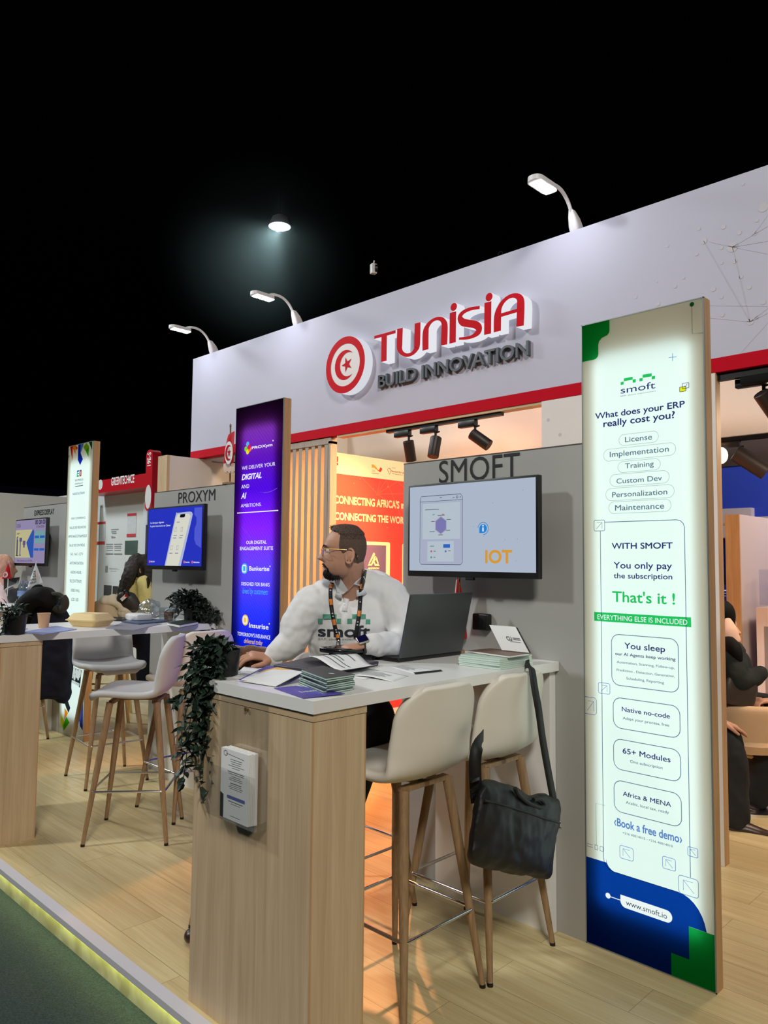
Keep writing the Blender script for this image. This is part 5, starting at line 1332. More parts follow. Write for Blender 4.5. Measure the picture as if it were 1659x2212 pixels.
# ================================================================== PLANTS
def leaf(b, p, d, n, L_, W):
    """one folded, pointed leaf"""
    d = V(d).normalized(); s_ = d.cross(V(n)); s_ = s_.normalized() if s_.length > 1e-3 else d.orthogonal().normalized(); n = s_.cross(d)
    p = V(p)
    pts = [p, p + d*L_*.3 + s_*W*.42 + n*W*.14, p + d*L_*.62 + s_*W*.40 + n*W*.10, p + d*L_ - n*L_*.12, p + d*L_*.62 - s_*W*.40 + n*W*.10, p + d*L_*.3 - s_*W*.42 + n*W*.14, p + d*L_*.32, p + d*L_*.64]
    b.add(pts, [(0,6,1),(1,6,7,2),(2,7,3),(3,7,4),(4,7,6,5),(5,6,0)])
def plant(label, pot_c, pot_r, pot_h, strands, seed, lm, L_=.042, W=.024, square=False, per=9, pot_m=None):
    rnd = random.Random(seed); c = V(pot_c)
    t = thing('trailing_plant', label, 'plant', pot_c)
    b = MB(); b.lathe([(0, 0), (pot_r * .82, 0), (pot_r, pot_h), (pot_r * .93, pot_h), (pot_r * .90, pot_h - .012), (0, pot_h - .012)], c, 24); b.build('pot', pot_m or M['black'], t)
    b = MB(); fb = MB()
    for P in strands:
        pts = [V(p) for p in spline([tuple(p) for p in P], 5)]
        b.tube(pts, .0016, 5, False)
        ln_ = sum((pts[i+1]-pts[i]).length for i in range(len(pts)-1)); k = max(4, int(ln_ / .1 * per))
        for i in range(k):
            f = (i + rnd.random()) / k * (len(pts) - 1); a = int(f); q = pts[a].lerp(pts[min(a+1, len(pts)-1)], f - a)
            tan = (pts[min(a+1, len(pts)-1)] - pts[max(a-1, 0)]).normalized()
            d = tan * .35 + V((rnd.gauss(0, .8), rnd.gauss(0, .8), rnd.gauss(0, .5)))
            n_ = V((rnd.gauss(0, .5), rnd.gauss(0, .5), 1))
            sc__ = rnd.uniform(.7, 1.15); leaf(fb, q, d, n_, L_ * sc__, W * sc__)
    b.build('stem', mat('dark_stem', (40, 48, 38), .6), t); fb.build('foliage', lm, t, False, True, None, False)
    return t
pc = V((-2.30, 1.545, ZT)); D2 = 2.63
def pp(x, y, d=2.66): return at(x, y, D=d)
rnd = random.Random(21)
top0 = pc + V((0, 0, .088)); strands = []
for k in range(20):
    a = rnd.uniform(0, 2 * math.pi); r = rnd.uniform(.05, .13)
    if math.cos(a) * CR.x + math.sin(a) * CR.y > .25: a += math.pi
    strands.append([top0 + V((rnd.uniform(-.02, .02), rnd.uniform(-.02, .02), -.01)), top0 + V((math.cos(a) * r * .5, math.sin(a) * r * .5, .018)), top0 + V((math.cos(a) * r, math.sin(a) * r, rnd.uniform(-.05, .018)))])
strands.append([top0, top0 + V((-.01, -.01, .03)), pp(472, 1380, 2.68)])
for (x, y, d) in ((395,1440,2.62),(410,1420,2.64),(400,1460,2.6),(500,1408,2.64),(430,1402,2.66)):
    e = pp(x, y, d); strands.append([top0, (top0 + e) / 2 + V((0, 0, .02)), e])
hang = [((440,1470),(432,1560),(450,1650),(466,1745)), ((430,1470),(410,1560),(402,1640),(394,1695)), ((450,1480),(455,1560),(440,1630),(438,1700)), ((420,1480),(400,1545),(392,1590),(396,1665)), ((465,1480),(470,1540),(462,1600),(470,1690)), ((435,1480),(440,1540),(425,1600),(414,1650)), ((455,1480),(448,1540),(470,1585),(450,1640)), ((475,1470),(480,1510),(476,1560),(480,1610)), ((425,1470),(418,1520),(425,1570),(405,1610)), ((445,1475),(436,1530),(445,1580),(432,1620)), ((460,1475),(462,1520),(455,1560),(466,1610)), ((410,1475),(398,1505),(384,1514),(377,1516)), ((470,1470),(474,1500),(468,1530),(475,1560)), ((440,1470),(425,1510),(440,1540),(430,1570))]
for h in hang:
    strands.append([top0 + V((rnd.uniform(-.03,.03), rnd.uniform(-.03,.02), 0))] + [pp(h[0][0] , h[0][1] - 34, 2.60)] + [pp(x, y, 2.575 + .02 * rnd.random()) for x, y in h])
plant('dark green trailing plant in a black pot spilling over the near counter corner', tuple(pc), .055, .092, strands, 5, M['leaf'], .047, .027, per=10)
# plant at the wall end of the left counter
pc = at(420, 1335, Z=ZT); pc = V((-4.56, 2.70, ZT)); pc.x = at(412, 1345, Y=2.70).x
top0 = pc + V((0, 0, .09)); strands = []
for k in range(30):
    a = rnd.uniform(0, 2 * math.pi); r = rnd.uniform(.06, .17)
    e = top0 + V((math.cos(a) * r, min(math.sin(a) * r, .06), rnd.uniform(-.05, .10))); strands.append([top0, (top0 + e) / 2 + V((0, 0, .06)), e])
for (x, y) in ((470,1330),(462,1345),(455,1360),(440,1370),(430,1360),(448,1350),(436,1345),(470,1335),(385,1330)):
    e = at(x, y, D=pc.dot(CF) - .10 - .1); strands.append([top0, (top0 + e) / 2 + V((0, 0, .06)), e])
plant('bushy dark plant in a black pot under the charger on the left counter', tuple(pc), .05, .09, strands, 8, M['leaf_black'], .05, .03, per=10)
pc = at(20, 1371, Z=ZT); top0 = pc + V((0, 0, .09)); strands = []
for k in range(16):
    a = rnd.uniform(0, 2 * math.pi); r = rnd.uniform(.03, .09)
    e = top0 + V((math.cos(a) * r, math.sin(a) * r, rnd.uniform(.0, .07))); strands.append([top0, (top0 + e) / 2 + V((0, 0, .03)), e])
for (x, y) in ((0,1400),(-5,1430),(2,1450),(-10,1480)): strands.append([top0, at(x - 6, y - 50, D=pc.dot(CF) - .13), at(x, y, D=pc.dot(CF) - .13)])
plant('small plant in a black pot at the left edge of the left counter', (pc.x - .01, pc.y + .03, ZT), .062, .105, strands, 9, M['leaf'], .05, .016, per=7)
# ================================================================== THINGS ON THE LEFT COUNTER
p = C_(94, 1356)
t = thing('paper_cup', 'small brown paper cup on the left counter', 'cup', tuple(p))
b = MB(); b.lathe([(0, 0), (.027, 0), (.036, .082), (.0385, .084), (.037, .087), (.034, .084), (.025, .003), (0, .003)], p, 28); b.build('cup', mat('kraft_cup', (206, 164, 126), .6), t)
p = C_(196, 1352)
t = thing('takeaway_box', 'closed cream clamshell takeaway box on the left counter beside the paper cup', 'food box', tuple(p), math.radians(20))
b = MB()
def ring(h, a, r): return [(x, y, h) for x, y in rrect(-a, -a * .8, a, a * .8, r, 4)]
b.grid([ring(0, .085, .02), ring(.004, .09, .02), ring(.034, .112, .02), ring(.036, .122, .022), ring(.040, .122, .022)], True); b.poly(ring(0, .085, .02)); b.build('box_base', mat('cream_fibre', (238, 210, 150), .7), t, True, False)
b = MB(); b.grid([ring(.041, .122, .022), ring(.044, .112, .02), ring(.07, .095, .02), ring(.078, .088, .02), ring(.078, .02, .005)], True); b.poly(ring(.078, .02, .005)); b.build('box_lid', mat('cream_fibre_lid', (240, 214, 158), .7), t, True, False)
def flat_thing(name, label, cat, px, z, th, m, grp=None):
    P = [C_(*q, z) for q in px]; b = MB(); b.prism([q_ + V((0, 0, th)) for q_ in P], (0, 0, -th)); o = b.build(name, m, None, False); return tag(o, label, cat, grp)
flat_thing('leaflet', 'pale blue leaflets fanned out on the left counter in front of the paper cup', 'leaflet', ((48,1367),(92,1372),(166,1360),(120,1353)), ZT, .004, mat('blue_leaflet', (150, 164, 214), .4, var=.2, vscale=9))
flat_thing('leaflet', 'white leaflet beside the plant pot at the left edge of the left counter', 'leaflet', ((0,1372),(44,1366),(60,1358),(30,1354)), ZT, .003, mat('grey_leaflet', (186, 190, 200), .4))
flat_thing('leaflet', 'grey leaflets lying right of the takeaway box', 'leaflet', ((228,1358),(290,1362),(350,1348),(270,1344)), ZT, .003, mat('grey_print_leaflet', (150, 152, 166), .4, var=.15, vscale=12))
flat_thing('folder', 'blue-grey folder under the clear food container on the left counter', 'folder', ((262,1344),(300,1349),(366,1342),(320,1337)), ZT + .004, .006, mat('blue_folder', (70, 88, 120), .4))
flat_thing('notebook', 'thin black tablet computer at the far edge of the left counter', 'tablet', ((226,1341),(262,1342),(284,1337),(240,1335)), ZT, .010, M['black'])
t = thing('notebook', 'dark notebook with white pages beside the plant on the left counter', 'notebook', tuple(C_(395, 1343)))
P = [C_(362, 1345, ZT + .018), C_(388, 1350, ZT + .018), C_(428, 1343, ZT + .018), C_(400, 1338, ZT + .018)]
b = MB(); b.prism([q_ - V((0, 0, .003)) for q_ in P], (0, 0, -.012)); b.build('pages', M['paper'], t, False)
b = MB(); b.prism(P, (0, 0, -.003)); b.prism([q_ - V((0, 0, .015)) for q_ in P], (0, 0, -.003)); b.build('cover', mat('dark_green_cover', (34, 44, 40), .5), t, False)
# clear container with napkins, plastic bag, cup with tissue
p = C_(300, 1340, ZT + .006)
t = thing('food_container', 'clear plastic food container with white napkins on the left counter', 'container', tuple(p))
b = MB()
def rg(h, a, c_, r=.02): return [(p.x + x, p.y + y, p.z + h) for x, y in rrect(-a, -c_, a, c_, r, 4)]
b.grid([rg(0, .10, .07), rg(.055, .115, .085), rg(.06, .125, .095), rg(.062, .118, .088)], True); b.poly(rg(0, .10, .07)); b.build('tub', M['clear'], t)
b = MB(); b.rbox((p.x - .08, p.y - .06, p.z + .004), (p.x + .09, p.y + .05, p.z + .045), .012, 2); b.build('napkins', M['paper'], t)
p = C_(326, 1339, ZT)
b = MB()
for k in range(7): b.ball((p.x + random.uniform(-.09,.09), p.y + random.uniform(-.03,.03), ZT + .05 + random.uniform(0,.05)), (.06, .05, .045), 12)
o = organic(b, 'plastic_bag', glass('crinkled_plastic', (240, 244, 250), .5, .2), None, .012, 2, .05, .05); tag(o, 'crumpled clear plastic bag behind the food container on the left counter', 'plastic bag')
b = MB(); b.rbox((p.x + .10, p.y - .0, ZT), (p.x + .23, p.y + .06, ZT + .09), .01, 2); o = b.build('food_container', glass('clear_tray', (225, 232, 236), .3, .1)); tag(o, 'empty clear tray behind the tissue cup on the left counter', 'container')
p = C_(364, 1341, ZT)
t = thing('paper_cup', 'brown cup stuffed with a white tissue on the left counter', 'cup', tuple(p))
b = MB(); b.lathe([(0, 0), (.026, 0), (.034, .06), (.032, .062), (.03, .058), (0, .04)], p, 24); b.build('cup', mat('brown_cup', (140, 104, 84), .6), t)
b = MB()
for q_ in ((0,0,.065,.034),(.03,.02,.075,.026),(.05,.03,.085,.02),(-.02,0,.06,.02)): b.ball(p + V(q_[:3]), (q_[3], q_[3] * .8, q_[3] * .6), 12)
organic(b, 'tissue', M['paper'], t, .006, 2, .02, .03)
# charger in its socket and its cable
t = thing('wall_socket', 'black socket box with plug on the wall below the blue phone television', 'socket', (-4.65, 2.79, 1.17))
A = at(397, 1284, Y=2.77); B_ = at(414, 1309, Y=2.77)
b = MB(); b.rbox((A.x, 2.745, B_.z), (B_.x, 2.79, A.z), .006, 2); b.build('box', M['black'], t)
t = thing('charger', 'black charger with a thin cable plugged into the socket above the left counter', 'charger', (-4.72, 2.75, 1.2))
A2 = at(386, 1298, Y=2.72); b = MB(); b.rbox((A2.x, 2.70, A2.z - .02), (A.x + .02, 2.75, A2.z + .02), .006, 2); b.build('plug', M['black'], t)
b = MB(); b.tube(spline([tuple(A2), tuple(at(360, 1306, D=5.5)), tuple(at(353, 1320, D=5.5)), tuple(at(340, 1332, D=5.45)), tuple(at(325, 1333, D=5.4)), tuple(C_(268, 1334, ZT + .01))], 5), .003, 6); b.build('cable', M['black'], t)

# ================================================================== THIRD COUNTER, FAR LEFT
p = at(46, 1300, Z=ZT)
def bottle(px, py, label, h=.21):
    p = at(px, py, Z=ZT); t = thing('water_bottle', label, 'bottle', tuple(p))
    b = MB(); b.lathe([(0, 0), (.03, 0), (.032, .01), (.032, h * .68), (.026, h * .78), (.013, h * .9), (.013, h * .95)], p, 20); b.build('bottle_body', glass('pet_plastic', (216, 230, 244), .4, .08), t)
    b = MB(); b.lathe([(0, h), (.014, h), (.014, h * .93), (.012, h * .93)], p, 16); b.build('cap', mat('lilac_cap', (140, 140, 200), .4), t)
    b = MB(); b.lathe([(.0325, h * .32), (.0325, h * .56)], p, 20); b.build('label_band', mat('blue_label', (130, 160, 214), .5), t)
bottle(45, 1304, 'clear water bottle in front, with a lilac cap, on the far left counter')
bottle(56, 1303, 'water bottle standing behind the first bottle on the far left counter', .2)
# pennants on that counter
def pennant(label, px_top, px_l, px_r, D, m, deco):
    t = thing('table_flag', label, 'flag', tuple(at((px_l[0] + px_r[0]) / 2, px_r[1], D=D)))
    T, L_, R_ = at(*px_top, D=D), at(*px_l, D=D), at(*px_r, D=D + .02)
    rows = []
    for i in range(9):
        v = i / 8; rows.append([T.lerp(L_, v).lerp(T.lerp(R_, v), u / 6) + CF * (.012 * math.sin(u * 1.4 + v * 3) * v) for u in range(7)])
    b = MB(); b.grid(rows); b.build('flag_cloth', m, t, True, True, [('SOLIDIFY', dict(thickness=.002))])
    b = MB(); base = at(px_top[0] - 3, 1302, Z=ZT); b.tube([T + V((0, 0, .01)) + CF * .01, base], .004, 8); b.build('pole', mat('pale_pole', (220, 214, 206), .4), t)
    def w(u, v, k=.014): return T.lerp(L_, v).lerp(T.lerp(R_, v), u) - CF * k
    deco(t, w)
def d_tn(t, w):
    b = MB(); c = (.35, .74); pos = lambda x, y: w(c[0] + x / .9, c[1] - y * .9)
    b.poly([pos(.27 * math.cos(i*.3142), .20 * math.sin(i*.3142)) for i in range(20)]); b.build('white_disc', M['paper'], t, False)
    b = MB(); b.poly([w(c[0] + x / .9, c[1] - y * .9, .017) for x, y in star2(.05, 0, .13)])
    oo, ii = crescent2(0, 0, .17, .06, .14); b.grid([[w(c[0] + x / .9, c[1] - y * .7, .017) for x, y in oo], [w(c[0] + x / .9, c[1] - y * .7, .017) for x, y in ii]]); b.build('crescent_star', M['red_band'], t, False)
pennant('small red pennant with crescent and star at the far left edge', (18, 1215), (4, 1250), (27, 1250), 6.55, mat('pennant_red', (196, 18, 40), .8), d_tn)
def d_ed(t, w):
    for c, rs in ed_logo(None, None):
        for u0, v1, u1, v0 in rs:
            f = lambda u, v: w(.30 + .34 * u + (1 - v) * .0, .32 + .27 * (1 - v))
            b = MB(); b.poly([f(u0, v0), f(u1, v0), f(u1, v1), f(u0, v1)]); b.build('logo_piece', mat('logo_colour', c, .6), t, False)
    b = MB()
    for s_, v in (('EXPRESS', .72), ('DISPLAY', .84)):
        vs_, fs_ = glyphs(s_, .02, 0); xm = max(q.x for q in vs_); b.add([w(.08 + .55 * q.x / xm, v - .085 * q.y / .7) for q in vs_], fs_)
    b.build('lettering', M['vinyl'], t, False)
pennant('small white pennant with coloured letter logo in front of the far left television', (77, 1216), (58, 1272), (95, 1262), 6.45, mat('pennant_white', (226, 230, 238), .8), d_ed)
t = thing('laptop', 'black laptop behind the red pennant at the far left edge', 'laptop', tuple(at(25, 1285, D=6.9)))
b = MB(); b.prism([at(8, 1275, D=6.9), at(38, 1262, D=6.95), at(42, 1247, D=7.05), at(8, 1250, D=7.0)], CF * .01); b.build('lid', M['laptop_dark'], t, False)
b = MB(); b.prism([at(18, 1300, D=6.9), at(38, 1303, D=7.05), at(38, 1270, D=7.0), at(12, 1276, D=6.9)], CF * .02); b.build('screen_back', mat('grey_plastic', (96, 96, 96), .5), t, False)

# dark jacket and backpack on the far-left stool
DJ = 6.27
def J_(x, y, d=0): return at(x, y, D=DJ + d)
b = MB(); sd_ = tuple(CR)
b.limb([J_(88, 1300), J_(92, 1360), J_(96, 1430), J_(92, 1490)], [.14, .20, .215, .20], 1.0, .42, sd_, 24)
b.limb([J_(118, 1310, .05), J_(135, 1360, .05), J_(138, 1440, .05), J_(136, 1500, .05), J_(132, 1510, .05)], [.08, .085, .075, .07, .05], 1.0, .8, sd_)
b.limb([J_(60, 1330), J_(55, 1400), J_(60, 1480)], [.09, .10, .10], 1.0, .7, sd_)
o = organic(b, 'jacket', M['navycoat'], None, .014, 4, .035, .09); tag(o, 'dark navy jacket draped over the bar stool at the far left', 'jacket')
tb = thing('backpack', 'black backpack with a looped handle hung over the dark jacket', 'backpack', tuple(J_(85, 1340)))
b = MB(); b.limb([J_(52, 1345, -.06), J_(62, 1300, -.09), J_(90, 1288, -.10), J_(112, 1300, -.10)], [.10, .13, .13, .09], 1, .6, tuple(CF), 20); b.limb([J_(46, 1370, -.05), J_(50, 1330, -.06)], [.10, .11], 1, .7, tuple(CF))
organic(b, 'bag_body', M['blackmat'], tb, .012, 4, .02, .09)
b = MB(); b.grid(strap(spline([tuple(J_(66, 1282, -.1)), tuple(J_(74, 1270, -.1)), tuple(J_(86, 1268, -.1)), tuple(J_(98, 1282, -.1))], 5), .035, [V(CF)] * 99)); b.build('handle', M['blackmat'], tb, True, True, [('SOLIDIFY', dict(thickness=.012))])
b = MB(); b.tube(spline([tuple(J_(112, 1284, -.1)), tuple(J_(128, 1285, -.1)), tuple(J_(139, 1296, -.1)), tuple(J_(139, 1310, -.1)), tuple(J_(128, 1317, -.1)), tuple(J_(118, 1312, -.1))], 5), [.02]*8 + [.034]*12 + [.03]*6, 12); b.build('shoulder_strap', mat('olive_black_strap', (44, 44, 40), .8), tb)

# ================================================================== BEHIND THE LEFT COUNTER
# beige shell chairs on pale wooden legs
def beech_stool(label, c, rz):
    t = thing('shell_stool', label, 'bar stool', c, rz, 'beige shell stools on pale legs')
    b = MB(); rows = []
    for i in range(13):
        s_ = i / 12; x = .22 - .42 * min(1, s_ / .5) if s_ < .5 else -.20 - .06 * (s_ - .5) * 2; z = .76 if s_ < .45 else .76 + .36 * ((s_ - .45) / .55) ** 1.2
        w = .23 * math.sqrt(max(.15, 1 - (abs(s_ - .5) / .5) ** 4))
        rows.append([(x + .09 * abs(v) ** 2 * (s_ > .4), w * v, z + .03 * v * v) for v in [-1 + j / 4 for j in range(9)]])
    b.grid(rows); b.build('seat_shell', mat('beige_shell', (214, 204, 180), .6), t, True, False, [('SOLIDIFY', dict(thickness=.03)), ('SUBSURF', dict(levels=1, render_levels=1))])
    for sx in (1, -1):
        for sy in (1, -1):
            b = MB(); b.tube([(.12*sx, .12*sy, .75), (.23*sx, .21*sy, 0)], [.02, .014], 12); b.build('leg', M['palewood'], t, True, False)
    b = MB(); b.tube([(.18*x, .17*y, .30) for x, y in ((1,1),(-1,1),(-1,-1),(1,-1))], .011, 8, False, True); b.build('footrest', M['palewood'], t, True, False)
    return t
q = at(238, 1300, D=7.2)
bs = beech_stool('beige shell stool with a white cloth over it, behind the left counter', (q.x, q.y, 0), math.radians(150))
q2 = at(296, 1400, D=8.3); dup(bs, (q2.x, q2.y, 0), math.radians(60), 'beige shell stool on pale wooden legs under the woman in yellow')
b = MB(); Dd = 7.0
for x, y, r in ((228,1297,.06),(246,1297,.07),(262,1303,.07),(274,1318,.07),(282,1330,.06),(270,1325,.07)): b.ball(at(x, y, D=Dd), (r, r, r * .8), 14)
o = organic(b, 'cloth', mat('cream_cloth', (236, 234, 214), .85), None, .014, 3, .03, .08); tag(o, 'cream cloth bunched over the beige stool behind the left counter', 'cloth')
t = thing('handbag', 'dark grey bag with a white and red tag on the beige stool', 'bag', tuple(at(282, 1310, D=6.95)))
b = MB(); b.limb([at(262, 1291, D=6.97), at(278, 1297, D=6.97), at(292, 1312, D=6.97)], [.06, .085, .06], 1, .7, tuple(CR)); organic(b, 'bag_body', mat('dark_grey_leather', (48, 52, 54), .45), t, .010, 3)
b = MB(); b.tube(spline([tuple(at(270, 1290, D=6.93)), tuple(at(268, 1278, D=6.93)), tuple(at(276, 1276, D=6.93)), tuple(at(280, 1288, D=6.93))], 4), .008, 8); b.build('strap', M['black'], t)
b = MB(); b.prism([at(259, 1294, D=6.86), at(264, 1299, D=6.86), at(274, 1290, D=6.86), at(270, 1284, D=6.86)], CF * .004); b.m = 1; b.prism([at(269, 1287, D=6.855), at(272, 1290, D=6.855), at(275, 1287, D=6.855), at(272, 1283, D=6.855)], CF * .003); b.build('tag', [M['paper'], M['red_band']], t, False)

# green-tech stand: white wall with posters, red sign beam and post
GY = 5.6
g3 = zm(200, 1040, 7.9)
b = MB(); A = at(325, 1052, Y=GY); b.box((-14.5, GY, -.1), (A.x - .12, GY + .08, 2.64)); struct(b, 'wall_greentech', mat('white_stand_wall', (200, 206, 208), .7))
b = MB(); b.box((A.x - .12, GY - .04, -.1), (A.x - .0, GY + .08, 2.62)); b.box((A.x - .06, GY + .1, -.1), (A.x + 1.6, GY + .16, 2.25)); struct(b, 'wall_greentech_side', mat('white_stand_wall_side', (196, 204, 214), .7))
def GP(x, y, k=0): return g3(x, y, Y=GY - .004 - .001 * k)
def GW(x, y, d=.35): return at(x, y, Y=GY - d)
t = thing('stand_sign', 'dark red sign beam and post with white lettering behind the white lightbox', 'sign', tuple(GW(322, 1100)))
red_s = mat('dark_red_sign', (176, 20, 34), .35)
b = MB(); yb = GY - .35
P = [GW(180, 1046), GW(318, 1022), GW(316, 1052), GW(180, 1068)]
b.prism([V((p_.x, yb, z_)) for p_, z_ in zip(P, (P[1].z, P[1].z, P[2].z, P[2].z))], (0, .345, 0)); b.build('beam', red_s, t, False)
z_t = GW(324, 972).z; z_b = GW(322, 1104).z; xa, xb2 = GW(317, 1040).x, GW(331, 1040).x
b = MB(); b.prism([V((x, yb - .02, z)) for x, z in rrect(xa, z_b, xb2, z_t, (xb2 - xa) * .49, 7)], (0, .14, 0)); b.build('post', red_s, t, False)
b = MB(); cz = z_b + .20; b.poly([V((x, yb - .022, z)) for x, z in disc2((xa + xb2) / 2, cz, (xb2 - xa) * .47, 20, .17)]); b.build('round_label', mat('pale_label', (206, 206, 206), .5), t, False); b = MB(); b.poly([V((x, yb - .002, z)) for x, z in disc2(GW(217, 1045).x, GW(217, 1047).z, .08, 18)]); b.build('round_label', mat('pale_label', (206, 206, 206), .5), t, False)
b = MB(); text(b, 'GREENTECH4CE', at(240, 1049, Y=yb - .004), V((at(290, 1038, Y=yb - .004).x, 0, 0)) + V((0, yb - .004, at(240, 1049, Y=yb).z + .12)), .012); b.build('lettering', M['paper'], t, False)
b = MB(); vs_, fs_ = glyphs('19E-S', .01); xm = max(v.x for v in vs_); xc = (xa + xb2) / 2; z0_ = GW(322, 1010).z; z1_ = GW(324, 978).z
b.add([V((xc + .05 - .10 * v.y / .7, yb - .024, z0_ + (z1_ - z0_) * v.x / xm)) for v in vs_], fs_); b.build('stand_number', M['paper'], t, False)
def poster(label, q, m, grp=None, deco=None):
    P = [GP(*p_) for p_ in q]; x0, x1 = P[0].x, P[1].x; z0, z1 = (P[3].z + P[2].z) / 2, (P[0].z + P[1].z) / 2
    b = MB(); b.box((x0, GY - .006, z0), (x1, GY - .001, z1)); o = b.build('poster', m, None, False); tag(o, label, 'poster', grp)
    if deco: deco(o, x0, x1, z0, z1)
    return o
def d_redband(o, x0, x1, z0, z1):
    h = z1 - z0
    b = MB(); b.box((x0, GY - .009, z1 - h * .11), (x1, GY - .006, z1)); b.build('red_band', mat('dull_red', (184, 56, 64), .6), o, False); b = MB(); b.box((x0, GY - .009, z0), (x1, GY - .006, z0 + h * .13)); b.build('red_band', mat('dull_red', (184, 56, 64), .6), o, False)
mp_ = mat('pale_poster', (188, 194, 198), .7, var=.06, vscale=20)
poster('pale poster between red bands, upper right on the white stand wall', ((598,548),(750,540),(738,942),(590,950)), mp_, None, d_redband)
poster('pale poster between red bands beside the wooden lightbox edge', ((60,690),(222,685),(212,1070),(60,1080)), mp_, None, d_redband)
poster('dark green poster under the banded poster on the white stand wall', ((555,1012),(770,1005),(765,1248),(553,1252)), mat('dark_green_poster', (62, 84, 76), .5, var=.2, vscale=6))
poster('dark photograph low on the white stand wall, left of the pair', ((195,1770),(322,1775),(320,1960),(190,1960)), mat('dark_photo', (54, 54, 56), .5, var=.3, vscale=6))
poster('dark photograph low on the white stand wall beside the woman', ((345,1785),(500,1790),(500,1965),(345,1965)), mat('dark_photo_right', (40, 40, 42), .5, var=.3, vscale=6))
b = MB()
for q in ((315,815,440,822),(318,850,400,862),(330,880,405,890),(320,935,345,965),(345,945,385,962),(232,1065,345,1075),(365,1065,500,1075),(235,1100,340,1108),(370,1100,480,1110),(235,1130,345,1138),(370,1130,490,1138),(235,1170,340,1178),(370,1170,480,1178),(225,1225,345,1248),(365,1228,500,1250),(280,1480,420,1488),(285,1500,460,1508),(300,1525,400,1532),(200,1725,400,1735)):
    a, c = GP(q[0], q[1], 2), GP(q[2], q[3], 2); b.poly([V((a.x, a.y, c.z)), V((c.x, a.y, c.z)), V((c.x, a.y, a.z)), V((a.x, a.y, a.z))])
a, c = GP(218, 1440, 2), GP(250, 1550, 2); b.poly([V((a.x, a.y, c.z)), V((c.x, a.y, c.z)), V((c.x, a.y, a.z)), V((a.x, a.y, a.z))])
for x in (572, 625):
    a = GP(x, 1460, 2); stroke(b, [(a.x + .05*math.cos(i*.4), a.z + .07*math.sin(i*.4)) for i in range(16)], .03, lambda x, z: V((x, GY - .006, z)), None, True)
o = b.build('printed_notes', mat('grey_print', (128, 134, 140), .7), None, False); o.parent = bpy.data.objects['wall_greentech']
t = thing('roll_up_picture', 'dark purple night picture behind the woman, beside the blue phone television', 'poster', tuple(at(320, 1250, Y=GY)))
b = MB(); A_ = at(315, 1134, Y=GY - .05); B2_ = at(329, 1246, Y=GY - .05); b.box((A_.x, GY - .05, B2_.z), (B2_.x + .3, GY - .04, A_.z)); b.build('print', mat('night_print', (44, 34, 64), .5, var=.5, vscale=4), t, False)
b = MB(); b.tube(spline([tuple(at(327, 1105, Y=GY - .4)), tuple(at(322, 1112, Y=GY - .4)), tuple(at(323, 1122, Y=GY - .4)), tuple(at(328, 1126, Y=GY - .4))], 4), .008, 6); b.build('cable_loop', M['black'], bpy.data.objects['stand_sign'])

# flag standing on the display wall
tp = at(498, 920, Y=2.83); bs_p = V((at(497, 1040, Y=2.83).x, 2.83, 2.003))
rows = []
for i in range(9):
    v = i / 8; row = []
    for j in range(7):
        u = j / 6; l = at(493 - 8 * v ** .6, 938 + 64 * v, Y=2.80); r = at(507, 930 + 72 * v, Y=2.80)
        p_ = l.lerp(r, u); row.append(p_ + V((0, -.018 * math.sin(u * 8 + v) * v, 0)))
    rows.append(row)
t = flag('red fringed flag standing on the grey wall left of the purple lightbox', bs_p, V((tp.x, 2.83, tp.z)), rows, stand=.05)
b = MB(); fr = []
for j in range(9):
    u = j / 8; l = at(485, 1001, Y=2.795); r = at(507, 1001, Y=2.795); e1 = at(487 + 20 * u, 1020 + 2 * math.sin(j * 2.1), Y=2.795); p_ = l.lerp(r, u)
    b.tube([p_, (p_ + e1) / 2 + V((0, -.004, 0)), e1], .008, 6)
b.build('fringe', mat('cream_fringe_big', (224, 200, 190), .9), t)
b = MB(); c = at(494, 978, Y=2.765); c.y = 2.765
b.poly([V((x, c.y, z)) for x, z in disc2(c.x, c.z, .045, 20, .075)]); b.build('white_disc', M['paper'], t, False)
b = MB(); b.poly([V((c.x + x * .6, c.y - .002, c.z + z)) for x, z in star2(.01, 0, .034)]); oo, ii = crescent2(0, 0, .052, .018, .042)
b.grid([[V((c.x + x * .7, c.y - .002, c.z + z)) for x, z in oo], [V((c.x + x * .7, c.y - .002, c.z + z)) for x, z in ii]]); b.build('crescent_star', M['red_band'], t, False)

# ================================================================== UP IN THE DARK HALL
fp = at(604, 490, D=16)
t = thing('hall_floodlight', 'bright floodlight hanging high in the dark hall above the stand', 'floodlight', tuple(fp))
b = MB(); b.lathe([(.06, .26), (.16, .2), (.22, .05), (.235, .0)], fp, 28); b.build('reflector', mat('grey_reflector', (130, 132, 136), .4, .5), t)
b = MB(); b.poly([fp + V((.215*math.cos(i*.2244), .215*math.sin(i*.2244), .005)) for i in range(28)]); b.build('lens', emit('flood_lens', (235, 255, 250), 30), t, False)
b = MB(); b.tube([fp + V((0, 0, .26)), V((fp.x, fp.y, 12.5))], .008, 8); b.build('hanger', mat('dark_rod', (3, 3, 3), 1, spec=0), t)
m_ = bpy.data.materials.new('lit_haze'); m_.use_nodes = True; nt_ = m_.node_tree; nt_.nodes.clear()
vs_n = nt_.nodes.new('ShaderNodeVolumeScatter'); vs_n.inputs['Color'].default_value = (.75, .95, 1, 1); vs_n.inputs['Anisotropy'].default_value = .3
tcv = nt_.nodes.new('ShaderNodeTexCoord'); mpv = nt_.nodes.new('ShaderNodeVectorMath'); mpv.operation = 'LENGTH'; mrv = nt_.nodes.new('ShaderNodeMapRange'); mrv.interpolation_type = 'SMOOTHSTEP'
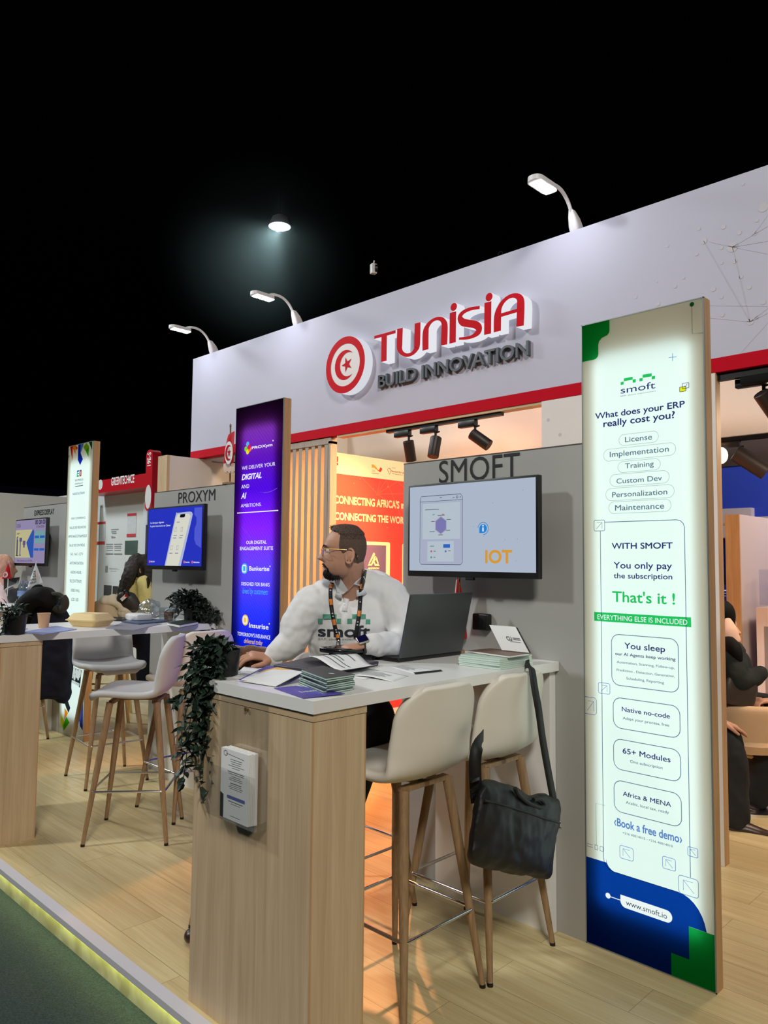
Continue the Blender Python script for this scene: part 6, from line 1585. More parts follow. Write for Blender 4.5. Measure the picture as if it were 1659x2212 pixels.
mrv.inputs[1].default_value = 0.0; mrv.inputs[2].default_value = 2.4; mrv.inputs[3].default_value = .05; mrv.inputs[4].default_value = 0
nt_.links.new(tcv.outputs['Object'], mpv.inputs[0]); nt_.links.new(mpv.outputs['Value'], mrv.inputs[0]); nt_.links.new(mrv.outputs[0], vs_n.inputs['Density'])
ou_ = nt_.nodes.new('ShaderNodeOutputMaterial'); nt_.links.new(vs_n.outputs[0], ou_.inputs['Volume'])
b = MB(); b.ball((0, 0, 0), 2.5, 24); o = b.build('haze', m_); o.location = fp - CR * .35 - V((0, 0, .55)); o['kind'] = 'stuff'; tag(o, 'faint lit haze under the high floodlight in the dark hall', 'haze')
spot('floodlight_beam', tuple(fp + V((0, 0, -.01))), tuple(fp - CR * 1.1 - CF * .5 - V((0, 0, 1.6))), 300, 118, (.80, 1, 1), 1.0, .1)
wp = at(807, 581, D=9)
t = thing('wireless_box', 'small white box hanging in the dark above the left part of the fascia', 'box', tuple(wp))
b = MB(); R_ = Matrix.Rotation(math.radians(-20), 3, 'Z'); b.rbox((-.035, -.035, -.06), (.03, .035, .06), .008, 2, R_, wp); b.build('box', M['white_metal'], t)
b = MB(); b.cyl(wp + V((.03, 0, .0)), wp + V((.055, .02, .0)), .045, .04, 16); b.build('round_cap', M['black'], t)
b = MB(); b.tube([wp + V((0, 0, .05)), wp + V((.01, 0, .1))], .008, 6); b.build('bracket', M['white_metal'], t)
b = MB(); b.tube([wp + V((.01, 0, .1)), V((wp.x + .01, wp.y, 12.5))], .0015, 6); b.build('cable', mat('dark_wire', (3, 3, 3), 1, spec=0), t)
l_ = area('hall_lamp_box', tuple(wp + V((1.2, -2.2, 1.5))), tuple(wp), 5, .3)
b = MB(); c = at(1081, 549, Y=4.0); b.tube([c + V((.018*math.cos(i*.3927), 0, .018*math.sin(i*.3927))) for i in range(16)], .003, 6, False, True); o = b.build('eye_bolt', M['blackmat']); tag(o, 'dark eye bolt on the fascia top edge left of the rightmost arm lamp', 'bolt')

# ================================================================== MEETING ROOM AT THE RIGHT
t = thing('light_track', 'black lighting track under the fascia at the right edge, above the meeting room', 'track', (-1.0, 4.04, 2.46))
b = MB(); b.box((-1.48, 3.99, 2.465), (.3, 4.03, 2.5)); b.build('rail', M['black'], t, False)
b = MB(); q = at(1602, 815, Y=4.01); b.rbox((q.x, 3.985, 2.425), (q.x + .35, 4.035, 2.466), .004, 2); b.build('driver_box', M['blackmat'], t)
q = at(1657, 850, Y=4.05); track_spot((q.x - .02, 4.05, 2.465), (.3, .5, -.7), 'black spotlight cut off by the right edge of the picture', gp='spotlights of the meeting room')
q = at(1600, 958, Y=5.95); t = track_spot((q.x - .01, 5.93, q.z + .02), (.75, .25, -.6), 'black spotlight with a lit rim hanging before the blue wall', .26, .065, 'spotlights of the meeting room')
b = MB(); b.box((q.x - .6, 5.9, q.z + .02), (q.x + 2, 5.96, q.z + .05)); o = b.build('light_track', M['blackmat'], None, False); tag(o, 'dark track along the top of the meeting room before the blue wall', 'track')
b = MB(); c = at(1557.5, 984, Y=5.9); b.ball(c, (.05, .05, .065), 16); o = b.build('lamp_bulb', emit('bulb_glow', (255, 240, 200), 2.2)); tag(o, 'round glowing lamp peeping out behind the wooden wall edge, top right', 'lamp')
# partition with wooden edge
A = at(1587, 1108, X=-2.2); yA = at(1596, 1108, X=-2.2).y
b = MB(); b.box((-2.31, yA + .02, 0), (-2.2, yA + 1.6, 1.915)); b.m = 1; b.box((-2.31, yA, 0), (-2.2, yA + .02, 1.915))
o = b.build('partition', [mat('mauve_grey_board', (204, 190, 190), .7), M['oak_warm']], None, False); tag(o, 'grey partition with a wooden front edge in the meeting room', 'partition')
b = MB(); a = at(1576, 1152, Y=7.86); c = at(1592, 1246, Y=7.86); b.rbox((a.x, 7.82, c.z), (a.x + .9, 7.88, a.z), .006, 2); o = b.build('television', M['black']); tag(o, 'black switched-off television on the blue wall behind the partition', 'television')
t = thing('monitor', 'monitor with a dark blue web page below the black television', 'monitor', tuple(at(1575, 1312, Y=7.4)))
a = at(1556, 1258, Y=7.4); c = at(1594, 1306, Y=7.4)
b = MB(); b.rbox((a.x - .3, 7.4, c.z), (c.x + .05, 7.43, a.z), .004, 2); b.build('casing', M['black'], t)
def mq(b, lst, y): 
    for x0, y0, x1, y1 in lst: a_, c_ = at(x0, y0, Y=y), at(x1, y1, Y=y); b.poly([V((a_.x, y, a_.z)), V((c_.x, y, a_.z)), V((c_.x, y, c_.z)), V((a_.x, y, c_.z))])
b = MB(); mq(b, [(1545,1262,1594,1303)], 7.398); b.build('screen', emit('blue_page', (28, 36, 110), .6), t, False)
b = MB(); mq(b, [(1564,1274,1574,1277),(1577,1276,1592,1279),(1577,1282,1592,1292),(1564,1281,1572,1282),(1564,1287,1570,1288)], 7.396); b.build('page_blocks', emit('white_blocks', (200, 205, 235), .7), t, False)
b = MB(); b.box((at(1540,1312,Y=7.3).x, 7.2, 0), (at(1592,1312,Y=7.3).x + .2, 7.7, at(1575,1308,Y=7.3).z)); o = b.build('desk', mat('pale_pink_desk', (222, 196, 190), .6), None, False); tag(o, 'pale desk carrying the monitor behind the seated woman', 'desk')
t = thing('cabinet', 'white display cabinet cut off by the right edge of the picture', 'cabinet', tuple(at(1650, 1480, D=6.2)))
q = at(1633, 1312, D=6.0); hz = q.z
b = MB(); b.box((q.x, q.y, 0), (q.x + 1.0, q.y + .45, hz)); b.build('carcass', mat('pink_white_cabinet', (228, 208, 206), .5), t, False)
b = MB(); a = at(1645, 1352, D=6.0); b.box((q.x + .06, q.y - .006, .3), (q.x + .9, q.y + .001, a.z)); b.build('glass_front', mat('grey_glass', (150, 136, 138), .2), t, False)
b = MB(); a = at(1641, 1308, D=6.05); b.box((a.x, a.y, hz), (a.x + .5, a.y + .25, hz + .30)); o = b.build('display_case', M['clear'], None, False); tag(o, 'clear acrylic display case standing on the white cabinet', 'display case')
# beige tub chair and the people at the little table
tubc = at(1602, 1560, D=4.62)
t = thing('tub_chair', 'beige tub armchair the woman in black sits on', 'armchair', (tubc.x, tubc.y, 0))
b = MB(); rows = []
for i in range(6):
    v = i / 5; row = []
    for j in range(19):
        an = math.radians(-200 + 200 * j / 18); r = .27 + .05 * v
        row.append((tubc.x - .05 + r * math.cos(an), tubc.y + .18 + r * math.sin(an), .40 + (.26) * v - .10 * v * max(0, (abs(j - 9) - 6) / 3)))
    rows.append(row)
b.grid(rows); b.build('back_shell', mat('beige_upholstery', (214, 178, 142), .7), t, True, True, [('SOLIDIFY', dict(thickness=.05)), ('SUBSURF', dict(levels=1, render_levels=1))])
b = MB(); b.lathe([(0, .36), (.27, .37), (.29, .42), (.27, .46), (0, .46)], (tubc.x - .05, tubc.y + .18, 0), 28); b.build('seat', mat('beige_upholstery_seat', (210, 174, 138), .7), t)
b = MB(); b.lathe([(.03, .36), (.03, .03), (.25, .015), (.25, 0), (0, 0)], (tubc.x - .05, tubc.y + .18, 0), 24); b.build('pedestal', M['chrome'], t)
tc_p = at(1660, 1622, D=4.75)
t = thing('side_table', 'small round table on thin black legs at the right edge', 'table', (tc_p.x, tc_p.y, 0))
zt = tc_p.z
b = MB(); b.lathe([(0, zt), (.20, zt), (.205, zt - .008), (.20, zt - .022), (0, zt - .022)], (tc_p.x, tc_p.y, 0), 36); b.build('table_top', M['oak'], t)
for k in range(3):
    a = 2.0 + k * 2.094; b = MB(); b.tube([(tc_p.x + .12*math.cos(a), tc_p.y + .12*math.sin(a), zt - .02), (tc_p.x + .17*math.cos(a), tc_p.y + .17*math.sin(a), 0)], .011, 10); b.build('leg', M['black'], t)
t = thing('plate', 'green plate with a biscuit on the small round table', 'plate', (tc_p.x, tc_p.y, zt))
b = MB(); b.lathe([(0, zt + .004), (.06, zt + .004), (.11, zt + .016), (.112, zt + .018), (.06, zt + .001), (0, zt + .001)], (tc_p.x - .04, tc_p.y - .03, 0), 32); b.build('dish', mat('green_glaze', (112, 160, 140), .3), t)
b = MB(); b.rbox((tc_p.x - .06, tc_p.y - .08, zt + .005), (tc_p.x + .0, tc_p.y - .03, zt + .03), .008, 2); o = b.build('biscuit', mat('biscuit', (222, 180, 120), .8)); tag(o, 'pale biscuit lying on the green plate', 'biscuit')
# ================================================================== PEOPLE
def hand(b, P, d, n, t, curl=(.25, .35, .3), s=1.0, thumb=.7, spread=.06):
    """palm, four fingers and a thumb; d along the fingers, n out of the back of the hand, t towards the thumb"""
    P = V(P); d = V(d).normalized(); n = V(n); n = (n - d * n.dot(d)).normalized(); t_ = d.cross(n)
    t = t_ if t_.dot(V(t)) > 0 else -t_
    b.limb([P - d*.02*s, P + d*.03*s, P + d*.085*s], [.027*s, .032*s, .034*s], 1.22, .5, t, 16, 4)
    for i, (L_, r) in enumerate(((.070, .0088), (.078, .0092), (.072, .0088), (.056, .0078))):
        q = P + d*.088*s + t*(.031 - .0205*i)*s - n*.002*s; dd = (d + t*(.5 - i/3)*spread*3).normalized()
        pts = [q - dd*.02*s, q]; a = 0
        for k, f in enumerate((.46, .30, .24)):
            a += curl[k]; v = dd*math.cos(a) - n*math.sin(a); pts.append(pts[-1] + v*L_*f*s)
        b.limb(pts, [r*1.12*s, r*1.1*s, r*1.02*s, r*.95*s, r*.8*s], 1, 1, t, 10, 3)
    q = P + d*.018*s + t*.030*s - n*.006*s
    v1 = (d*.75 + t*thumb - n*.25).normalized(); v2 = (d*1.0 + t*thumb*.35 - n*.3).normalized()
    b.limb([q - v1*.015*s, q + v1*.035*s, q + v1*.035*s + v2*.028*s, q + v1*.035*s + v2*.052*s], [.0155*s, .0125*s, .0105*s, .0085*s], 1, 1, None, 10, 3)

def head_rows(levels, n=40):
    """cross-sections of a head: x forward, y left; returns rings"""
    rows = []
    for z, f, bk, w, pw in levels:
        row = []
        for j in range(n):
            a = 2 * math.pi * j / n; c, s_ = math.cos(a), math.sin(a)
            e = pw
            x = (f if c > 0 else bk) * abs(c) ** e * (1 if c > 0 else -1); y = w * abs(s_) ** e * (1 if s_ > 0 else -1)
            if c > 0:
                g = math.exp(-(y / .0145) ** 2)
                # nose
                if -.058 < z < .012:
                    k = (.012 - z) / .05
                    amp = .006 + .028 * min(1, max(0, k)) if z > -.040 else max(0, .034 * (1 - (-.040 - z) / .016))
                    wid = .011 + .008 * min(1, max(0, k)); x += amp * math.exp(-(y / wid) ** 2)
                # eye sockets, brow, lips, chin
                x -= .009 * math.exp(-((abs(y) - .031) / .014) ** 2 - ((z + .004) / .011) ** 2)
                x += .005 * math.exp(-((abs(y) - .026) / .022) ** 2 - ((z - .016) / .007) ** 2)
                x += .005 * math.exp(-(y / .022) ** 2) * (math.exp(-((z + .068) / .005) ** 2) + math.exp(-((z + .080) / .005) ** 2))
                x -= .004 * math.exp(-(y / .02) ** 2 - ((z + .092) / .006) ** 2)
                x += .006 * math.exp(-(y / .02) ** 2 - ((z + .106) / .010) ** 2)
            row.append((x, y, z))
        rows.append(row)
    return rows
LV = [(.1005,.004,.004,.004,1),(.099,.022,.026,.024,1),(.094,.040,.046,.042,1),(.084,.055,.064,.057,.95),(.070,.066,.078,.067,.92),(.055,.076,.087,.073,.9),(.040,.083,.092,.0765,.88),(.028,.087,.094,.077,.88),(.017,.089,.0945,.0765,.88),(.008,.086,.094,.0755,.88),(0,.083,.093,.0745,.88),(-.010,.083,.0915,.073,.88),(-.020,.085,.090,.0715,.88),(-.030,.087,.0875,.0705,.88),(-.040,.088,.084,.069,.88),(-.050,.0885,.080,.0675,.88),(-.060,.0885,.075,.066,.88),(-.070,.0885,.068,.0635,.88),(-.080,.087,.058,.060,.88),(-.090,.085,.046,.0555,.9),(-.100,.081,.032,.050,.92),(-.110,.073,.018,.042,.95),(-.117,.058,.006,.030,1),(-.120,.040,-.01,.014,1)]

def put_head(b, o, fwd, up=(0, 0, 1), s=1.0, ears=True):
    """head of real size at point o (between the ears), looking along fwd; returns its matrix"""
    f = V(fwd).normalized(); u = V(up); u = (u - f * u.dot(f)).normalized(); l = u.cross(f)
    R = Matrix((f, l, u)).transposed(); o = V(o)
    T = lambda p: o + R @ (V(p) * s)
    LVS = []
    for a, c in zip(LV[:-1], LV[1:]):
        k = max(1, int(round((a[0] - c[0]) / .004)))
        for i in range(k): t = i / k; LVS.append(tuple(a[q] + (c[q] - a[q]) * t for q in range(5)))
    LVS.append(LV[-1])
    rows = head_rows(LVS, 56)
    b.grid([[T(p) for p in r] for r in rows], True); b.poly([T(p) for p in rows[0]]); b.poly([T(p) for p in reversed(rows[-1])])
    if ears:
        for sg in (1, -1):
            c = (-.022, .074 * sg, -.028)
            Re = R @ Matrix.Rotation(math.radians(-18 * sg), 3, 'Z') @ Matrix.Rotation(math.radians(-12), 3, 'Y')
            b.ball(T(c), (.014 * s, .008 * s, .027 * s), 14, Re)
            ring = [T(V(c) + Matrix.Rotation(math.radians(-12), 3, 'Y') @ V((.017 * math.cos(a), .006 * sg + .004 * sg * math.cos(a + 2.6), .030 * math.sin(a) - (.004 if math.sin(a) < -.5 else 0)))) for a in [i * .3927 for i in range(16)]]
            b.tube(ring, .0042 * s, 8, False, True)
    return T, R, o

def cap_from_head(T, keep, off, n=56):
    """hair cap lifted off the head surface where keep(x, y, z) is true"""
    rows = []
    LVS = []
    for a, c in zip(LV[:-1], LV[1:]):
        k = max(1, int(round((a[0] - c[0]) / .004)))
        for i in range(k): t = i / k; LVS.append(tuple(a[q] + (c[q] - a[q]) * t for q in range(5)))
    rows = head_rows(LVS, n)
    b = MB(); idx = {}
    for i, r in enumerate(rows[:-1]):
        for j in range(n):
            quad = [(i, j), (i, (j + 1) % n), (i + 1, (j + 1) % n), (i + 1, j)]
            c = sum((V(rows[a][q]) for a, q in quad), V()) / 4
            if keep(c.x, c.y, c.z):
                f = []
                for a, q in quad:
                    if (a, q) not in idx:
                        p = V(rows[a][q]); idx[(a, q)] = len(b.v); o_ = off(p); b.v.append(T(p + p.normalized() * o_))
                    f.append(idx[(a, q)])
                b.f.append(f); b.mi.append(0)
    return b

# ---- the man in the white shirt
man = thing('person', 'seated man in a white long-sleeved shirt with glasses and beard, looking sideways', 'person', (-2.5, 2.34, 0))
mp = lambda x, y, d: at(x, y, D=d)
fwd = (-CR * 1.0 - CF * .06); fwd.z = -.015
hd_o = mp(744.5, 1187, 3.30)
body = MB()
T, Rh, _ = put_head(body, hd_o, fwd, (CR * .03 + V((0, 0, 1))))
neck0 = T((-.025, 0, -.06)); neck1 = mp(757, 1280, 3.38)
body.limb([neck0, (neck0 + neck1) / 2 + CR * .004, neck1], [.060, .061, .070], 1, 1, None, 20)
sR, sL = mp(676, 1304, 3.36), mp(838, 1287, 3.42)
eR, wR = mp(632, 1384, 3.32), mp(584, 1421, 3.30)
eL, wL = mp(878, 1392, 3.28), mp(786, 1394, 3.08)
pel = V((-2.53, 2.34, .86))
body.limb([pel, mp(757, 1400, 3.40), mp(757, 1320, 3.40), mp(757, 1290, 3.40)], [.14, .13, .15, .09], 1.1, .65, tuple(CR), 20)
body.limb([sR, eR, wR], [.05, .042, .030]); body.limb([sL, eL, wL], [.05, .042, .030])
hR = mp(522, 1419, 3.255); dR = (hR - wR).normalized()
hand(body, wR - dR * .005, dR + V((0, 0, .10)), V((0, 0, 1)) - CF * .25, -CF - V((0, 0, .6)), (.35, .45, .35), .98, .75, .10)
dL = (mp(716, 1408, 3.0) - wL).normalized()
hand(body, wL, dL, V((0, 0, 1)), CF * 1.0, (.3, .5, .4), .95)
hipL, hipR = V((-2.50, 2.44, .83)), V((-2.50, 2.24, .83))
kL, aL = V((-2.16, 2.16, .86)), V((-2.36, 2.16, .40))
kR, aR = V((-2.42, 1.92, .60)), V((-2.53, 1.77, .11))
body.limb([hipL, kL, aL], [.07, .05, .04]); body.limb([hipR, kR, aR], [.07, .05, .04])
body.limb([aL, aL + V((.04, -.02, -.05)), aL + V((.09, -.04, -.06))], [.04, .035, .03]); body.limb([aR, aR + V((-.03, -.04, -.06)), aR + V((-.08, -.12, -.07))], [.04, .035, .03])
bo = organic(body, 'body', M['skin'], man, .0036, 2, fac=.4)
# trousers and shoes
b = MB(); b.limb([hipL + V((-.05, .04, 0)), hipL, (hipL + kL) / 2, kL, (kL + aL) / 2, aL], [.12, .11, .095, .082, .07, .062]); b.limb([hipR + V((-.05, -.02, 0)), hipR, (hipR + kR) / 2, kR, (kR + aR) / 2, aR + V((0, 0, .03))], [.12, .11, .095, .08, .068, .06]); b.ball(pel + V((0, 0, 0)), (.15, .19, .12), 20)
organic(b, 'trousers', M['trousers'], man, .010, 3, .012, .08)
for a, d in ((aL + V((.01, 0, -.06)), V((.11, -.06, -.03))), (aR + V((-.0, 0, -.05)), V((-.10, -.13, -.005)))):
    b = MB(); b.limb([a - d * .2, a + d * .25, a + d * .75, a + d], [.045, .046, .044, .034], 1.0, .8, d.cross(V((0, 0, 1))), 16); organic(b, 'shoe', M['shoe'], man, .006, 3)
# shirt
b = MB()
b.limb([pel + V((0, 0, -.02)), mp(757, 1440, 3.42), mp(757, 1385, 3.40), mp(758, 1335, 3.40), mp(758, 1300, 3.41)], [.155, .168, .172, .178, .135], 1.12, .70, tuple(CR), 28)
b.limb([mp(690, 1300, 3.38), mp(722, 1281, 3.40), mp(758, 1276, 3.41), mp(795, 1268, 3.42), mp(828, 1282, 3.43)], [.088, .086, .084, .086, .09], 1, .95, None, 20)
b.limb([sR + V((0, 0, -.01)), (sR * .5 + eR * .5) - CR * .012, eR, (eR * .45 + wR * .55), wR - dR * .012], [.094, .083, .069, .056, .042], 1, 1, None, 20)
b.limb([sL + V((0, 0, -.01)), (sL * .5 + eL * .5) + CR * .012, eL, (eL * .5 + wL * .5), wL - dL * .008], [.094, .083, .069, .056, .041], 1, 1, None, 20)
shirt = organic(b, 'shirt', M['shirt'], man, .0075, 5, .016, .05)
bpy.context.view_layer.update()
def hit(px, py, off=.003, objs=(shirt,)):
    """point on the man's clothes seen at a pixel, lifted off the cloth"""
    d = (CR * ((px - 829.5) / FPX) - CU * ((py - 1106) / FPX) + CF).normalized()
    best = None
    for o in objs:
        mi = o.matrix_world.inverted(); ok, loc, nrm, _ = o.ray_cast(mi @ CAM, (mi.to_3x3() @ d).normalized())
        if ok:
            w_ = o.matrix_world @ loc
            if best is None or (w_ - CAM).length < (best - CAM).length: best = w_
    return best - d * off if best is not None else at(px, py, D=3.27)
# cuffs
for w_, dd, r in ((wR, dR, .040), (wL, dL, .039)):
    b = MB(); b.tube([w_ - dd * .045, w_ - dd * .03, w_ - dd * .006, w_ + dd * .004], [r + .003, r + .004, r + .001, r - .004], 20, False); b.build('cuff', M['shirt'], man)
# collar: a band round the neck and two pointed wings
b = MB(); nb = mp(756, 1268, 3.385); rows = []
for k, (dz, r) in enumerate(((-.020, .083), (.012, .079), (.038, .073), (.040, .077), (.010, .088), (-.02, .092))):
    row = []
    for j in range(33):
        a = math.radians(-68 + 316 * j / 32) ; 
        v = -CF * math.sin(math.radians(-90)) if False else (CR * math.cos(a) + CF * math.sin(a))
        v.z = 0; tilt = CF.copy(); tilt.z = 0
        row.append(nb + v * r + V((0, 0, dz + .030 * (v.normalized().dot(tilt) * .8 + .25 * v.normalized().dot(CR)))))
    rows.append(row)
b.grid(rows); b.build('collar', M['shirt'], man, True, True, [('SOLIDIFY', dict(thickness=.003))])
b = MB()
for pts in (((722,1258),(735,1249),(752,1275),(741,1284),(728,1279)), ((786,1243),(790,1254),(777,1266),(764,1262),(752,1275),(768,1256))):
    P = [hit(x, y, .012, (shirt, bo)) for x, y in pts]; b.prism(P, CF * .004)
b.build('collar_wing', M['shirt'], man, True)
b = MB()
pl_ = [((746,1277),(756,1277)), ((743,1290),(755,1290)), ((740,1305),(753,1306)), ((738,1320),(750,1321))]
b.grid([[hit(*q, .004) for q in r] for r in pl_]); b.build('placket', mat('shirt_placket', (240, 240, 244), .8), man, True, True, [('SOLIDIFY', dict(thickness=.0015))])
b = MB(); c = hit(746, 1284, .006); b.ball(c, .005, 10); c = hit(744, 1306, .006); b.ball(c, .004, 10); b.build('button', mat('pearl_button', (240, 240, 240), .2), man)
# print on the shirt, following the cloth
def on_cloth(name, polys, m, off=.0035):
    b = MB()
    for pts in polys: b.poly([hit(x, y, off) for x, y in pts])
    return b.build(name, m, man, False)
zs = zm(560, 1100, 3.77)
def zpx(x, y): return (560 + x / 3.77, 1100 + y / 3.77)
def rectp(x0, y0, x1, y1, k=4):
    top = [zpx(x0 + (x1 - x0) * i / k, y0) for i in range(k + 1)]; bot = [zpx(x1 - (x1 - x0) * i / k, y1) for i in range(k + 1)]
    return top + bot
on_cloth('green_print', [rectp(478,892,517,930,1), rectp(517,855,630,892), rectp(630,892,667,930,1), rectp(717,892,757,930,1), rectp(757,855,868,892), rectp(868,897,905,935,1)], mat('green_shirt_print', (92, 164, 140), .8))
vs_, fs_ = glyphs('smoft', .022); xm0, xm = min(v.x for v in vs_), max(v.x for v in vs_); hc = cap_h(.022)
b = MB(); b.add([hit(*zpx(478 + (905 - 478) * (v.x - xm0) / (xm - xm0), 1032 - 88 * v.y / hc + 6 * math.sin((v.x / xm) * 3)), .0035) for v in vs_], fs_); b.build('dark_print', mat('slate_shirt_print', (44, 52, 62), .8), man, False)
vs_, fs_ = glyphs('ERP, above expectations'); xm = max(v.x for v in vs_)
b = MB(); b.add([hit(*zpx(480 + 400 * v.x / xm, 1064 - 16 * v.y / .7), .0035) for v in vs_], fs_); b.build('small_print', mat('pale_shirt_print', (150, 154, 160), .8), man, False)
# lanyard
def ribbon_on(pxs, w):
    out = []
    for i, p in enumerate(pxs):
        a = V((*pxs[max(i-1,0)], 0)); c = V((*pxs[min(i+1,len(pxs)-1)], 0)); t_ = (c - a).normalized(); nn = V((-t_.y, t_.x, 0)) * w / 2
        out.append([hit(p[0] - nn.x, p[1] - nn.y, .007, (shirt, bo)), hit(p[0], p[1], .009, (shirt, bo)), hit(p[0] + nn.x, p[1] + nn.y, .007, (shirt, bo))])
    return out
m_lan = mat('black_lanyard', (18, 18, 24), .6); m_or = mat('orange_mark', (236, 134, 50), .6)
La = spline([(717,1258),(714,1275),(715,1300),(718,1325),(723,1350),(728,1370),(732,1384)], 4); Lb = spline([(788,1231),(784,1252),(780,1272),(778,1300),(776,1325),(772,1350),(768,1378)], 4)
lan = MB(); lan.grid(ribbon_on(La, 8.5)); lan.grid(ribbon_on(Lb, 8.5)); lan = lan.build('lanyard', m_lan, man, True, True, [('SOLIDIFY', dict(thickness=.0015))])
b = MB()
for L_, fr in ((La, (.07, .33, .62, .86)), (Lb, (.0, .26, .64))):
    for f in fr:
        i = int(f * (len(L_) - 1)); seg = L_[i:i + 3]
        if len(seg) == 3:
            rr = ribbon_on(seg, 6.5); b = MB(); b.grid([[p - CF * .003 for p in r] for r in rr]); b.build('orange_mark', m_or, lan, False)
b = MB()
for L_, fr in ((La, (.2, .5, .55, .75, .8)), (Lb, (.15, .45, .5, .8, .85))):
    for f in fr:
        i = int(f * (len(L_) - 1)); p = hit(*L_[i], .012, (shirt, bo)); b.box(p - V((.004, .004, .004)), p + V((.004, .004, .004)))
        b.v[-8:] = [p + (q - p) * .55 for q in b.v[-8:]]
b.build('white_mark', M['paper'], lan, False)
b = MB(); c = hit(731, 1391, .012, (shirt,)); b.tube([c + V((.012*math.cos(i*.524), 0, .016*math.sin(i*.524))) for i in range(12)], .003, 6, False, True); b.build('clip', M['chrome'], lan)
# hair, stubble, beard, brows
m_hair, nt_, bs_ = new_mat('short_dark_hair'); bs_.inputs['Roughness'].default_value = .8
tcn = nt_.nodes.new('ShaderNodeTexCoord'); nz = nt_.nodes.new('ShaderNodeTexNoise'); nz.inputs['Scale'].default_value = 260; nz.inputs['Detail'].default_value = 3
rpn = nt_.nodes.new('ShaderNodeValToRGB'); rpn.color_ramp.elements[0].position = .35; rpn.color_ramp.elements[0].color = (*s2l((44, 34, 30)), 1); rpn.color_ramp.elements[1].position = .7; rpn.color_ramp.elements[1].color = (*s2l((104, 82, 70)), 1)
bpn = nt_.nodes.new('ShaderNodeBump'); bpn.inputs['Strength'].default_value = .6; bpn.inputs['Distance'].default_value = .003
nt_.links.new(tcn.outputs['Object'], nz.inputs[0]); nt_.links.new(nz.outputs['Fac'], rpn.inputs[0]); nt_.links.new(rpn.outputs[0], bs_.inputs['Base Color']); nt_.links.new(nz.outputs['Fac'], bpn.inputs['Height']); nt_.links.new(bpn.outputs[0], bs_.inputs['Normal'])
def hairline(x, y, z):
    pts = [(-.10, -.072), (-.075, -.066), (-.05, -.060), (-.036, -.048), (-.030, -.018), (-.012, -.004), (.006, -.016), (.018, -.006), (.026, .012), (.032, .030), (.028, .052), (.022, .066), (.040, .074), (.060, .080), (.09, .10)]
    lo = None
    for (x0, z0), (x1, z1) in zip(pts[:-1], pts[1:]):
        if min(x0, x1) <= x <= max(x0, x1):
            zz_ = z0 + (z1 - z0) * ((x - x0) / (x1 - x0) if x1 != x0 else 0); lo = zz_ if lo is None else max(lo, zz_)
    return z > (lo if lo is not None else .2)
b = cap_from_head(T, hairline, lambda p: .003 + (.006 if p.z > .06 else 0) + (.004 if p.z > .085 else 0))
m_fade = mat('faded_side_hair', (92, 74, 64), .85, var=.3, vscale=240)
lows = [i for i, f in enumerate(b.f) if sum(( Rh.transposed() @ (b.v[k] - hd_o)).z for k in f) / 4 < .040]
fd = MB(); fd.v = list(b.v); fd.f = [b.f[i] for i in lows]; fd.mi = [0] * len(lows)
keep_ = set(range(len(b.f))) - set(lows); b.f = [b.f[i] for i in sorted(keep_)]; b.mi = [0] * len(b.f)
for q_ in (b, fd):
    used = sorted({k for f in q_.f for k in f}); mp_ = {k: i for i, k in enumerate(used)}; q_.v = [q_.v[k] for k in used]; q_.f = [[mp_[k] for k in f] for f in q_.f]
hair = b.build('hair', m_hair, man, True, True, [('SUBSURF', dict(levels=1, render_levels=1))])
fd.build('faded_hair', m_fade, man, True, True, [('SUBSURF', dict(levels=1, render_levels=1))])
rnd = random.Random(3); b = MB()
for k in range(420):
    a = rnd.uniform(0, 2*math.pi); rr = rnd.uniform(0, 1) ** .5
    x = -.01 + .062 * rr * math.cos(a); y = .05 * rr * math.sin(a); z = .100 - .9 * (x*x + y*y) / .11 * .8
    p = T((x, y, z)); d = (Rh @ V((.5 + rnd.gauss(0, .4), rnd.gauss(0, .4), .75))).normalized()
    L_ = rnd.uniform(.010, .020) + (.008 if x > .03 else 0)
    b.tube([p - d*.004, p + d*L_*.6, p + d*L_ + Rh @ V((.004, 0, -.002))], [.0011, .0009, .0003], 4, False)
b.build('hair_tuft', mat('dark_hair', (48, 34, 30), .6), hair)
b = MB(); m_beard = mat('black_beard', (20, 16, 16), .8)
for k in range(900):
    u = rnd.uniform(-1, 1); v = rnd.random()
    x = .094 - .012 * u*u - .040 * v * abs(u) - .02 * v; y = u * .034; z = -.090 - .028 * v
    p = T((x - .008, y, z)); d = (Rh @ V((.02 + rnd.gauss(0, .22), rnd.gauss(0, .3) , -1))).normalized(); L_ = rnd.uniform(.012, .026)
    b.tube([p, p + d*L_*.5, p + d*L_], [.0013, .0011, .0004], 4, False)
for k in range(260):
    s_ = rnd.choice((-1, 1)); u = rnd.random(); p = T((.090 - .022 * u, s_ * (.004 + .030 * u), -.0635 - .012 * u - rnd.random() * .004)); d = Rh @ V((.3, s_ * .7, -.6 + rnd.gauss(0, .2)))
    b.tube([p - d*.002, p + d*.009], [.0009, .0004], 4, False)
b.build('beard', m_beard, man)
b = MB(); b.ball(T((.066, 0, -.106)), (.029, .033, .027), 18, Rh)
for s_ in (1, -1): b.limb([T((.0935, .003 * s_, -.0635)), T((.090, .018 * s_, -.067)), T((.078, .031 * s_, -.080)), T((.072, .034 * s_, -.096))], [.0055, .0055, .005, .005], 1, 1, None, 8, 3); organic(b, 'beard', m_beard, man, .004, 1, .006, .01)
b = MB()
for s_ in (1, -1): b.tube([T((.094, .012 * s_, .014)), T((.090, .030 * s_, .019)), T((.078, .045 * s_, .014))], [.003, .0036, .002], 8)
b.build('eyebrow', mat('eyebrow', (40, 28, 24), .8), man)
b = MB()
for s_ in (1, -1): b.ball(T((.0715, .031 * s_, -.004)), .0115, 14)
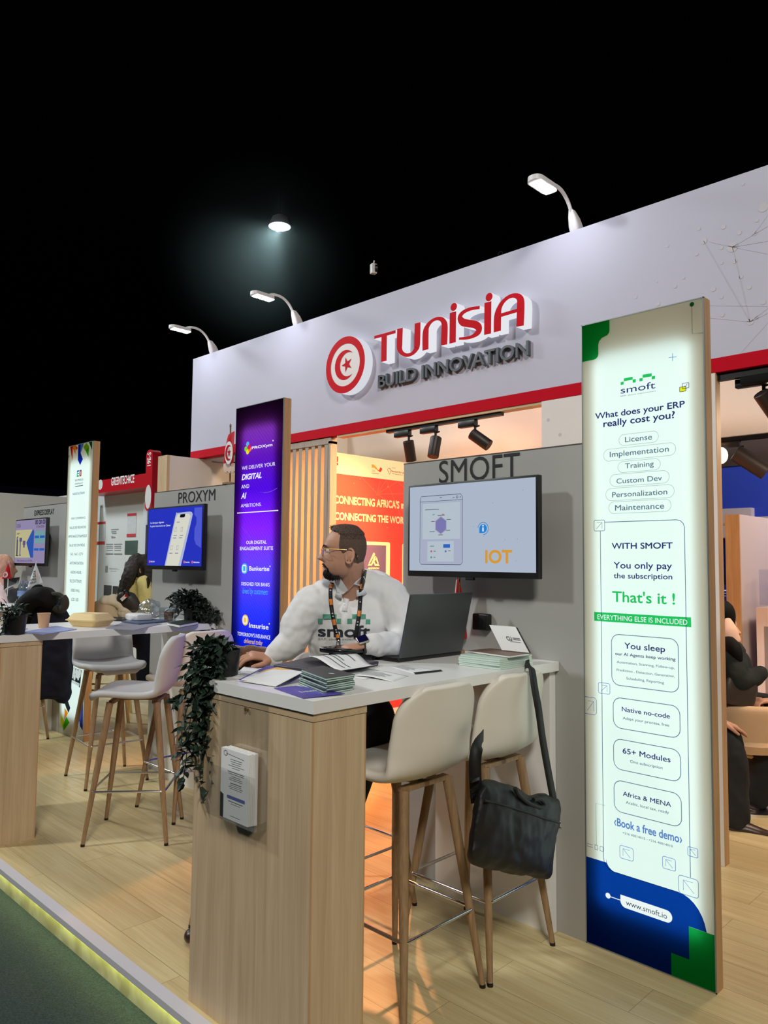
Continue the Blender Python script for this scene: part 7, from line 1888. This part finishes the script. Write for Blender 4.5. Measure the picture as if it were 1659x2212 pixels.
ey = b.build('eye', mat('eye_white', (222, 216, 210), .2), man)
b = MB()
for s_ in (1, -1): b.ball(T((.0805, .031 * s_, -.004)), (.0045, .0045, .0045), 10)
b.build('iris', mat('dark_iris', (36, 24, 20), .2), ey)
b = MB(); b.tube([T((.0925, -.018, -.074)), T((.0955, 0, -.0735)), T((.0925, .018, -.074)), T((.080, .028, -.076))], [.0014, .0022, .0018, .001], 8); b.build('lips', mat('lip_line', (112, 62, 56), .6), man)
# glasses
b = MB(); gold = mat('gold_wire', (214, 178, 110), .25, 1.0)
for s_ in (1, -1):
    lens = [T((.101 - .010 * abs(.034 + .025*math.cos(a)) / .06, s_ * (.034 + .025 * math.cos(a)), -.010 + .021 * math.sin(a) - .003 * math.cos(a))) for a in [i * .2618 for i in range(24)]]
    b.tube(lens, .0013, 6, False, True)
    b.tube([T((.0915, s_ * .060, .002)), T((.084, s_ * .071, .003)), T((.03, s_ * .078, .0)), T((-.008, s_ * .0795, -.003))], [.002, .0022, .0013, .0013], 8)
b.tube([T((.100, -.010, -.002)), T((.1035, 0, .001)), T((.100, .010, -.002))], .0012, 6)
gl = b.build('glasses', gold, man)
b = MB()
for s_ in (1, -1): b.tube(spline([tuple(T(q)) for q in ((-.008, s_*.0795, -.003), (-.022, s_*.080, -.003), (-.036, s_*.079, -.012), (-.052, s_*.077, -.028))], 3), .0022, 8)
b.build('temple_tip', M['black'], gl)
b = MB(); b.ball(T((-.054, .077, -.030)), .0034, 10); b.ball(T((-.054, -.077, -.030)), .0034, 10); b.build('tip_end', gold, gl)
b = MB()
for s_ in (1, -1):
    b.poly([T((.101 - .010 * abs(.034 + .024*math.cos(a)) / .06, s_ * (.034 + .024 * math.cos(a)), -.010 + .020 * math.sin(a) - .003 * math.cos(a))) for a in [i * .2618 for i in range(24)]])
b.build('lens', M['clear'], gl, False)
# watch
wc = wL + dL * .006
b = MB(); b.tube([wc - dL * .010, wc + dL * .012], [.036, .035], 20, False); wt = b.build('watch', mat('dark_strap', (60, 56, 54), .6), man)
nz_ = (V((0, 0, .75)) - CF * .7).normalized(); cw = wc + nz_ * .038; ax = dL.cross(nz_).normalized(); ay = nz_.cross(ax)
Rw = Matrix((ax, ay, nz_)).transposed()
b = MB(); b.rbox((-.020, -.024, -.006), (.020, .024, .006), .006, 3, Rw, cw); b.build('watch_case', mat('titanium', (206, 196, 180), .3, .8), wt)
b = MB(); b.rbox((-.0165, -.020, .004), (.0165, .020, .0075), .003, 2, Rw, cw); b.build('watch_face', mat('watch_glass', (16, 18, 60), .1), wt)
# ---- brown plush coat on the stool beside him
b = MB(); xb = -2.80
b.limb([(xb + .02, 1.83, 1.075), (xb, 1.95, 1.095), (xb + .02, 2.07, 1.085)], [.032, .042, .04], 1, .8)
for y, zt_, zb_2, r in ((1.835, 1.07, .47, .036), (1.89, 1.09, .44, .045), (1.95, 1.09, .44, .05), (2.02, 1.09, .5, .045), (2.07, 1.07, .62, .04)):
    b.limb([(xb - .012, y, zt_), (xb - .04, y - .005, .8), (xb - .02, y - .005, zb_2)], [r * .8, r, r * 1.05], 1, .7, (0, 1, 0))
    b.limb([(xb + .03, y, zt_), (xb + .07, y, .92)], [r * .7, r * .7], 1, .6, (0, 1, 0))
o = organic(b, 'coat', M['brown'], None, .009, 3, .02, .05); tag(o, 'brown plush coat thrown over the stool back under the man\'s hand', 'coat')

# ---- woman in the yellow jacket
DW = 7.9
wp_ = lambda x, y, d=0: at(x, y, D=DW + d)
wom = thing('person', 'woman with long dark hair in a pale yellow jacket, seen from behind', 'person', tuple(at(298, 1480, D=8.2)))
b = MB(); fw = (CR * .75 + CF * .65); fw.z = -.25
T2, R2, _ = put_head(b, wp_(303, 1226), fw)
b.limb([T2((-.02, 0, -.06)), wp_(296, 1262)], [.058, .065]); b.limb([wp_(292, 1330), wp_(290, 1290), wp_(294, 1262)], [.13, .13, .08], 1.1, .7, tuple(CR))
b.limb([wp_(312, 1262, -.1), wp_(309, 1302, -.15), wp_(325, 1278, -.1)], [.05, .045, .032]); hand(b, wp_(323, 1277, -.1), CR * .6 + V((0, 0, .5)), CR - CF, CF, (.4, .5, .4), .95)
b.limb([wp_(285, 1365), wp_(312, 1385, -.05), wp_(308, 1480, 0)], [.09, .08, .05])
b.limb([wp_(295, 1365, .1), wp_(318, 1380, .1), wp_(314, 1478, .1)], [.09, .08, .05])
organic(b, 'body', M['skin'], wom, .008, 2)
m_yel = mat('yellow_jacket', (226, 212, 140), .8, var=.05, vscale=8)
b = MB(); b.limb([wp_(290, 1345), wp_(288, 1300), wp_(292, 1268), wp_(294, 1252)], [.155, .16, .155, .10], 1.12, .75, tuple(CR), 22); b.limb([wp_(311, 1258, -.09), wp_(314, 1285, -.14), wp_(308, 1305, -.15), wp_(318, 1288, -.12)], [.078, .075, .068, .05]); b.limb([wp_(277, 1262, .05), wp_(272, 1305, .05)], [.075, .065])
organic(b, 'jacket', m_yel, wom, .012, 4, .03, .08)
b = MB(); b.limb([wp_(287, 1350), wp_(292, 1372), wp_(314, 1384, -.05), wp_(309, 1470, 0)], [.15, .13, .10, .075]); b.limb([wp_(290, 1355, .1), wp_(318, 1382, .1), wp_(314, 1470, .1)], [.13, .10, .075]); organic(b, 'trousers', M['navycoat'], wom, .014, 3)
b = cap_from_head(T2, lambda x, y, z: z > (.06 if x > .055 else (.02 if x > .03 else -.10)), lambda p: .014)
hb = MB(); hb.v = b.v; hb.f = b.f; hb.mi = b.mi
b = MB(); m_dh = mat('long_dark_hair', (36, 29, 26), .75, var=.3, vscale=25, bump=.4, bscale=60)
hb.build('hair', m_dh, wom, True, True, [('SOLIDIFY', dict(thickness=.01))])
b = MB()
for (x0, y0), (x1, y1), (x2, y2), (x3, y3), dd in (((292,1208),(279,1235),(266,1268),(255,1306),-.10), ((297,1206),(284,1235),(272,1265),(262,1300),-.13), ((297,1204),(286,1215),(276,1245),(259,1292),-.06), ((300,1202),(288,1225),(280,1255),(268,1285),-.10), ((294,1206),(282,1225),(272,1258),(257,1300),-.03), ((310,1204),(322,1225),(324,1250),(320,1264),-.08)):
    b.limb([wp_(x0, y0, -.05), wp_(x1, y1, dd), wp_(x2, y2, dd), wp_(x3, y3, dd)], [.05, .055, .048, .024], 1.1, .7, tuple(CR), 12)
organic(b, 'hair', m_dh, wom, .010, 3, .02, .03)
b = MB(); q = wp_(317, 1264, -.15); b.rbox((-.04, -.006, -.075), (.04, .006, .075), .004, 2, Matrix.Rotation(.6, 3, 'Y'), q); o = b.build('telephone', M['black']); tag(o, 'dark phone held by the woman in the yellow jacket', 'phone')
# ---- person with the pink headscarf, far left
DH = 7.15
hp = lambda x, y, d=0: at(x, y, D=DH + d)
wom = thing('person', 'person in a pink headscarf and pale pink sleeve, cut off by the left edge', 'person', tuple(hp(2, 1480)))
b = MB(); fh = CR * .85 + CF * .3; fh.z = 0
T3, R3, _ = put_head(b, hp(10, 1226), fh, (0, 0, 1), 1.0, False); b.limb([T3((-.02, 0, -.06)), hp(3, 1275)], [.058, .07]); b.limb([hp(-2, 1275), hp(-5, 1350), hp(-5, 1400)], [.1, .13, .13], 1.1, .7, tuple(CR))
b.limb([hp(8, 1275, -.1), hp(12, 1330, -.15), hp(32, 1318, -.05)], [.05, .045, .03]); hand(b, hp(32, 1318, -.05), CR, V((0, 0, 1)), CF, (.3, .4, .3)); organic(b, 'body', M['skin'], wom, .008, 2)
m_pink = mat('pink_headscarf', (216, 164, 146), .85, bump=.1, bscale=80)
b = MB(); b.ball(T3((-.022, 0, .014)), (.108, .097, .112), 22, R3); b.limb([T3((-.04, 0, -.02)), T3((-.05, .03, -.12)), hp(2, 1276, -.05)], [.098, .10, .11], 1, .9); b.limb([T3((-.01, .05, -.03)), T3((.02, .06, -.10)), hp(12, 1262, -.1)], [.045, .05, .06])
organic(b, 'headscarf', m_pink, wom, .009, 3, .018, .035)
b = MB(); b.limb([hp(-4, 1285), hp(-6, 1340), hp(-6, 1400)], [.16, .18, .17], 1.1, .75, tuple(CR)); b.limb([hp(6, 1272, -.1), hp(13, 1300, -.14), hp(12, 1336, -.15), hp(22, 1330, -.1)], [.085, .08, .068, .05]); organic(b, 'blouse', mat('pale_pink_blouse', (232, 206, 212), .8), wom, .012, 4, .03, .06)
# ---- woman in black at the meeting table
DB = 4.75
bp2 = lambda x, y, d=0: at(x, y, D=DB + d)
wom = thing('person', 'woman in black sitting in the beige tub chair, half hidden by the wooden wall edge', 'person', tuple(at(1590, 1700, D=DB)))
b = MB(); T4, R4, _ = put_head(b, bp2(1558, 1352, .05), CR * .8 - CF * .5)
b.limb([T4((-.02, 0, -.06)), bp2(1556, 1400)], [.056, .065]); b.limb([bp2(1560, 1520), bp2(1558, 1440), bp2(1557, 1405)], [.14, .13, .1], 1.1, .7, tuple(CR))
b.limb([bp2(1585, 1412, -.1), bp2(1590, 1468, -.2), bp2(1645, 1452, -.15)], [.05, .042, .028]); hand(b, bp2(1645, 1452, -.15), CR - V((0, 0, .15)), V((0, 0, 1)), CF, (.3, .3, .3), .9)
b.limb([bp2(1600, 1535), bp2(1662, 1545, -.1), bp2(1640, 1720, -.1)], [.08, .06, .04]); b.limb([bp2(1590, 1530, .1), bp2(1645, 1550, .1), bp2(1620, 1710, .1)], [.08, .06, .04]); hand(b, bp2(1672, 1512, -.2), -CR - V((0, 0, .1)), V((0, 0, 1)), CF, (.4, .5, .4), .9); organic(b, 'body', M['skin'], wom, .007, 2)
m_bk = mat('black_knit', (20, 26, 26), .9, bump=.1, bscale=200)
b = MB(); b.limb([bp2(1562, 1530), bp2(1560, 1440), bp2(1558, 1408)], [.17, .165, .12], 1.15, .75, tuple(CR), 22); b.limb([bp2(1580, 1410, -.08), bp2(1588, 1440, -.15), bp2(1594, 1470, -.2), bp2(1620, 1468, -.18), bp2(1642, 1454, -.16)], [.085, .078, .068, .056, .048]); organic(b, 'jumper', m_bk, wom, .010, 4, .012, .06)
b = MB(); b.limb([bp2(1600, 1530), bp2(1640, 1530), bp2(1665, 1548, -.1), bp2(1650, 1640, -.1), bp2(1632, 1712, -.1)], [.11, .10, .095, .085, .10]); b.limb([bp2(1585, 1530, .1), bp2(1640, 1560, .1), bp2(1622, 1690, .1)], [.10, .10, .09]); organic(b, 'trousers', M['trousers'], wom, .012, 3, .012, .06)
b = MB(); b.limb([bp2(1540, 1330, .05), bp2(1560, 1324, .02), bp2(1572, 1345, 0), bp2(1568, 1372, 0)], [.07, .085, .045, .03]); b.limb([bp2(1562, 1380, -.02), bp2(1585, 1400, -.16), bp2(1598, 1425, -.2)], [.05, .045, .02]); organic(b, 'hair', M['blackmat'], wom, .009, 3)
b = MB(); b.limb([bp2(1572, 1338, -.06), bp2(1577, 1360, -.08), bp2(1580, 1384, -.08)], [.02, .042, .055], 1.1, .6, tuple(CR)); organic(b, 'face_covering', mat('beige_cloth', (222, 184, 164), .8), wom, .008, 3)
b = MB(); c = bp2(1646, 1452, -.155)
for k in range(14): a = k * .449; b.ball(c + V((0, 0, .036)) * math.sin(a) + CF * .036 * math.cos(a), .006, 8)
b.build('bracelet', mat('pearl', (230, 214, 196), .3), wom)
b = MB(); b.limb([bp2(1572, 1486, -.22), bp2(1625, 1498, -.22)], [.075, .07], .35, 1, tuple(CF)); b.limb([bp2(1572, 1500, -.22), bp2(1625, 1512, -.22)], [.06, .055], .35, 1, tuple(CF)); o = organic(b, 'handbag', mat('dark_brown_bag', (58, 48, 46), .5), None, .008, 3); tag(o, 'dark brown handbag on the lap of the woman in black', 'bag')
b = MB(); b.rbox((-.05, -.004, -.03), (.05, .004, .03), .004, 2, None, bp2(1652, 1497, -.22)); o = b.build('telephone', M['black']); tag(o, 'black phone held over the small round table by the woman in black', 'phone')
# ---- the seated man nearest the wall end: leg, shoe and hand
DM = 4.33
mp2 = lambda x, y, d=0: at(x, y, D=DM + d)
per = thing('person', 'person in dark trousers and brown leather shoes, mostly hidden behind the wall end', 'person', tuple(at(1575, 1790, D=4.45)))
b = MB(); b.limb([mp2(1490, 1560, .3), mp2(1575, 1598, .05), mp2(1588, 1772)], [.08, .06, .04]); b.limb([mp2(1480, 1540, .3), mp2(1480, 1440, .3), mp2(1482, 1400, .3)], [.14, .14, .09], 1.1, .7, tuple(CR)); b.limb([mp2(1520, 1430, .2), mp2(1530, 1520, .1), mp2(1556, 1556, .05)], [.05, .045, .03]); hand(b, mp2(1558, 1557, .03), CR * .9 - V((0, 0, .42)), V((0, 0, 1)), -CF, (.1, .2, .2), 1.0)
b.limb([mp2(1588, 1768), mp2(1610, 1788), mp2(1640, 1798)], [.042, .04, .03]); T5, _, _ = put_head(b, mp2(1482, 1330, .3), CR); b.limb([T5((-.02, 0, -.06)), mp2(1482, 1400, .3)], [.06, .07]); organic(b, 'body', M['skin'], per, .007, 2)
b = MB(); b.limb([mp2(1480, 1575, .3), mp2(1540, 1580, .15), mp2(1574, 1606, .05), mp2(1586, 1680, .02), mp2(1588, 1768)], [.11, .10, .082, .078, .082]); organic(b, 'trousers', mat('charcoal_trousers', (26, 27, 31), .85), per, .009, 4, .02, .08)
b = MB(); b.limb([mp2(1480, 1560, .3), mp2(1480, 1450, .3), mp2(1482, 1410, .3)], [.17, .17, .12], 1.1, .75, tuple(CR)); b.limb([mp2(1515, 1425, .2), mp2(1528, 1510, .1), mp2(1548, 1548, .05)], [.08, .07, .05]); organic(b, 'jacket', mat('charcoal_jacket', (30, 32, 36), .85), per, .012, 3)
b = MB(); b.limb([mp2(1584, 1790, -.02), mp2(1610, 1792, -.04), mp2(1640, 1801, -.08), mp2(1664, 1806, -.12)], [.046, .048, .040, .028], 1, .9); organic(b, 'shoe', M['shoe'], per, .006, 3)
b = MB(); b.limb([mp2(1600, 1735, .30), mp2(1618, 1742, .28), mp2(1632, 1748, .26)], [.04, .04, .03], 1, .8); organic(b, 'shoe', M['shoe'], per, .006, 3)
